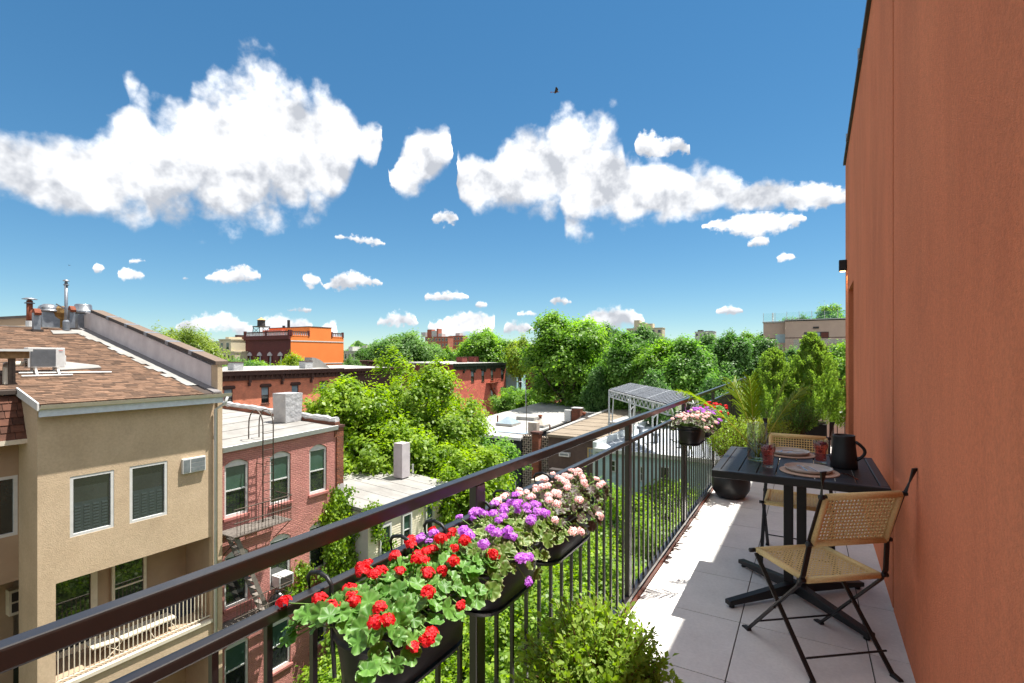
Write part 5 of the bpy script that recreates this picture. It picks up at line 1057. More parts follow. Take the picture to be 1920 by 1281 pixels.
# fire escape
fe = thing('fire_escape', 'brown iron fire escape with platform, hooped ladder and stair on the mauve house', 'fire escape', (PUX,10.5,-4.4)); pz = -4.42; fx0, fx1, fy0, fy1 = PUX+.02, PUX+.95, 9.62, 11.75
for k in range(9): MB().box(fx0+k*.105,fx0+k*.105+.07,fy0,fy1,pz-.02,pz+.02).build('deck_slat', mat('grey_weathered_slat', S(128,120,112), S(96,90,84), rough=.8), fe)
fr_ = MB()
for z in (pz+.0, pz+.45, pz+.90): 
    fr_.tube([(fx1,fy0,z),(fx1,fy1,z),(fx0,fy1,z)], .018, 6) 
fr_.build('guard_rail', M_IRON, fe)
for k in range(17): MB().tube([(fx1,fy0+.1+k*.125,pz),(fx1,fy0+.1+k*.125,pz+.9)], .009, 5).build('baluster', M_IRON, fe)
for k in range(5): MB().tube([(fx0+.15+k*.17,fy1,pz),(fx0+.15+k*.17,fy1,pz+.9)], .009, 5).build('baluster', M_IRON, fe)
for yy in (fy0+.2, fy1-.1): MB().tube([(fx0,yy,pz-.8),(fx1,yy,pz-.03)], .016, 6).build('bracket', M_IRON, fe)
ly0, ly1, lx = 11.02, 11.42, PUX+.36
for yy in (ly0, ly1):
    zt_ = -.62; hoop = [(lx,yy,pz+.02),(lx,yy,-1.0)]+[(lx-.42+.42*math.cos(a), yy, -1.0+.55*math.sin(a)) for a in (.35,.75,1.15,1.57,2.0,2.4,2.8)]+[(lx-.84,yy,-1.1),(lx-.84,yy,-1.52)]
    MB().tube(hoop, .022, 8).build('ladder_rail', M_IRON, fe, smooth=True)
for k in range(11): MB().tube([(lx,ly0,pz+.25+k*.29),(lx,ly1,pz+.25+k*.29)], .012, 6).build('rung', M_IRON, fe)
for yy in (ly0, ly1): MB().tube([(PUX,yy,-2.35),(lx,yy,-2.35)], .014, 6).build('wall_tie', M_IRON, fe)
p2 = pz-3.1
for k in range(9): MB().box(fx0+k*.105,fx0+k*.105+.07,fy0,fy1,p2-.02,p2+.02).build('deck_slat', _mats['grey_weathered_slat'], fe)
fr_ = MB()
for z in (p2, p2+.45, p2+.9): fr_.tube([(fx1,fy0,z),(fx1,fy1,z),(fx0,fy1,z)], .018, 6)
fr_.build('guard_rail', M_IRON, fe)
for k in range(17): MB().tube([(fx1,fy0+.1+k*.125,p2),(fx1,fy0+.1+k*.125,p2+.9)], .009, 5).build('baluster', M_IRON, fe)
for xx in (PUX+.35, PUX+.85): MB().bar((xx,9.75,pz-.02),(xx,10.95,p2),.02,.14).build('stringer', _mats['grey_weathered_slat'], fe)
for k in range(10): f0 = (k+.5)/10; MB().box(PUX+.35,PUX+.85,9.75+1.2*f0-.09,9.75+1.2*f0+.09,pz-3.1*f0-.03,pz-3.1*f0).build('tread', _mats['grey_weathered_slat'], fe)
# window air conditioner, rubbish bag on the lower platform
t = thing('window_air_conditioner', 'white air conditioner hanging from a middle window of the mauve house', 'air conditioner', (PUX,11.95,-7)); MB().box(PUX-.1,PUX+.38,11.66,12.24,-7.02,-6.62).build('casing', M_WHITE, t, bevel=.01); MB().box(PUX+.381,PUX+.39,11.70,12.2,-6.98,-6.66).build('grille', M_CAPDARK, t)
rgb_ = random.Random(8); bag = MB(); prof = [(0,0),(.22,.02),(.30,.15),(.28,.32),(.18,.46),(.06,.54),(.09,.60),(0,.58)]; bag.lathe(prof, (PUX+.7,11.35,p2+.02), 18); bag.v = [(a+rgb_.uniform(-.03,.03), b+rgb_.uniform(-.03,.03), c+rgb_.uniform(-.012,.012)) for a,b,c in bag.v]
tag(bag.build('rubbish_bag', mat('black_bin_bag', (.012,.012,.013), rough=.25), smooth=False), 'black rubbish bag on the lower fire escape landing', 'bag')

# ------------------------------------------------------------------ cream sided house with the flat white roof
SX = -15.62; SL, SR = 15.02, 19.95; sh = thing('cream_sided_house', 'low house with cream siding and a flat white roof beside the mauve house', 'house', (-20,17.5,GZ)); F = FX(SX)
MB().box(SX-9.5,SX-.02,SL,SR,GZ,-5.02).build('core', M_CHIM2, sh)
wins = [(15.62,16.30,-8.0,-5.75),(17.0,17.62,-7.1,-5.62),(18.60,19.22,-7.0,-5.62),(17.0,17.62,-10.6,-8.9),(18.6,19.22,-10.6,-8.9)]
bdm = {}
z = GZ+.1; 
while z < -5.05:
    segs = []; s = SL+.0
    for a, b, c, d in sorted(wins):
        if c-.06 < z+.06 < d+.06: segs.append((s, a-.05)); s = b+.05
    segs.append((s, SR))
    for a, b in segs:
        if b-a > .05: m_ = MB(); m_.hexa([(SX-.019,a,z),(SX+.022,a,z),(SX+.022,b,z),(SX-.019,b,z),(SX-.019,a,z+.108),(SX+.004,a,z+.108),(SX+.004,b,z+.108),(SX-.019,b,z+.108)]); m_.build('siding_board', M_SIDING, sh)
    z += .11
for i, w in enumerate(wins): window(sh, F, *w, M_WHITE, M_PANEB if i == 0 else M_PANE, inset=0, fw=.08, proud=.03, shade=M_GREENBLIND)
zf0, zf1, bkz = -4.88, -4.74, .55
rt = MB().hexa([(SX-9.6,SL-.05,zf0+bkz-.14),(SX+.15,SL-.05,zf0-.14),(SX+.15,SR+.1,zf1-.14),(SX-9.6,SR+.1,zf1+bkz-.14),(SX-9.6,SL-.05,zf0+bkz),(SX+.15,SL-.05,zf0),(SX+.15,SR+.1,zf1),(SX-9.6,SR+.1,zf1+bkz)]).build('roof', M_ROOFW, sh)
for k in range(1,6):
    f0 = k/6; ya = SL+(SR-SL)*f0; MB().hexa([(SX-9.5,ya-.02,zf0+bkz+.14*f0+.002),(SX+.1,ya-.02,zf0+.14*f0+.002),(SX+.1,ya+.02,zf0+.14*f0+.002),(SX-9.5,ya+.02,zf0+bkz+.14*f0+.002),(SX-9.5,ya-.02,zf0+bkz+.14*f0+.012),(SX+.1,ya-.02,zf0+.14*f0+.012),(SX+.1,ya+.02,zf0+.14*f0+.012),(SX-9.5,ya+.02,zf0+bkz+.14*f0+.012)]).build('roof_seam', M_ROOFW, rt)
MB().hexa([(SX+.151,SL-.05,zf0-.16),(SX+.24,SL-.05,zf0-.15),(SX+.24,SR+.1,zf1-.15),(SX+.151,SR+.1,zf1-.16),(SX+.151,SL-.05,zf0-.01),(SX+.26,SL-.05,zf0-.01),(SX+.26,SR+.1,zf1-.01),(SX+.151,SR+.1,zf1-.01)]).build('gutter', M_WHITE, sh)
def chim_at(label, u0, u1, vb, vt, zr, m, w_=.8, cap=None, flare=.0):
    a = P(u0, vb, Z=zr); d_ = a.x/ray(u0, vb)[0]; wd = (u1-u0)/FPX*d_*.86; h = (vb-vt)/FPX*d_
    return chimney(label, a.x, a.x+wd*.75, a.y, a.y+wd*.75, zr-.05, zr+h, m, flare, cap)
chim_at('tall pale grey chimney in front of the big bright tree', 738, 771, 893, 831, -4.55, M_CHIM2)
chim_at('short white crumpled chimney beside the brick end of the mauve house', 642, 667, 868, 834, -4.45, M_CHIM)
for u, v in ((726,875),(774,887)):
    q = P(u,v,Z=-4.5); tag(MB().tube([q,q+Vector((0,0,.45))], .05, 8).build('roof_pipe', M_WHITE), 'white stub pipe on the flat white roof '+('left' if u < 740 else 'right')+' of the tall grey chimney', 'vent pipe', 'stub pipes on the flat white roof')
# ivy over the corner between the two houses
def ivy(label, boxes, n, leaf, seed, m=L_IVY, name='ivy'):
    rg = np.random.default_rng(seed); t = thing(name, label, 'ivy', boxes[0][0]); P_ = []; N_ = []
    for c, R, frac in boxes:
        k = int(n*frac); cl = np.array(c)+rg.normal(size=(max(6,k//60),3))*np.array(R)*.5; j = rg.integers(0,len(cl),k); P_.append(cl[j]+rg.normal(size=(k,3))*.11*np.array([1,1.3,1.3])); N_.append(rg.normal(size=(k,3))*.5+np.array([.9,.1,.55]))
    P_ = np.concatenate(P_); N_ = np.concatenate(N_); D_ = rg.normal(size=P_.shape)*.6+np.array([0,0,-.8])
    o = link('leaves', leaf_mesh('leaves', P_, D_, N_, leaf*rg.uniform(.6,1.3,len(P_)), .8), m, t)
    mb = MB()
    for c, R, fr2 in boxes: c = Vector(c); mb.tube([c+Vector((0,0,-R[2]*1.4)), c+Vector((.03,.1,0)), c+Vector((0,-.1,R[2]*1.2))], .02, 5)
    mb.build('stems', M_TWIG, t); return t
iv = [((-16.75,14.3,-5.0),(.22,.5,.95),.30), ((-16.6,14.4,-6.3),(.35,.6,1.0),.27), ((-16.45,14.3,-7.7),(.45,.9,1.0),.25), ((-16.2,14.7,-9.2),(.6,.9,1.2),.18)]
ivy('thick green ivy climbing the corner of the mauve house', iv, 11000, .13, 31)
ivy('young vine on the mauve wall below the middle windows', [((-16.9,12.9,-6.9),(.08,.35,.35),.5),((-16.9,12.5,-7.5),(.08,.5,.2),.5)], 900, .11, 32)
ivy('leafy vine hanging over the cream house roof edge and window', [((-15.5,15.5,-5.6),(.1,.25,.7),.45),((-15.5,15.9,-6.7),(.1,.2,.6),.35),((-15.6,15.1,-4.9),(.3,.3,.1),.2)], 1300, .11, 33)
ivy('green climber along the right end of the cream sided wall', [((-15.2,19.9,-6.2),(.4,.4,.8),.5),((-15.0,20.3,-7.4),(.5,.5,.9),.5)], 2600, .14, 34)

# ------------------------------------------------------------------ red brick row across the street
def brick_row(label, x, y0, y1, top, wins, wall_m, trim_m, depth=12, brackets=None, corn_h=.9, win_m=M_PANE, side_m=None):
    t = thing('brick_row_house', label, 'house', (x-depth/2,(y0+y1)/2,GZ)); F = FX(x)
    mb = MB(); facade(mb, F, y0, y1, GZ, top-corn_h+.05, [w[:4] for w in wins], .16); mb.build('wall', wall_m, t)
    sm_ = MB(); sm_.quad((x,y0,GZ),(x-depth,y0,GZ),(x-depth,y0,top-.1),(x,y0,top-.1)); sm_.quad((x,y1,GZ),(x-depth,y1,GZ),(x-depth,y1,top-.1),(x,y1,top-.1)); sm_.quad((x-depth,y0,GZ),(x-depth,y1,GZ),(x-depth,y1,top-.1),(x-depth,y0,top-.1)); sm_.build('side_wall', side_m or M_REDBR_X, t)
    rf_ = MB().hexa([(x-depth,y0,top-.16),(x,y0,top-.16),(x,y1,top-.16),(x-depth,y1,top-.16),(x-depth,y0,top+.25),(x,y0,top-.06),(x,y1,top-.06),(x-depth,y1,top+.25)]).build('roof', M_ROOFG, t)
    c = MB(); fbox(c,F,y0,y1,.001,.25,top-corn_h,top-corn_h*.45); fbox(c,F,y0-.05,y1+.05,.001,.62,top-corn_h*.45+.001,top-.05); fbox(c,F,y0-.08,y1+.08,.001,.72,top-.049,top+.03); co = c.build('cornice', trim_m, t)
    y = y0+.3
    while y < y1-.2:
        b = MB(); b.prism([F(y,.251,top-corn_h*.9),F(y,.5,top-corn_h*.5),F(y,.5,top-corn_h*.452),F(y,.251,top-corn_h*.452)], Vector(F(.14,0,0))-Vector(F(0,0,0))); b.build('dentil', trim_m, co); y += .62
    for yb in (brackets or []):
        b = MB(); fbox(b,F,yb-.14,yb+.14,.251,.45,top-corn_h-.25,top-corn_h*.46); fbox(b,F,yb-.10,yb+.10,.002,.30,top-corn_h-.65,top-corn_h-.251); b.build('bracket', trim_m, co)
    for a, b_, c_, d_ in [w[:4] for w in wins]:
        w = window(t, F, a, b_, c_, d_, trim_m, win_m, inset=.12, fw=.07, sill=trim_m, shade=M_PANEL)
        l = MB(); fbox(l,F,a-.18,b_+.18,.002,.14,d_-.02,d_+.12); sm = (a+b_)/2; l.prism([F(a-.25,.002,d_+.121),F(b_+.25,.002,d_+.121),F(b_+.05,.002,d_+.36),F(a-.05,.002,d_+.36)], Vector(F(0,.2,0))-Vector(F(0,0,0))); l.build('lintel', trim_m, w)
    return t
RBX = -54.0
wy = [31.75, 36.05, 40.0, 44.2]
wl_ = [(y-.48,y+.48,c,d) for c, d in ((-4.05,-2.15),(-7.3,-5.3)) for y in wy]
brick_row('long red brick row house with a heavy brown bracketed cornice', RBX, 22, 46.9, -.25, wl_, M_REDBR, M_BROWNTRIM, brackets=[34.0,38.1,42.2,30.0], corn_h=1.05)
wl_ = [(y-.48,y+.48,c,d) for c, d in ((-4.4,-2.5),) for y in (49.6,)]
brick_row('lower dark brick house right of the long red row, half behind the bright tree', RBX, 46.95, 58, -.35, wl_, M_BROWNTRIM, M_BROWNTRIM, corn_h=.8)
for i, (u, vb, vt, w_) in enumerate(((442,697,680,24), (574,694,678,19))):
    q = P(u, vb, X=RBX-3); d_ = q.x/ray(u,vb)[0]; chimney(['white plastered chimney on the red row, left one','white plastered chimney on the red row, right one'][i], q.x-.6, q.x+.6, q.y-.6, q.y+.55, -.4, CAM_H+(HY-vt)/FPX*d_, M_CHIM, 0, M_BROWNTRIM)
q = P(602,690,X=RBX-4); tt = thing('roof_hatch', 'white curved roof hatch right of the white chimney on the red row', 'hatch', (q.x,q.y,0)); MB().prism([(q.x,q.y-1.5+.3*k,-.3+1.5*math.sin(math.pi*(k/10*.5+.5))) for k in range(11)]+[(q.x,q.y-1.5,-.3)], (-1.5,0,0)).build('shell', M_ROOFW, tt)
# red house with the dark green cornice
wl_ = [(81.0,82.0,-3.5,-1.45),(84.3,85.3,-3.5,-1.45),(88.2,89.2,-3.5,-1.45),(84.3,85.3,-7.6,-5.4),(88.2,89.2,-7.6,-5.4),(77.5,78.5,-3.5,-1.45)]
gb = brick_row('narrow red brick house with a dark green cornice between the trees', RBX, 72, 90, -.03, wl_, M_REDBR2, M_GREENTRIM, corn_h=1.1, brackets=[75,78.5,82,85.5,89])
f2 = thing('fire_escape', 'rusty fire escape on the red house with the dark green cornice', 'fire escape', (RBX+.5,84,-3.8))
for z in (-3.9, -7.9):
    MB().box(RBX+.02,RBX+1.0,82.6,86.8,z-.05,z).build('deck', M_RUST, f2)
    g_ = MB()
    for zz in (z+.45, z+.9): g_.tube([(RBX+1,82.6,zz),(RBX+1,86.8,zz)], .03, 5)
    g_.build('guard_rail', M_RUST, f2)
    for k in range(10): MB().tube([(RBX+1,82.6+k*.46,z),(RBX+1,82.6+k*.46,z+.9)], .018, 4).build('baluster', M_RUST, f2)
MB().bar((RBX+.6,83.0,-3.9),(RBX+.6,86.0,-7.9),.5,.12).build('stair', M_RUST, f2)
for i, (u, v, m) in enumerate(((866,677,M_REDBR_X),(888,676,M_REDBR_X))):
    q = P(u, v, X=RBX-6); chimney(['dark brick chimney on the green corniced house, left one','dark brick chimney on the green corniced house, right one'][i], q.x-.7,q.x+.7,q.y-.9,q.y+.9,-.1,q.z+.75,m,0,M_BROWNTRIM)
q = P(932,672,X=RBX-5); tt = thing('rooftop_units', 'cluster of small white units on the green corniced house roof', 'roof equipment', (q.x,q.y,0))
for k in range(4): MB().box(q.x-.5+k*.1,q.x+.5,q.y-2.2+k*1.3,q.y-1.4+k*1.3,.0,.9+.3*(k % 2)).build('unit', M_STEEL, tt)
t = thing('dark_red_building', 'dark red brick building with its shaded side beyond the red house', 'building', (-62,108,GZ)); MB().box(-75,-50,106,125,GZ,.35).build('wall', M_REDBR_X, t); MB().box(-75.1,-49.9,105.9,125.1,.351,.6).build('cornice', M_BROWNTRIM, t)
for k in range(3): m_ = MB(); m_.box(-58+k*2.6,-57+k*2.6,105.86,105.98,-4.2,-2.2); o = m_.build('window', M_PANE, t)
t = thing('corner_shop', 'small red brick corner house with a pale teal bay beside the red house', 'house', (-52,93,GZ)); MB().box(-60,-50.5,90.3,96,GZ,-7.2).build('wall', M_REDBR2, t); MB().box(-56,-51.5,90.25,94,-7.19,-1.6).build('bay', mat('teal_paint', S(150,186,186), rough=.7), t)
MB().box(-56.2,-51.3,90.1,94.2,-1.599,-1.25).build('bay_cornice', M_BROWNTRIM, t); MB().box(-51.49,-51.42,91,92.2,-5.2,-2.9).build('window', M_PANE, t); MB().box(-50.49,-50.44,91,95,-10.8,-8.6).build('shop_front', M_OFFWHITE, t); MB().box(-60.1,-50.2,90.2,96.1,-7.199,-6.95).build('ledge', M_OFFWHITE, t)

# ------------------------------------------------------------------ orange building with the maroon front
OX, OY0, OY1 = -106.0, 77.3, 93.2; t = thing('orange_building', 'orange painted corner building with a dark maroon ornate front', 'building', (-112,85,GZ))
MB().quad((OX,OY0,GZ),(OX,OY1,GZ),(OX,OY1,6.1),(OX,OY0,6.1)).build('side_wall', M_ORANGE, t)
MB().box(OX-16,OX,82.6,89.2,6.1,8.45).build('stair_head', M_ORANGE, t); MB().box(OX-16.1,OX+.06,82.5,89.3,8.451,8.65).build('stair_head_coping', M_BROWNTRIM, t)
MB().box(OX-18,OX-.05,OY0+.02,OY1,5.7,6.09).build('roof', M_ROOFG, t)
for z in (4.95, -.55): MB().box(OX+.002,OX+.08,OY0,OY1,z-.12,z+.12).build('white_band', M_WHITE, t)
for a, b in ((OY0,82.59),(89.21,OY1)):
    bl = MB().box(OX-.35,OX+.05,a,b,7.05,7.3).build('balustrade', M_BROWNTRIM, t); MB().box(OX-.35,OX+.05,a,b,6.1,6.3).build('balustrade_base', M_ORANGE, t)
    k = a+.25
    while k < b: MB().box(OX-.22,OX-.05,k,k+.2,6.301,7.049).build('baluster', M_CHIM2, bl); k += .55
    for yy in (a, b-.4): MB().box(OX-.4,OX+.1,yy,yy+.4,6.1,7.5).build('pier', M_MAROON, t)
Fm = FY(OY0); ops = [(OX-17.6+k*4.1+1.0, OX-17.6+k*4.1+2.1, c, c+3.1) for c in (-1.8, -6.6) for k in range(4)]
m_ = MB(); facade(m_, Fm, OX-18, OX, GZ, 6.1, ops, .2); m_.build('front_wall', M_MAROON, t)
for a, b, c, d in ops:
    w = window(t, Fm, a, b, c, d, M_MAROON, M_PANEL, inset=.15, fw=.1); l = MB(); l.prism([Fm(a-.35,.002,d+.05),Fm(b+.35,.002,d+.05),Fm(b+.2,.002,d+.5),Fm((a+b)/2,.002,d+1.0),Fm(a-.2,.002,d+.5)], Vector(Fm(0,.25,0))-Vector(Fm(0,0,0))); l.build('hood_mould', M_CHIM2, w)
    l = MB(); fbox(l,Fm,a-.3,a-.05,.002,.15,c,d); fbox(l,Fm,b+.05,b+.3,.002,.15,c,d); l.build('jamb', M_MAROON, w)
MB().box(OX-18.1,OX+.0,OY0-.5,OY0-.002,5.3,6.3).build('cornice', M_MAROON, t)
bl = MB().box(OX-18,OX-.5,OY0-.35,OY0-.05,7.05,7.3).build('front_balustrade', M_BROWNTRIM, t); k = OX-17.8
while k < OX-.6: MB().box(k,k+.22,OY0-.3,OY0-.12,6.31,7.049).build('baluster', M_CHIM2, bl); k += .6
for xx in (OX-18.1, OX-9.3, OX-.5): MB().box(xx,xx+.55,OY0-.45,OY0+.05,6.3,7.55).build('pier', M_MAROON, t)
m_ = MB(); m_.box(OX-17,OX-9,OY0+4,OY1-3,6.1,8.0); m_.build('penthouse', M_REDBR2, t)
for dx, h in ((-10,10.6),(-12,9.2)): MB().tube([(OX+dx,84,6.1),(OX+dx,84,h)], .35, 10).build('flue', M_CAPDARK, t)
# water tower
wt = P(490,655,D=165); t = thing('water_tower', 'wooden rooftop water tower on an iron stand', 'water tower', (wt.x,wt.y,2)); zt0 = CAM_H+(HY-612)/FPX*165
TWX, TWY = wt.x, wt.y
MB().lathe([(0,0),(1.2,0),(1.15,2.0),(0,2.0)], (TWX,TWY,zt0), 20).build('tank', mat('dark_wood_tank', S(82,78,78), S(62,58,58), rough=.9, scale=1, stretch=(4,4,.3)), t, smooth=False)
MB().lathe([(1.4,2.01),(0,2.95)], (TWX,TWY,zt0), 20).build('roof', mat('tan_cone_roof', S(196,160,112), S(170,134,90), rough=.8), t)
for zz in (.3,.8,1.3,1.7): MB().lathe([(1.22,zz),(1.22,zz+.07)], (TWX,TWY,zt0), 20).build('hoop', M_CAPDARK, t)
MB().box(TWX-1.9,TWX+1.9,TWY-1.9,TWY+1.9,zt0-.3,zt0-.01).build('platform', M_IRON, t)
for sx in (-1,1):
    for sy in (-1,1): MB().tube([(TWX+sx*1.7,TWY+sy*1.7,zt0-.3),(TWX+sx*2.0,TWY+sy*2.0,zt0-7)], .13, 6).build('leg', M_CAPDARK, t)
b_ = MB()
for sy in (-1,1):
    for k in range(3): b_.tube([(TWX-1.8,TWY+sy*1.8,zt0-.4-k*2),(TWX+1.8,TWY+sy*1.8,zt0-2.4-k*2)], .07, 4); b_.tube([(TWX+1.8,TWY+sy*1.8,zt0-.4-k*2),(TWX-1.8,TWY+sy*1.8,zt0-2.4-k*2)], .07, 4)
b_.build('bracing', M_CAPDARK, t)

# ------------------------------------------------------------------ far buildings
def far_block(label, u0, u1, vt, D, m, rows, colsn, pane=M_PANE, faceX=False, vb=672, extra=None, name='far_building', roofm=None, wfrac=.45):
    """a building that shows its -Y side (or +X side) far away, with its own windows"""
    a = P(u0, vt, D=D); zt_ = a.z
    if faceX: x = a.x; ya = a.y; yb = P(u1, vt, X=x).y; F = FX(x); s0, s1 = ya, yb; foot = (x-10, x, ya, yb)
    else: y = a.y; xa = a.x; xb = P(u1, vt, Y=y).x; F = FY(y); s0, s1 = xa, xb; foot = (xa, xb, y, y+5)
    t = thing(name, label, 'building', ((foot[0]+foot[1])/2,(foot[2]+foot[3])/2,GZ))
    zlow = CAM_H+(HY-vb)/FPX*D-3
    MB().box(foot[0],foot[1],foot[2],foot[3],GZ,zt_-.3).build('wall', m, t); MB().box(foot[0]-.15,foot[1]+.15,foot[2]-.15,foot[3]+.15,zt_-.299,zt_).build('parapet', roofm or m, t)
    W = (s1-s0)/colsn; H_ = 3.2
    for r_ in range(rows):
        for c_ in range(colsn):
            sa = s0+W*(c_+.5)-W*wfrac/2; z1 = zt_-1.0-r_*H_; wb = MB(); fbox(wb,F,sa-.1,sa+W*wfrac+.1,.002,.08,z1-1.75,z1+.1); w = wb.build('window', M_OFFWHITE if m is not M_OFFWHITE else M_CAPDARK, t); pb = MB(); fbox(pb,F,sa,sa+W*wfrac,.0805,.09,z1-1.65,z1); pb.build('pane', pane, w)
    for (du0, du1, dvt, mm) in (extra or []):
        p = P(du0, dvt, D=D); p2_ = P(du1, dvt, D=D); MB().box(min(p.x,p2_.x),max(p.x,p2_.x)+.01,foot[2]+1.0,foot[2]+4.5,zt_+.001,p.z).build('penthouse', mm, t)
    return t
M_FARRED = mat('far_red_brick', S(166,100,82), S(150,88,72), rough=.9, scale=.5); M_FARGREY = mat('far_grey_render', S(188,186,184), S(170,168,168), rough=.9, scale=.3); M_FARTAN = mat('far_tan_render', S(196,186,160), S(180,168,146), rough=.9, scale=.3)
far_block('far red brick apartment block with pale stepped penthouses on the skyline', 797, 840, 632, 300, M_FARRED, 2, 7, extra=[(783,795,623,M_FARGREY),(800,812,618,M_FARRED),(812,826,621,M_FARGREY),(826,830,617,M_FARRED),(830,840,626,M_FARGREY)])
far_block('far dark red apartment block right of the stepped one on the skyline', 841, 868, 630, 320, M_FARRED, 2, 5, extra=[(857,868,625,M_FARGREY)])
far_block('far beige block with a glass railed roof above the tree belt', 1175, 1242, 616, 240, M_FARTAN, 1, 6, extra=[(1190,1202,601,M_FARTAN),(1202,1215,606,M_FARTAN),(1217,1230,608,M_FARTAN)])
far_block('far grey block peeking over the tree belt', 1303, 1340, 622, 260, M_FARGREY, 1, 5, extra=[(1308,1318,619,M_CAPDARK),(1322,1338,621,M_CAPDARK)])
far_block('tan stepped building left of the red brick block behind the parapet', 411, 433, 636, 130, M_FARTAN, 2, 2, extra=[(420,432,632,M_FARTAN)])
far_block('red brick block left of the water tower', 433, 482, 632, 150, M_FARRED, 2, 4, extra=[(436,446,628,M_CAPDARK)])
far_block('long low grey roofed block on the far left skyline', 366, 412, 641, 260, M_FARGREY, 1, 8, extra=[(392,402,636,M_FARGREY)])
far_block('low white roofed block under the water tower', 450, 468, 648, 150, M_FARGREY, 1, 3)
far_block('flat tan roofed block below the far left skyline', 404, 440, 659, 130, M_FARTAN, 1, 5)
far_block('pale green block right of the orange building', 645, 672, 658, 170, mat('far_sage', S(190,194,176), S(176,180,162), rough=.9), 2, 4, extra=[(652,664,650,M_FARGREY)])
far_block('cream bay fronted block right of the orange building', 672, 700, 656, 180, M_FARTAN, 2, 4, extra=[(676,690,648,M_FARGREY)])
far_block('brown low block below the cream bay fronted block', 645, 692, 676, 120, M_BROWNTRIM, 0, 1)
# modern building on the right
RY = 80.0; t = thing('modern_building', 'pinkish modern building with a glass railed roof terrace on the right', 'building', (2,86,GZ))
q0, q1, q2 = P(1430,604,Y=RY), P(1472,604,Y=RY), P(1600,603,Y=RY); ztop = 6.15
MB().box(q0.x,q1.x,RY+1.2,RY+14,GZ,ztop).build('wing', M_STONEB, t); MB().box(q1.x+.002,q2.x+6,RY,RY+14,GZ,ztop+.05).build('main_block', M_STONEB, t)
for z in (3.9,1.3): MB().box(q1.x,q2.x+6.01,RY-.012,RY-.002,z-.05,z+.05).build('score_line', M_BROWNTRIM, t); MB().box(q0.x,q1.x-.001,RY+1.188,RY+1.198,z-.05,z+.05).build('score_line', M_BROWNTRIM, t)
MB().box(q0.x-.1,q1.x+.0,RY+1.1,RY+14.1,ztop+.001,ztop+.18).build('coping', M_FARGREY, t); MB().box(q1.x-.1,q2.x+6.1,RY-.1,RY+14.1,ztop+.181,ztop+.3).build('coping', M_FARGREY, t)
M_BAL = glassmat('balcony_glass', (.75,.88,.86), .02)
k = q0.x
while k < q2.x+5: MB().box(k+.05,k+1.45,RY+.3 if k > q1.x else RY+1.4,(RY+.3 if k > q1.x else RY+1.4)+.03,ztop+.32,ztop+1.35).build('glass_panel', M_BAL, t); MB().box(k-.03,k+.03,(RY+.3 if k > q1.x else RY+1.4)-.02,(RY+.3 if k > q1.x else RY+1.4)+.05,ztop+.18,ztop+1.42).build('balustrade_post', M_STEEL, t); k += 1.5
a, b = P(1508,623,Y=RY), P(1554,634,Y=RY)
wn = MB().box(a.x,b.x,RY-.06,RY-.003,b.z,a.z).build('window', M_CAPDARK, t); wd = (b.x-a.x)/3
for k, m in enumerate((M_PANE, M_PANEL, mat('dark_red_curtain', S(104,50,40), rough=.4))): MB().box(a.x+.08+k*wd,a.x+wd-.05+k*wd,RY-.075,RY-.061,b.z+.08,a.z-.08).build('pane', m, wn)
p = P(1530,614,Y=RY); MB().box(p.x-.35,p.x+.35,RY-.12,RY-.003,p.z-.15,p.z+.1).build('wall_light', M_CAPDARK, t)
p = P(1449,587,Y=RY+3); MB().tube([(p.x,RY+3,ztop),(p.x,RY+3,p.z)], .12, 8).build('flue', M_STEEL, t)
a, b = P(1488,637,Y=RY-1.5), P(1575,654,Y=RY-1.5); MB().box(a.x,b.x+1,RY-1.6,RY-1.55,b.z,a.z).build('lower_glass_rail', M_BAL, t); MB().box(a.x,b.x+1,RY-1.7,RY-.003,b.z-.4,b.z-.001).build('lower_balcony', M_FARGREY, t)
p = P(1463,627,Y=RY+1.2); MB().box(p.x-.6,p.x+.7,RY+1.16,RY+1.197,p.z-1.2,p.z).build('window', M_PANEL, t)

# ------------------------------------------------------------------ low houses behind the yards (fronts towards us)
LY = 40.0
lb = thing('dark_sided_house', 'dark slate sided house with a pale flat roof right of the big bright tree', 'house', (-25,50,GZ)); xr = P(977,821,Y=LY).x; xl = -32; F = FY(LY)
w1 = P(937,839,Y=LY); w2 = P(957,867,Y=LY); op = [(w1.x,w2.x,w2.z,w1.z),(w1.x-.2,w2.x+.6,-11.3,-9.9)]
m_ = MB(); facade(m_, F, xl, xr, GZ, -6.0, op, .12); m_.quad((xr,LY,GZ),(xr,LY+22,GZ),(xr,LY+22,-5),(xr,LY,-6.0)); m_.build('wall', M_BLACKWALL, lb)
for o_ in op: window(lb, F, *o_, M_WHITE, M_PANE, inset=.05, fw=.09, rail=False)
zb_ = -5.05
MB().hexa([(xl,LY-.25,-6.12),(xr+.1,LY-.25,-6.12),(xr+.1,LY+23,zb_-.12),(xl,LY+23,zb_-.12),(xl,LY-.25,-5.96),(xr+.1,LY-.25,-5.96),(xr+.1,LY+23,zb_),(xl,LY+23,zb_)]).build('roof', M_ROOFG, lb)
MB().box(xl,xr+.12,LY-.36,LY-.251,-6.2,-5.95).build('gutter', M_WHITE, lb)
zl = lambda y: -5.96+(y-LY)*(zb_+5.96)/23
def low_at(u, v):
    r = ray(u, v); k_ = (zb_+5.96)/23; t_ = (-5.96-k_*LY-CAM_H)/(r[2]-k_*r[1]); return Vector((r[0]*t_, r[1]*t_, CAM_H+r[2]*t_))
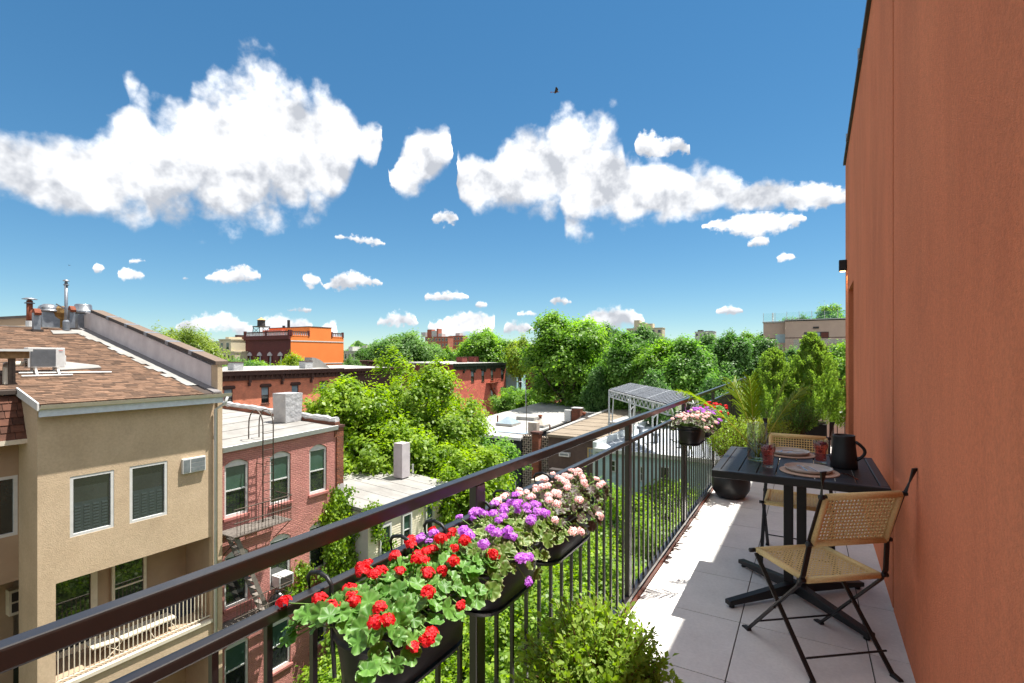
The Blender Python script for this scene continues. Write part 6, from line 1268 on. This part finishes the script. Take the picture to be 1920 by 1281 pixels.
# lattice walls and pillar between the two houses
lt = thing('lattice_wall', 'pale diamond lattice wall with a brick pillar between the dark houses', 'wall', (-21,LY,GZ)); xm = P(1028,812,Y=LY).x
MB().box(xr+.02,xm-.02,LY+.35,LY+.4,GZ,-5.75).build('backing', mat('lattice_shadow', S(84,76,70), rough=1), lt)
m_ = MB(); W_ = xm-xr-.04; Hh = -5.75+10.6; sp = .42
import itertools
def clip_bar(c, sgn):
    pts = []
    for i in range(81):
        s_ = W_*i/80; z_ = -10.6+(c+sgn*s_)
        if -10.6 <= z_ <= -5.75: pts.append((s_, z_))
    return (pts[0], pts[-1]) if len(pts) > 1 else None
c = -W_
while c < Hh+W_:
    for sg in (1,-1):
        r_ = clip_bar(c, sg)
        if r_: (a,za),(b,zb2) = r_; MB().bar((xr+.02+a,LY+.30,za),(xr+.02+b,LY+.30,zb2),.17,.12,up=(0,1,0)).build('lattice_bar', M_LATTICE, lt)
    c += sp
pc = P(1006,820,Y=LY-.1); pcw = .33
MB().box(pc.x-pcw,pc.x+pcw,LY-.35,LY+.28,GZ,P(1006,813,Y=LY).z).build('pillar', M_OLDBR, lt); MB().box(pc.x-pcw-.1,pc.x+pcw+.1,LY-.45,LY+.36,P(1006,813,Y=LY).z+.001,P(1006,809,Y=LY).z).build('pillar_cap', M_BROWNTRIM, lt)
bh = thing('brown_stucco_house', 'dark brown stucco house with a weathered tan roof behind the railing', 'house', (-16,50,GZ)); xe = P(1142,826,Y=LY).x
a1, a2 = P(1101,839,Y=LY), P(1119,856,Y=LY); op = [(a1.x,a2.x,a2.z-.25,a1.z)]
m_ = MB(); facade(m_, F, xm, xe, GZ, -5.5, op, .15); m_.quad((xe,LY,GZ),(xe,LY+20,GZ),(xe,LY+20,-5),(xe,LY,-5.5)); m_.build('wall', M_BROWNWALL, bh)
window(bh, F, *op[0], mat('yellow_wood_frame', S(196,170,116), rough=.6), M_PANEL, inset=.08, fw=.1, vbar=2)
a1, a2 = P(1051,847,Y=LY), P(1070,854,Y=LY); t = thing('window_air_conditioner', 'small white air conditioner on the dark brown stucco wall', 'air conditioner', (a1.x,LY,a1.z)); MB().box(a1.x,a2.x,LY-.35,LY-.003,a2.z-.1,a1.z).build('casing', M_WHITE, t); MB().box(a1.x+.1,a2.x-.1,LY-.36,LY-.351,a2.z,a1.z-.08).build('grille', M_ALU, t)
MB().hexa([(xm,LY-.3,-5.62),(xe+.2,LY-.3,-5.62),(xe+.2,LY+21,-4.9),(xm,LY+21,-4.9),(xm,LY-.3,-5.40),(xe+.2,LY-.3,-5.40),(xe+.2,LY+21,-4.7),(xm,LY+21,-4.7)]).build('roof', M_ROOFB, bh)
rgk = random.Random(6)
for k in range(9):
    yy = LY+.6+k*2.2; f0 = (yy-LY)/21; MB().hexa([(xm+.1,yy,-5.39+.7*f0),(xe+.1,yy+rgk.uniform(-.2,.2),-5.39+.7*f0),(xe+.1,yy+.15,-5.385+.7*f0),(xm+.1,yy+.15,-5.385+.7*f0),(xm+.1,yy,-5.36+.7*f0),(xe+.1,yy,-5.36+.7*f0),(xe+.1,yy+.15,-5.36+.7*f0),(xm+.1,yy+.15,-5.36+.7*f0)]).build('roof_lap', M_ROOFB, bh)
MB().hexa([(xm-.45,LY+.5,-5.86),(xm-.05,LY+.5,-5.86),(xm-.05,LY+22,-5.0),(xm-.45,LY+22,-5.0),(xm-.45,LY+.5,-5.3),(xm-.05,LY+.5,-5.3),(xm-.05,LY+22,-4.55),(xm-.45,LY+22,-4.55)]).build('party_parapet', M_ROOFG, bh)
def skylight(label, u, v, w_, m_glass, capped):
    q = low_at(u, v); t = thing('skylight', label, 'skylight', q); zz = q.z+.02
    MB().box(q.x-w_,q.x+w_,q.y-w_,q.y+w_,zz,zz+.22).build('curb', M_ROOFG, t); MB().hexa([(q.x-w_,q.y-w_,zz+.221),(q.x+w_,q.y-w_,zz+.221),(q.x+w_,q.y+w_,zz+.221),(q.x-w_,q.y+w_,zz+.221),(q.x-.12,q.y-.12,zz+.85),(q.x+.12,q.y-.12,zz+.85),(q.x+.12,q.y+.12,zz+.85),(q.x-.12,q.y+.12,zz+.85)]).build('pyramid', m_glass, t)
    if capped: MB().lathe([(.14,.86),(.14,1.0),(.24,1.02),(.2,1.15),(0,1.2)], (q.x,q.y,zz), 12).build('ventilator', M_RUST, t)
skylight('pale pyramid skylight on the dark sided house roof', 953, 797, .95, M_PANEL, False); skylight('rusty capped skylight beside the grey chimney', 1013, 800, .75, M_LATTICE, True); skylight('dark skylight with a cap on the weathered tan roof', 1095, 794, .75, M_CAPDARK, True)
q = low_at(989,787); t = tag(MB().box(q.x-1.1,q.x+1.1,q.y-.6,q.y+.6,q.z,q.z+.35).build('roof_hatch', M_ROOFG, bevel=.03), 'flat pale roof hatch behind the pyramid skylight', 'hatch')
q = low_at(975,811); tag(MB().box(q.x-2.0,q.x+1.0,q.y-.8,q.y+.8,q.z+.01,q.z+.05).build('roof_patch', mat('blue_grey_patch', S(150,166,180), rough=.6)), 'blue grey coated patch on the dark sided house roof', 'roof patch')
q = low_at(998,816); chimney('rough grey stucco chimney at the front of the pale flat roof', q.x-.45,q.x+.45,q.y,q.y+.6,q.z-.2,q.z+1.15,M_LATTICE,0)
q = low_at(1075,792); chimney('small red brick chimney at the back of the flat roofs', q.x-.2,q.x+.75,q.y,q.y+.8,q.z-.3,q.z+1.45,M_OLDBR,0,M_FARGREY); t = thing('meter_cabinet', 'white cabinet fixed left of the small red brick chimney', 'cabinet', (q.x-.7,q.y,q.z)); MB().box(q.x-1.05,q.x-.32,q.y,q.y+.5,q.z+.1,q.z+1.25).build('cabinet', M_WHITE, t); MB().tube([(q.x-.7,q.y-.02,q.z+.2),(q.x-1.0,q.y-.1,q.z-.2)], .04, 6).build('pipe', M_STEEL, t)
q = low_at(1120,782); tag(MB().box(q.x-2.2,q.x+2.0,q.y,q.y+.5,q.z-.2,q.z+.45).build('roof_wall', M_ROOFG), 'low grey block wall at the back of the weathered tan roof', 'wall')
for i, (u, v, h, r) in enumerate(((987,813,3.1,.03),(1031,808,.55,.07),(1101,810,.45,.12),(933,795,.9,.08))):
    q = low_at(u, v); tag(MB().tube([q,q+Vector((0,0,h))], r, 8).build('roof_pipe', M_RUST if i else M_IRON), ['tall thin antenna mast on the pale flat roof','short dark stub pipe at the edge of the pale roof','squat dark stub pipe on the weathered tan roof','dark vent post at the left end of the pale roof'][i], 'vent pipe')
# patio clutter in front of the brown house
q = P(1050,878,Y=37); t = thing('patio_deck', 'small raised deck with a grill below the brown stucco wall', 'deck', (q.x,37.5,GZ)); MB().box(xm+.3,xm+4.2,36.2,39.4,GZ,-8.6).build('platform', M_LATTICE, t); MB().box(xm+1.2,xm+2.6,37.6,38.3,-8.599,-7.9).build('grill', M_CAPDARK, t)
# pale blue sided house
bl = thing('pale_blue_sided_house', 'pale blue sided house seen through the railing bars', 'house', (-9,40,GZ)); BY = 33.5; xa = P(1120,840,Y=BY).x; xb = -4.2; F = FY(BY)
wins = [(P(1146,862,Y=BY).x,P(1155,862,Y=BY).x,-6.5,-5.7),(P(1238,875,Y=BY).x,P(1256,875,Y=BY).x,-7.3,-5.75),(P(1200,875,Y=BY).x,P(1206,875,Y=BY).x,-6.9,-5.9)]
MB().box(xa,xb,BY+.02,BY+13,GZ,-5.1).build('core', M_BLUESID, bl); z = GZ+.5
while z < -5.15:
    segs = []; s = xa
    for a, b, c, d in sorted(wins):
        if c-.06 < z+.06 < d+.06: segs.append((s,a-.04)); s = b+.04
    segs.append((s,xb))
    for a, b in segs:
        if b-a > .05: MB().hexa([(a,BY+.019,z),(b,BY+.019,z),(b,BY-.022,z),(a,BY-.022,z),(a,BY+.019,z+.148),(b,BY+.019,z+.148),(b,BY-.004,z+.148),(a,BY-.004,z+.148)]).build('siding_board', M_BLUESID, bl)
    z += .15
for w in wins: window(bl, F, *w, M_WHITE, M_PANE, inset=0, fw=.06, proud=.03)
MB().box(xa-.1,xb+.1,BY-.15,BY+13,-5.099,-4.95).build('roof', mat('blue_grey_roof', S(150,160,172), S(176,178,180), rough=.7, scale=.4), bl); MB().box(xa-.15,xb+.1,BY-.30,BY-.151,-5.2,-4.93).build('gutter', M_WHITE, bl)
MB().box(xa-.3,xa-.02,BY-.1,BY+13,GZ,-4.55).build('side_parapet', mat('pale_trim', S(206,212,212), rough=.7), bl)
MB().box(-16.5,xb+4,BY+13.1,BY+26,GZ,-4.9).build('rear_roof', M_ROOFG, bl)
# solar canopy
sc = thing('solar_canopy', 'solar panel canopy on a white steel truss frame over the roofs', 'solar canopy', (-9,37,-5)); cz = -1.25
c0, c1, c2, c3 = (Vector(v) for v in ((-13.87,39.47,-1.30),(-12.9,42.0,-.88),(-5.6,31.3,-.88),(-6.55,28.8,-1.30)))
n1, n2 = 10, 3
for i in range(n1):
    for j in range(n2):
        f0, f1 = i/n1+.004, (i+1)/n1-.004; g0, g1 = j/n2+.01, (j+1)/n2-.01
        pt = lambda f, g: (c0.lerp(c3, f)).lerp(c1.lerp(c2, f), g)
        p = [pt(f0,g0),pt(f1,g0),pt(f1,g1),pt(f0,g1)]; MB().hexa([tuple(v) for v in p]+[(v.x,v.y,v.z+.05) for v in p]).build('solar_panel', M_SOLAR, sc)
for k in range(34):
    f = (k+.5)/34; a, b = c0.lerp(c3,f)+Vector((0,0,.056)), c1.lerp(c2,f)+Vector((0,0,.056)); MB().bar(a,b,.07 if k in (11,23) else .028,.02).build('panel_strip', mat('grey_strip', S(176,180,186), rough=.5), sc)
for a, b in ((c0,c3),(c1,c2),(c0,c1)):
    lo = Vector((0,0,-.55)); MB().bar(a-Vector((0,0,.06)),b-Vector((0,0,.06)),.09,.10).bar(a+lo,b+lo,.08,.08).build('truss_chord', M_STEEL, sc); nn = 16 if a is not c0 or b is c3 else 9; w_ = MB()
    for k in range(nn): p, q_ = a.lerp(b,k/nn), a.lerp(b,(k+1)/nn); md = a.lerp(b,(k+.5)/nn)+lo; w_.bar(p-Vector((0,0,.07)),md,.05,.05); w_.bar(md,q_-Vector((0,0,.07)),.05,.05)
    w_.build('truss_web', M_STEEL, sc)
def leg(a, b, wd=.10): MB().bar(a, b, wd, wd).build('leg', M_STEEL, sc)
for cpt in (c0, c1, c0.lerp(c3,.42), c1.lerp(c2,.42), c3, c2):
    fy = max(cpt.y, 33.9); ax = (c3-c0).normalized()*1.3
    leg(cpt+Vector((0,0,-.1)), Vector((cpt.x,fy,-4.95))); leg(cpt+Vector((ax.x,ax.y,-.6)), Vector((cpt.x+.3,max(fy-.3,33.9),-4.95)), .08); MB().bar(Vector((cpt.x,cpt.y,cz-1.9)),cpt+Vector((ax.x*.6,ax.y*.6,-1.9)),.07,.07).build('strut', M_STEEL, sc)
t = thing('roof_clutter', 'grey vents and pipes on the roof under the solar canopy', 'roof equipment', (-12,38,-4.95))
for x, y, h in ((-12.0,38.5,1.3),(-11.2,39.2,.9),(-9.6,37.6,.7),(-7.5,36.5,.5)): MB().lathe([(.16,0),(.16,h-.2),(.3,h-.18),(.3,h),(0,h+.1)], (x,y,-4.949), 12).build('vent', M_ALU, t)
MB().box(-13.2,-12.4,40,41,-4.949,-4.0).build('unit', M_LATTICE, t)

# street lamp and parked cars
q = P(986,775,X=-33); t = thing('street_lamp', 'grey street lamp pole with a curved arm rising behind the flat roof', 'street lamp', (q.x,q.y,GZ)); zt_ = P(986,724,X=-33).z; MB().tube([(q.x,q.y,GZ),(q.x,q.y,zt_)], [.09,.06], 8).build('pole', M_STEEL, t)
h = P(978,716,X=-33.8); MB().tube([(q.x,q.y,zt_-.05),(q.x-.3,q.y,zt_+.3),(h.x,h.y,h.z)], .035, 6).build('arm', M_STEEL, t); MB().box(h.x-.4,h.x+.05,h.y-.12,h.y+.12,h.z-.06,h.z+.06).build('lamp_head', M_STEEL, t, bevel=.04)
def car(label, x, y, m):
    t = thing('parked_car', label, 'car', (x,y,GZ), 'parked cars in the cross street'); z = GZ+.03
    b = MB(); sec = [(-2.2,.35,.75),(-2.1,.3,.9),(-1.0,.28,.98),(1.3,.28,1.0),(2.1,.3,.85),(2.25,.4,.7)]; vs = []
    for (xx, lo, hi) in sec: vs += [(x+xx,y-.85,z+lo),(x+xx,y+.85,z+lo),(x+xx,y+.85,z+hi),(x+xx,y-.85,z+hi)]
    fs = [(i*4+k,i*4+(k+1) % 4,(i+1)*4+(k+1) % 4,(i+1)*4+k) for i in range(5) for k in range(4)]+[(3,2,1,0),(20,21,22,23)]; b.add(vs, fs).build('body', m, t, bevel=.05)
    c_ = MB().hexa([(x-1.3,y-.8,z+.95),(x+1.5,y-.8,z+.97),(x+1.5,y+.8,z+.97),(x-1.3,y+.8,z+.95),(x-.6,y-.62,z+1.42),(x+.9,y-.62,z+1.42),(x+.9,y+.62,z+1.42),(x-.6,y+.62,z+1.42)]).build('windows', M_PANE, t)
    MB().box(x-.55,x+.85,y-.6,y+.6,z+1.421,z+1.45).build('roof', m, t, bevel=.02)
    for xx in (-1.35,1.35):
        for yy in (-.86,.68): w = MB().tube([(x+xx,y+yy,z+.31),(x+xx,y+yy+.18,z+.31)], .32, 16).build('wheel', M_CAPDARK, t); MB().tube([(x+xx,y+yy-.01,z+.31),(x+xx,y+yy+.19,z+.31)], .18, 12).build('rim', M_ALU, w)
    for yy in (-.6,.6): MB().box(x-2.26,x-2.2,y+yy-.15,y+yy+.15,z+.6,z+.72).build('headlight', M_WHITE, t)
for u, lab, m in ((966,'white car parked beyond the flat roof, left one',M_WHITE),(990,'grey car parked beyond the flat roof beside the street lamp',M_FARGREY)):
    q = P(u,768,Z=GZ+1.0); s_ = 96/q.y; car(lab, q.x*s_, 96, m)
# birds
def bird(label, u, v, D, s):
    q = P(u, v, D=D); t = thing('bird', label, 'bird', q); R = Vector((CY_,SY_,0)); Fw = Vector((-SY_,CY_,0))
    m = MB(); o = lambda a, b, c: q+R*a*s+Fw*b*s+Vector((0,0,c*s))
    vs = []; ring = 8; secs = [(-.55,.01,.0),(-.3,.07,.0),(0,.11,.02),(.25,.09,.03),(.4,.07,.05),(.5,.06,.06),(.58,.015,.05)]
    for (a, r, zc_) in secs:
        for k in range(ring): an = 6.283*k/ring; vs.append(o(a, math.cos(an)*r, zc_+math.sin(an)*r*.9))
    fs = [(i*ring+k,i*ring+(k+1) % ring,(i+1)*ring+(k+1) % ring,(i+1)*ring+k) for i in range(len(secs)-1) for k in range(ring)]
    m.add(vs, fs).build('body', mat('bird_brown', S(120,82,58), S(70,52,44), rough=.8), t, smooth=True)
    for sd, tz in ((1,.28),(-1,.16)):
        w = MB(); p = [o(.3,sd*.05,.06),o(.35,sd*.5,.06+tz),o(.05,sd*1.1,.10+tz*.9),o(-.12,sd*1.05,.08+tz*.85),o(-.12,sd*.45,.04+tz*.8),o(-.2,sd*.05,.04)]
        w.prism(p, (0,0,.025*s)).build('wing', mat('bird_dark', S(60,48,46), rough=.8), t)
    w = MB(); w.prism([o(-.5,-.04,0),o(-.5,.04,0),o(-.85,.16,-.02),o(-.85,-.16,-.02)], (0,0,.02*s)).build('tail', mat('bird_tail', S(170,96,60), rough=.8), t)
bird('hawk with brown underside soaring high over the tree', 1042, 173, 45, .55); bird('tiny dark bird far off above the tall silver flue', 130, 498, 120, .35)

# ------------------------------------------------------------------ trees
def tree_at(name, label, u, vt, vb, hw, D, m, seed, **k):
    c = P(u, (vt+vb)/2, D=D); R = (hw/FPX*D, hw/FPX*D, (vb-vt)/2/FPX*D)
    return make_tree(name, label, (c.x, c.y, GZ), c, R, m, M_BARK, seed, **k)
tree_at('big_tree', 'large bright yellow green tree behind the flat white roof', 762, 688, 910, 172, 31, L_BRIGHT, 51, lobes=34, clumps=560, per=120, leaf=.25, clump_r=.62, lobe_r=.31)
q = P(640,790,D=29); make_tree('big_tree', 'smaller bright tree at the left flank of the large one', (q.x,q.y,GZ), P(640,785,D=29), (1.9,1.9,2.3), L_BRIGHT, M_BARK, 52, lobes=12, clumps=150, per=90, leaf=.22, clump_r=.5)
tree_at('big_tree', 'tallest tree, broad and green, in the middle of the view', 1062, 582, 790, 96, 68, L_MID, 53, lobes=36, clumps=420, per=130, leaf=.46, clump_r=1.2, lobe_r=.29, trunk_r=.5)
belt = [(1175,630,775,52,60),(1235,628,755,48,56),(1290,640,752,45,52),(1345,650,745,40,50),(1150,640,770,40,64),(1395,640,730,44,54)]
protos = []
for i, (u, vt, vb, hw, D) in enumerate(belt[:3]):
    protos.append(tree_at('belt_tree', ['broad green tree just right of the tallest tree','broad green tree above the solar canopy','rounded green tree above the right half of the solar canopy'][i], u, vt, vb, hw, D, (L_DEEP, L_MID, L_DEEP)[i], 60+i, lobes=26, clumps=230, per=150, leaf=.36, clump_r=.85, lobe_r=.32, group='belt of trees behind the roofs'))
def plant_copy(src, label, u, vt, D, sc, rz, group='belt of trees behind the roofs', vz=1.0):
    c = P(u, vt, D=D); top = {0: belt[0], 1: belt[1], 2: belt[2]}[src]; zt0 = CAM_H+(HY-top[1])/FPX*top[4]; h0 = zt0-GZ; s = (c.z-GZ)/h0
    return copy_thing(protos[src], (c.x, c.y, GZ), label, rz, (s*sc, s*sc, s), group, (L_DARK, L_MID, L_LIME, L_DEEP, L_MID)[int(u*7) % 5])
more = [(0,1205,618,72,.9,1.0,'tree of the back row of the belt, second from the tallest tree'),(1,1265,624,72,.9,2.0,'tree of the back row of the belt above the canopy middle'),(2,1325,634,66,.9,3.0,'tree of the back row of the belt right of the canopy'),(0,1370,630,58,.8,4.0,'tree of the belt behind the palm fronds'),(1,1412,614,76,.85,5.0,'dark tree left of the pinkish modern building'),(2,1440,640,58,.8,.7,'tree in front of the left end of the modern building'),(0,1480,662,52,.75,1.7,'tree below the modern building window'),(1,1535,668,48,.7,2.7,'tree in front of the lower glass rail of the modern building'),(2,1572,650,44,.7,3.7,'yellowish tree hugging the terracotta wall edge'),(0,1140,615,78,.8,.3,'tree filling behind the right flank of the tallest tree'),(1,1345,690,42,.65,.9,'low tree between the canopy and the palm fronds'),(2,1230,700,46,.7,2.2,'low tree right above the solar panels'),(0,1120,690,60,.6,2.9,'low tree left of the solar canopy'),(1,1490,585,125,.8,1.2,'left one of the trees rising behind the modern building roof'),(2,1548,577,125,.85,4.4,'right one of the trees rising behind the modern building roof')]
for s_, u, vt, D, sc, rz_, lab in more: plant_copy(s_, lab, u, vt, D, sc, rz_)
bt = tree_at('street_tree', 'dark green tree left of the far red apartment block', 760, 616, 700, 58, 112, L_FAR, 71, lobes=22, clumps=200, per=110, leaf=.62, clump_r=1.6, lobe_r=.34, group='street trees')
bt2 = tree_at('street_tree', 'round green tree right of the far red apartment block', 914, 616, 690, 50, 112, L_MID, 72, lobes=22, clumps=200, per=110, leaf=.62, clump_r=1.5, lobe_r=.36, group='street trees')
def cp(src, u, vt, D, lab, s, vt0, D0, rz_, hs=1.0):
    z0 = CAM_H+(HY-vt0)/FPX*D0-GZ; c = P(u, vt, D=D); k = (c.z-GZ)/z0; return copy_thing(src, (c.x,c.y,GZ), lab, rz_, (k*s,k*s,k), 'street trees', (L_FAR, L_LIME, L_DARK, L_MID)[int(u*3) % 4])
for u, vt, D, s, rz_, lab in ((710,640,130,.8,1,'small far tree right of the cream bay block'),(845,650,120,.7,2,'yellowish small tree below the far red block'),(878,645,118,.6,3,'small tree between the far red block and the round tree'),(975,630,100,.6,4,'tree wedged between the round tree and the tallest tree'),(690,648,150,.7,5,'far tree beside the pale green block'),(820,648,140,.7,.5,'far tree in front of the far red block'),(660,668,110,.5,1.5,'low tree below the orange building corner')): cp(bt2, u, vt, D, lab, s, 616, 112, rz_)
for u, vt, D, s, rz_, lab in ((432,672,80,.75,1,'street tree behind the red row, first from the left'),(462,668,82,.7,2,'street tree behind the red row, second from the left'),(497,672,80,.7,3,'street tree behind the red row, third from the left'),(547,658,84,.5,4,'darker rounded tree in front of the orange wall'),(580,676,82,.6,5,'low tree right of the darker one below the orange wall'),(523,682,80,.6,6,'low tree in front of the maroon front'),(452,632,150,.6,.4,'tree top behind the parapet beside the red block'),(478,644,140,.4,1.4,'tree beside the maroon front')): cp(bt, u, vt, D, lab, s, 616, 112, rz_)
ft = tree_at('feathery_tree', 'feathery yellow green tree rising behind the sloping parapet', 345, 612, 700, 72, 62, L_YELLOW, 73, lobes=26, clumps=300, per=60, leaf=.42, clump_r=.9, lobe_r=.3, width=.3)
for u, v, lab in ((965,740,'leafy bush on the corner below the red house'),(940,755,'small bush at the foot of the red house'),(985,735,'dense round bush left of the street lamp'),(1010,745,'dense bush under the tallest tree')):
    q = P(u, v, D=85); make_tree('street_bush', lab, (q.x,q.y,GZ), (q.x,q.y,q.z-1.0), (2.4,2.4,2.2), L_MID, M_BARK, int(u), lobes=10, clumps=70, per=60, leaf=.34, clump_r=.7, group='bushes at the corner', cat='bush')
for u, v, D, r, lab in ((850,905,29,2.2,'dense low tree at the right foot of the large bright tree'),(900,890,33,2.4,'dense low tree between the large bright tree and the dark sided house'),(800,905,27.5,1.7,'low bush behind the edge of the flat white roof'),(880,930,26,2.2,'leafy bush right of the cream sided wall')):
    q = P(u, v, D=D); make_tree('garden_tree', lab, (q.x,q.y,GZ), (q.x,q.y,q.z), (r,r,r*1.1), L_BRIGHT if u < 900 else L_DEEP, M_BARK, int(u)+3, lobes=14, clumps=150, per=90, leaf=.22, clump_r=.5, group='garden trees', cat='tree')
# far wood along the horizon: one mass
rg = np.random.default_rng(90); n = 42000; az = rg.uniform(-1.75, .75, n); D = rg.uniform(330, 620, n); ht = (7.0+3.5*np.sin(az*37)+2.5*np.sin(az*91+1)+1.5*np.sin(az*211))*D/450; z = GZ+rg.random(n)**.6*(ht-GZ)*.98
pts = np.stack([D*np.sin(az), D*np.cos(az), z], 1); o = link('distant_wood', leaf_mesh('distant_wood', pts, rnd_unit(rg,n), rnd_unit(rg,n)+np.array([0,0,.6]), rg.uniform(2,4.5,n), .8), L_FAR); tag(o, 'far green tree line along the horizon', 'wood', kind='stuff')

# ------------------------------------------------------------------ shrubs and climbers in the yards below the railing
sp = random.Random(77)
yard = [(-8.5,14.5,-8.6,2.6,'L_IVY'),(-6.0,18.0,-8.2,2.7,'L_IVY'),(-9.5,20.0,-8.5,2.8,'L_BRIGHT'),(-5.2,22.5,-7.7,2.6,'L_IVY'),(-8.0,25.5,-7.9,2.7,'L_IVY'),(-4.0,27.5,-7.6,2.5,'L_BRIGHT'),(-6.8,30.2,-7.9,2.2,'L_IVY'),(-10.8,29.5,-8.4,2.4,'L_DEEP'),(-10.5,10.5,-9.0,2.4,'L_IVY'),(-7.2,10.0,-9.2,2.4,'L_BRIGHT'),(-5.0,13.0,-8.8,2.2,'L_IVY'),(-12.8,24.0,-8.6,2.2,'L_DEEP'),(-13.4,12.8,-9.7,2.0,'L_IVY'),(-12.9,16.8,-9.6,2.2,'L_IVY'),(-2.6,31.5,-8.2,1.8,'L_IVY'),(-12.6,8.2,-9.9,1.9,'L_IVY'),(-3.6,18.5,-8.9,2.0,'L_BRIGHT')]
words = ['nearest','second','third','fourth','fifth','sixth','seventh','eighth','ninth','tenth','eleventh','twelfth','thirteenth','fourteenth','fifteenth','sixteenth','seventeenth']
order = sorted(range(len(yard)), key=lambda i: math.hypot(yard[i][0], yard[i][1]))
for rank, i in enumerate(order):
    x, y, z, r, mm = yard[i]
    make_tree('yard_shrub', 'leafy shrub in the yards below the railing, '+words[rank]+' from the terrace', (x,y,GZ), (x,y,z), (r,r*1.15,r*.95), globals()[mm], M_BARK, 200+i, lobes=18, clumps=230, per=70, leaf=.17, clump_r=.42, lobe_r=.36, group='shrubs in the yards', cat='shrub', width=.7)
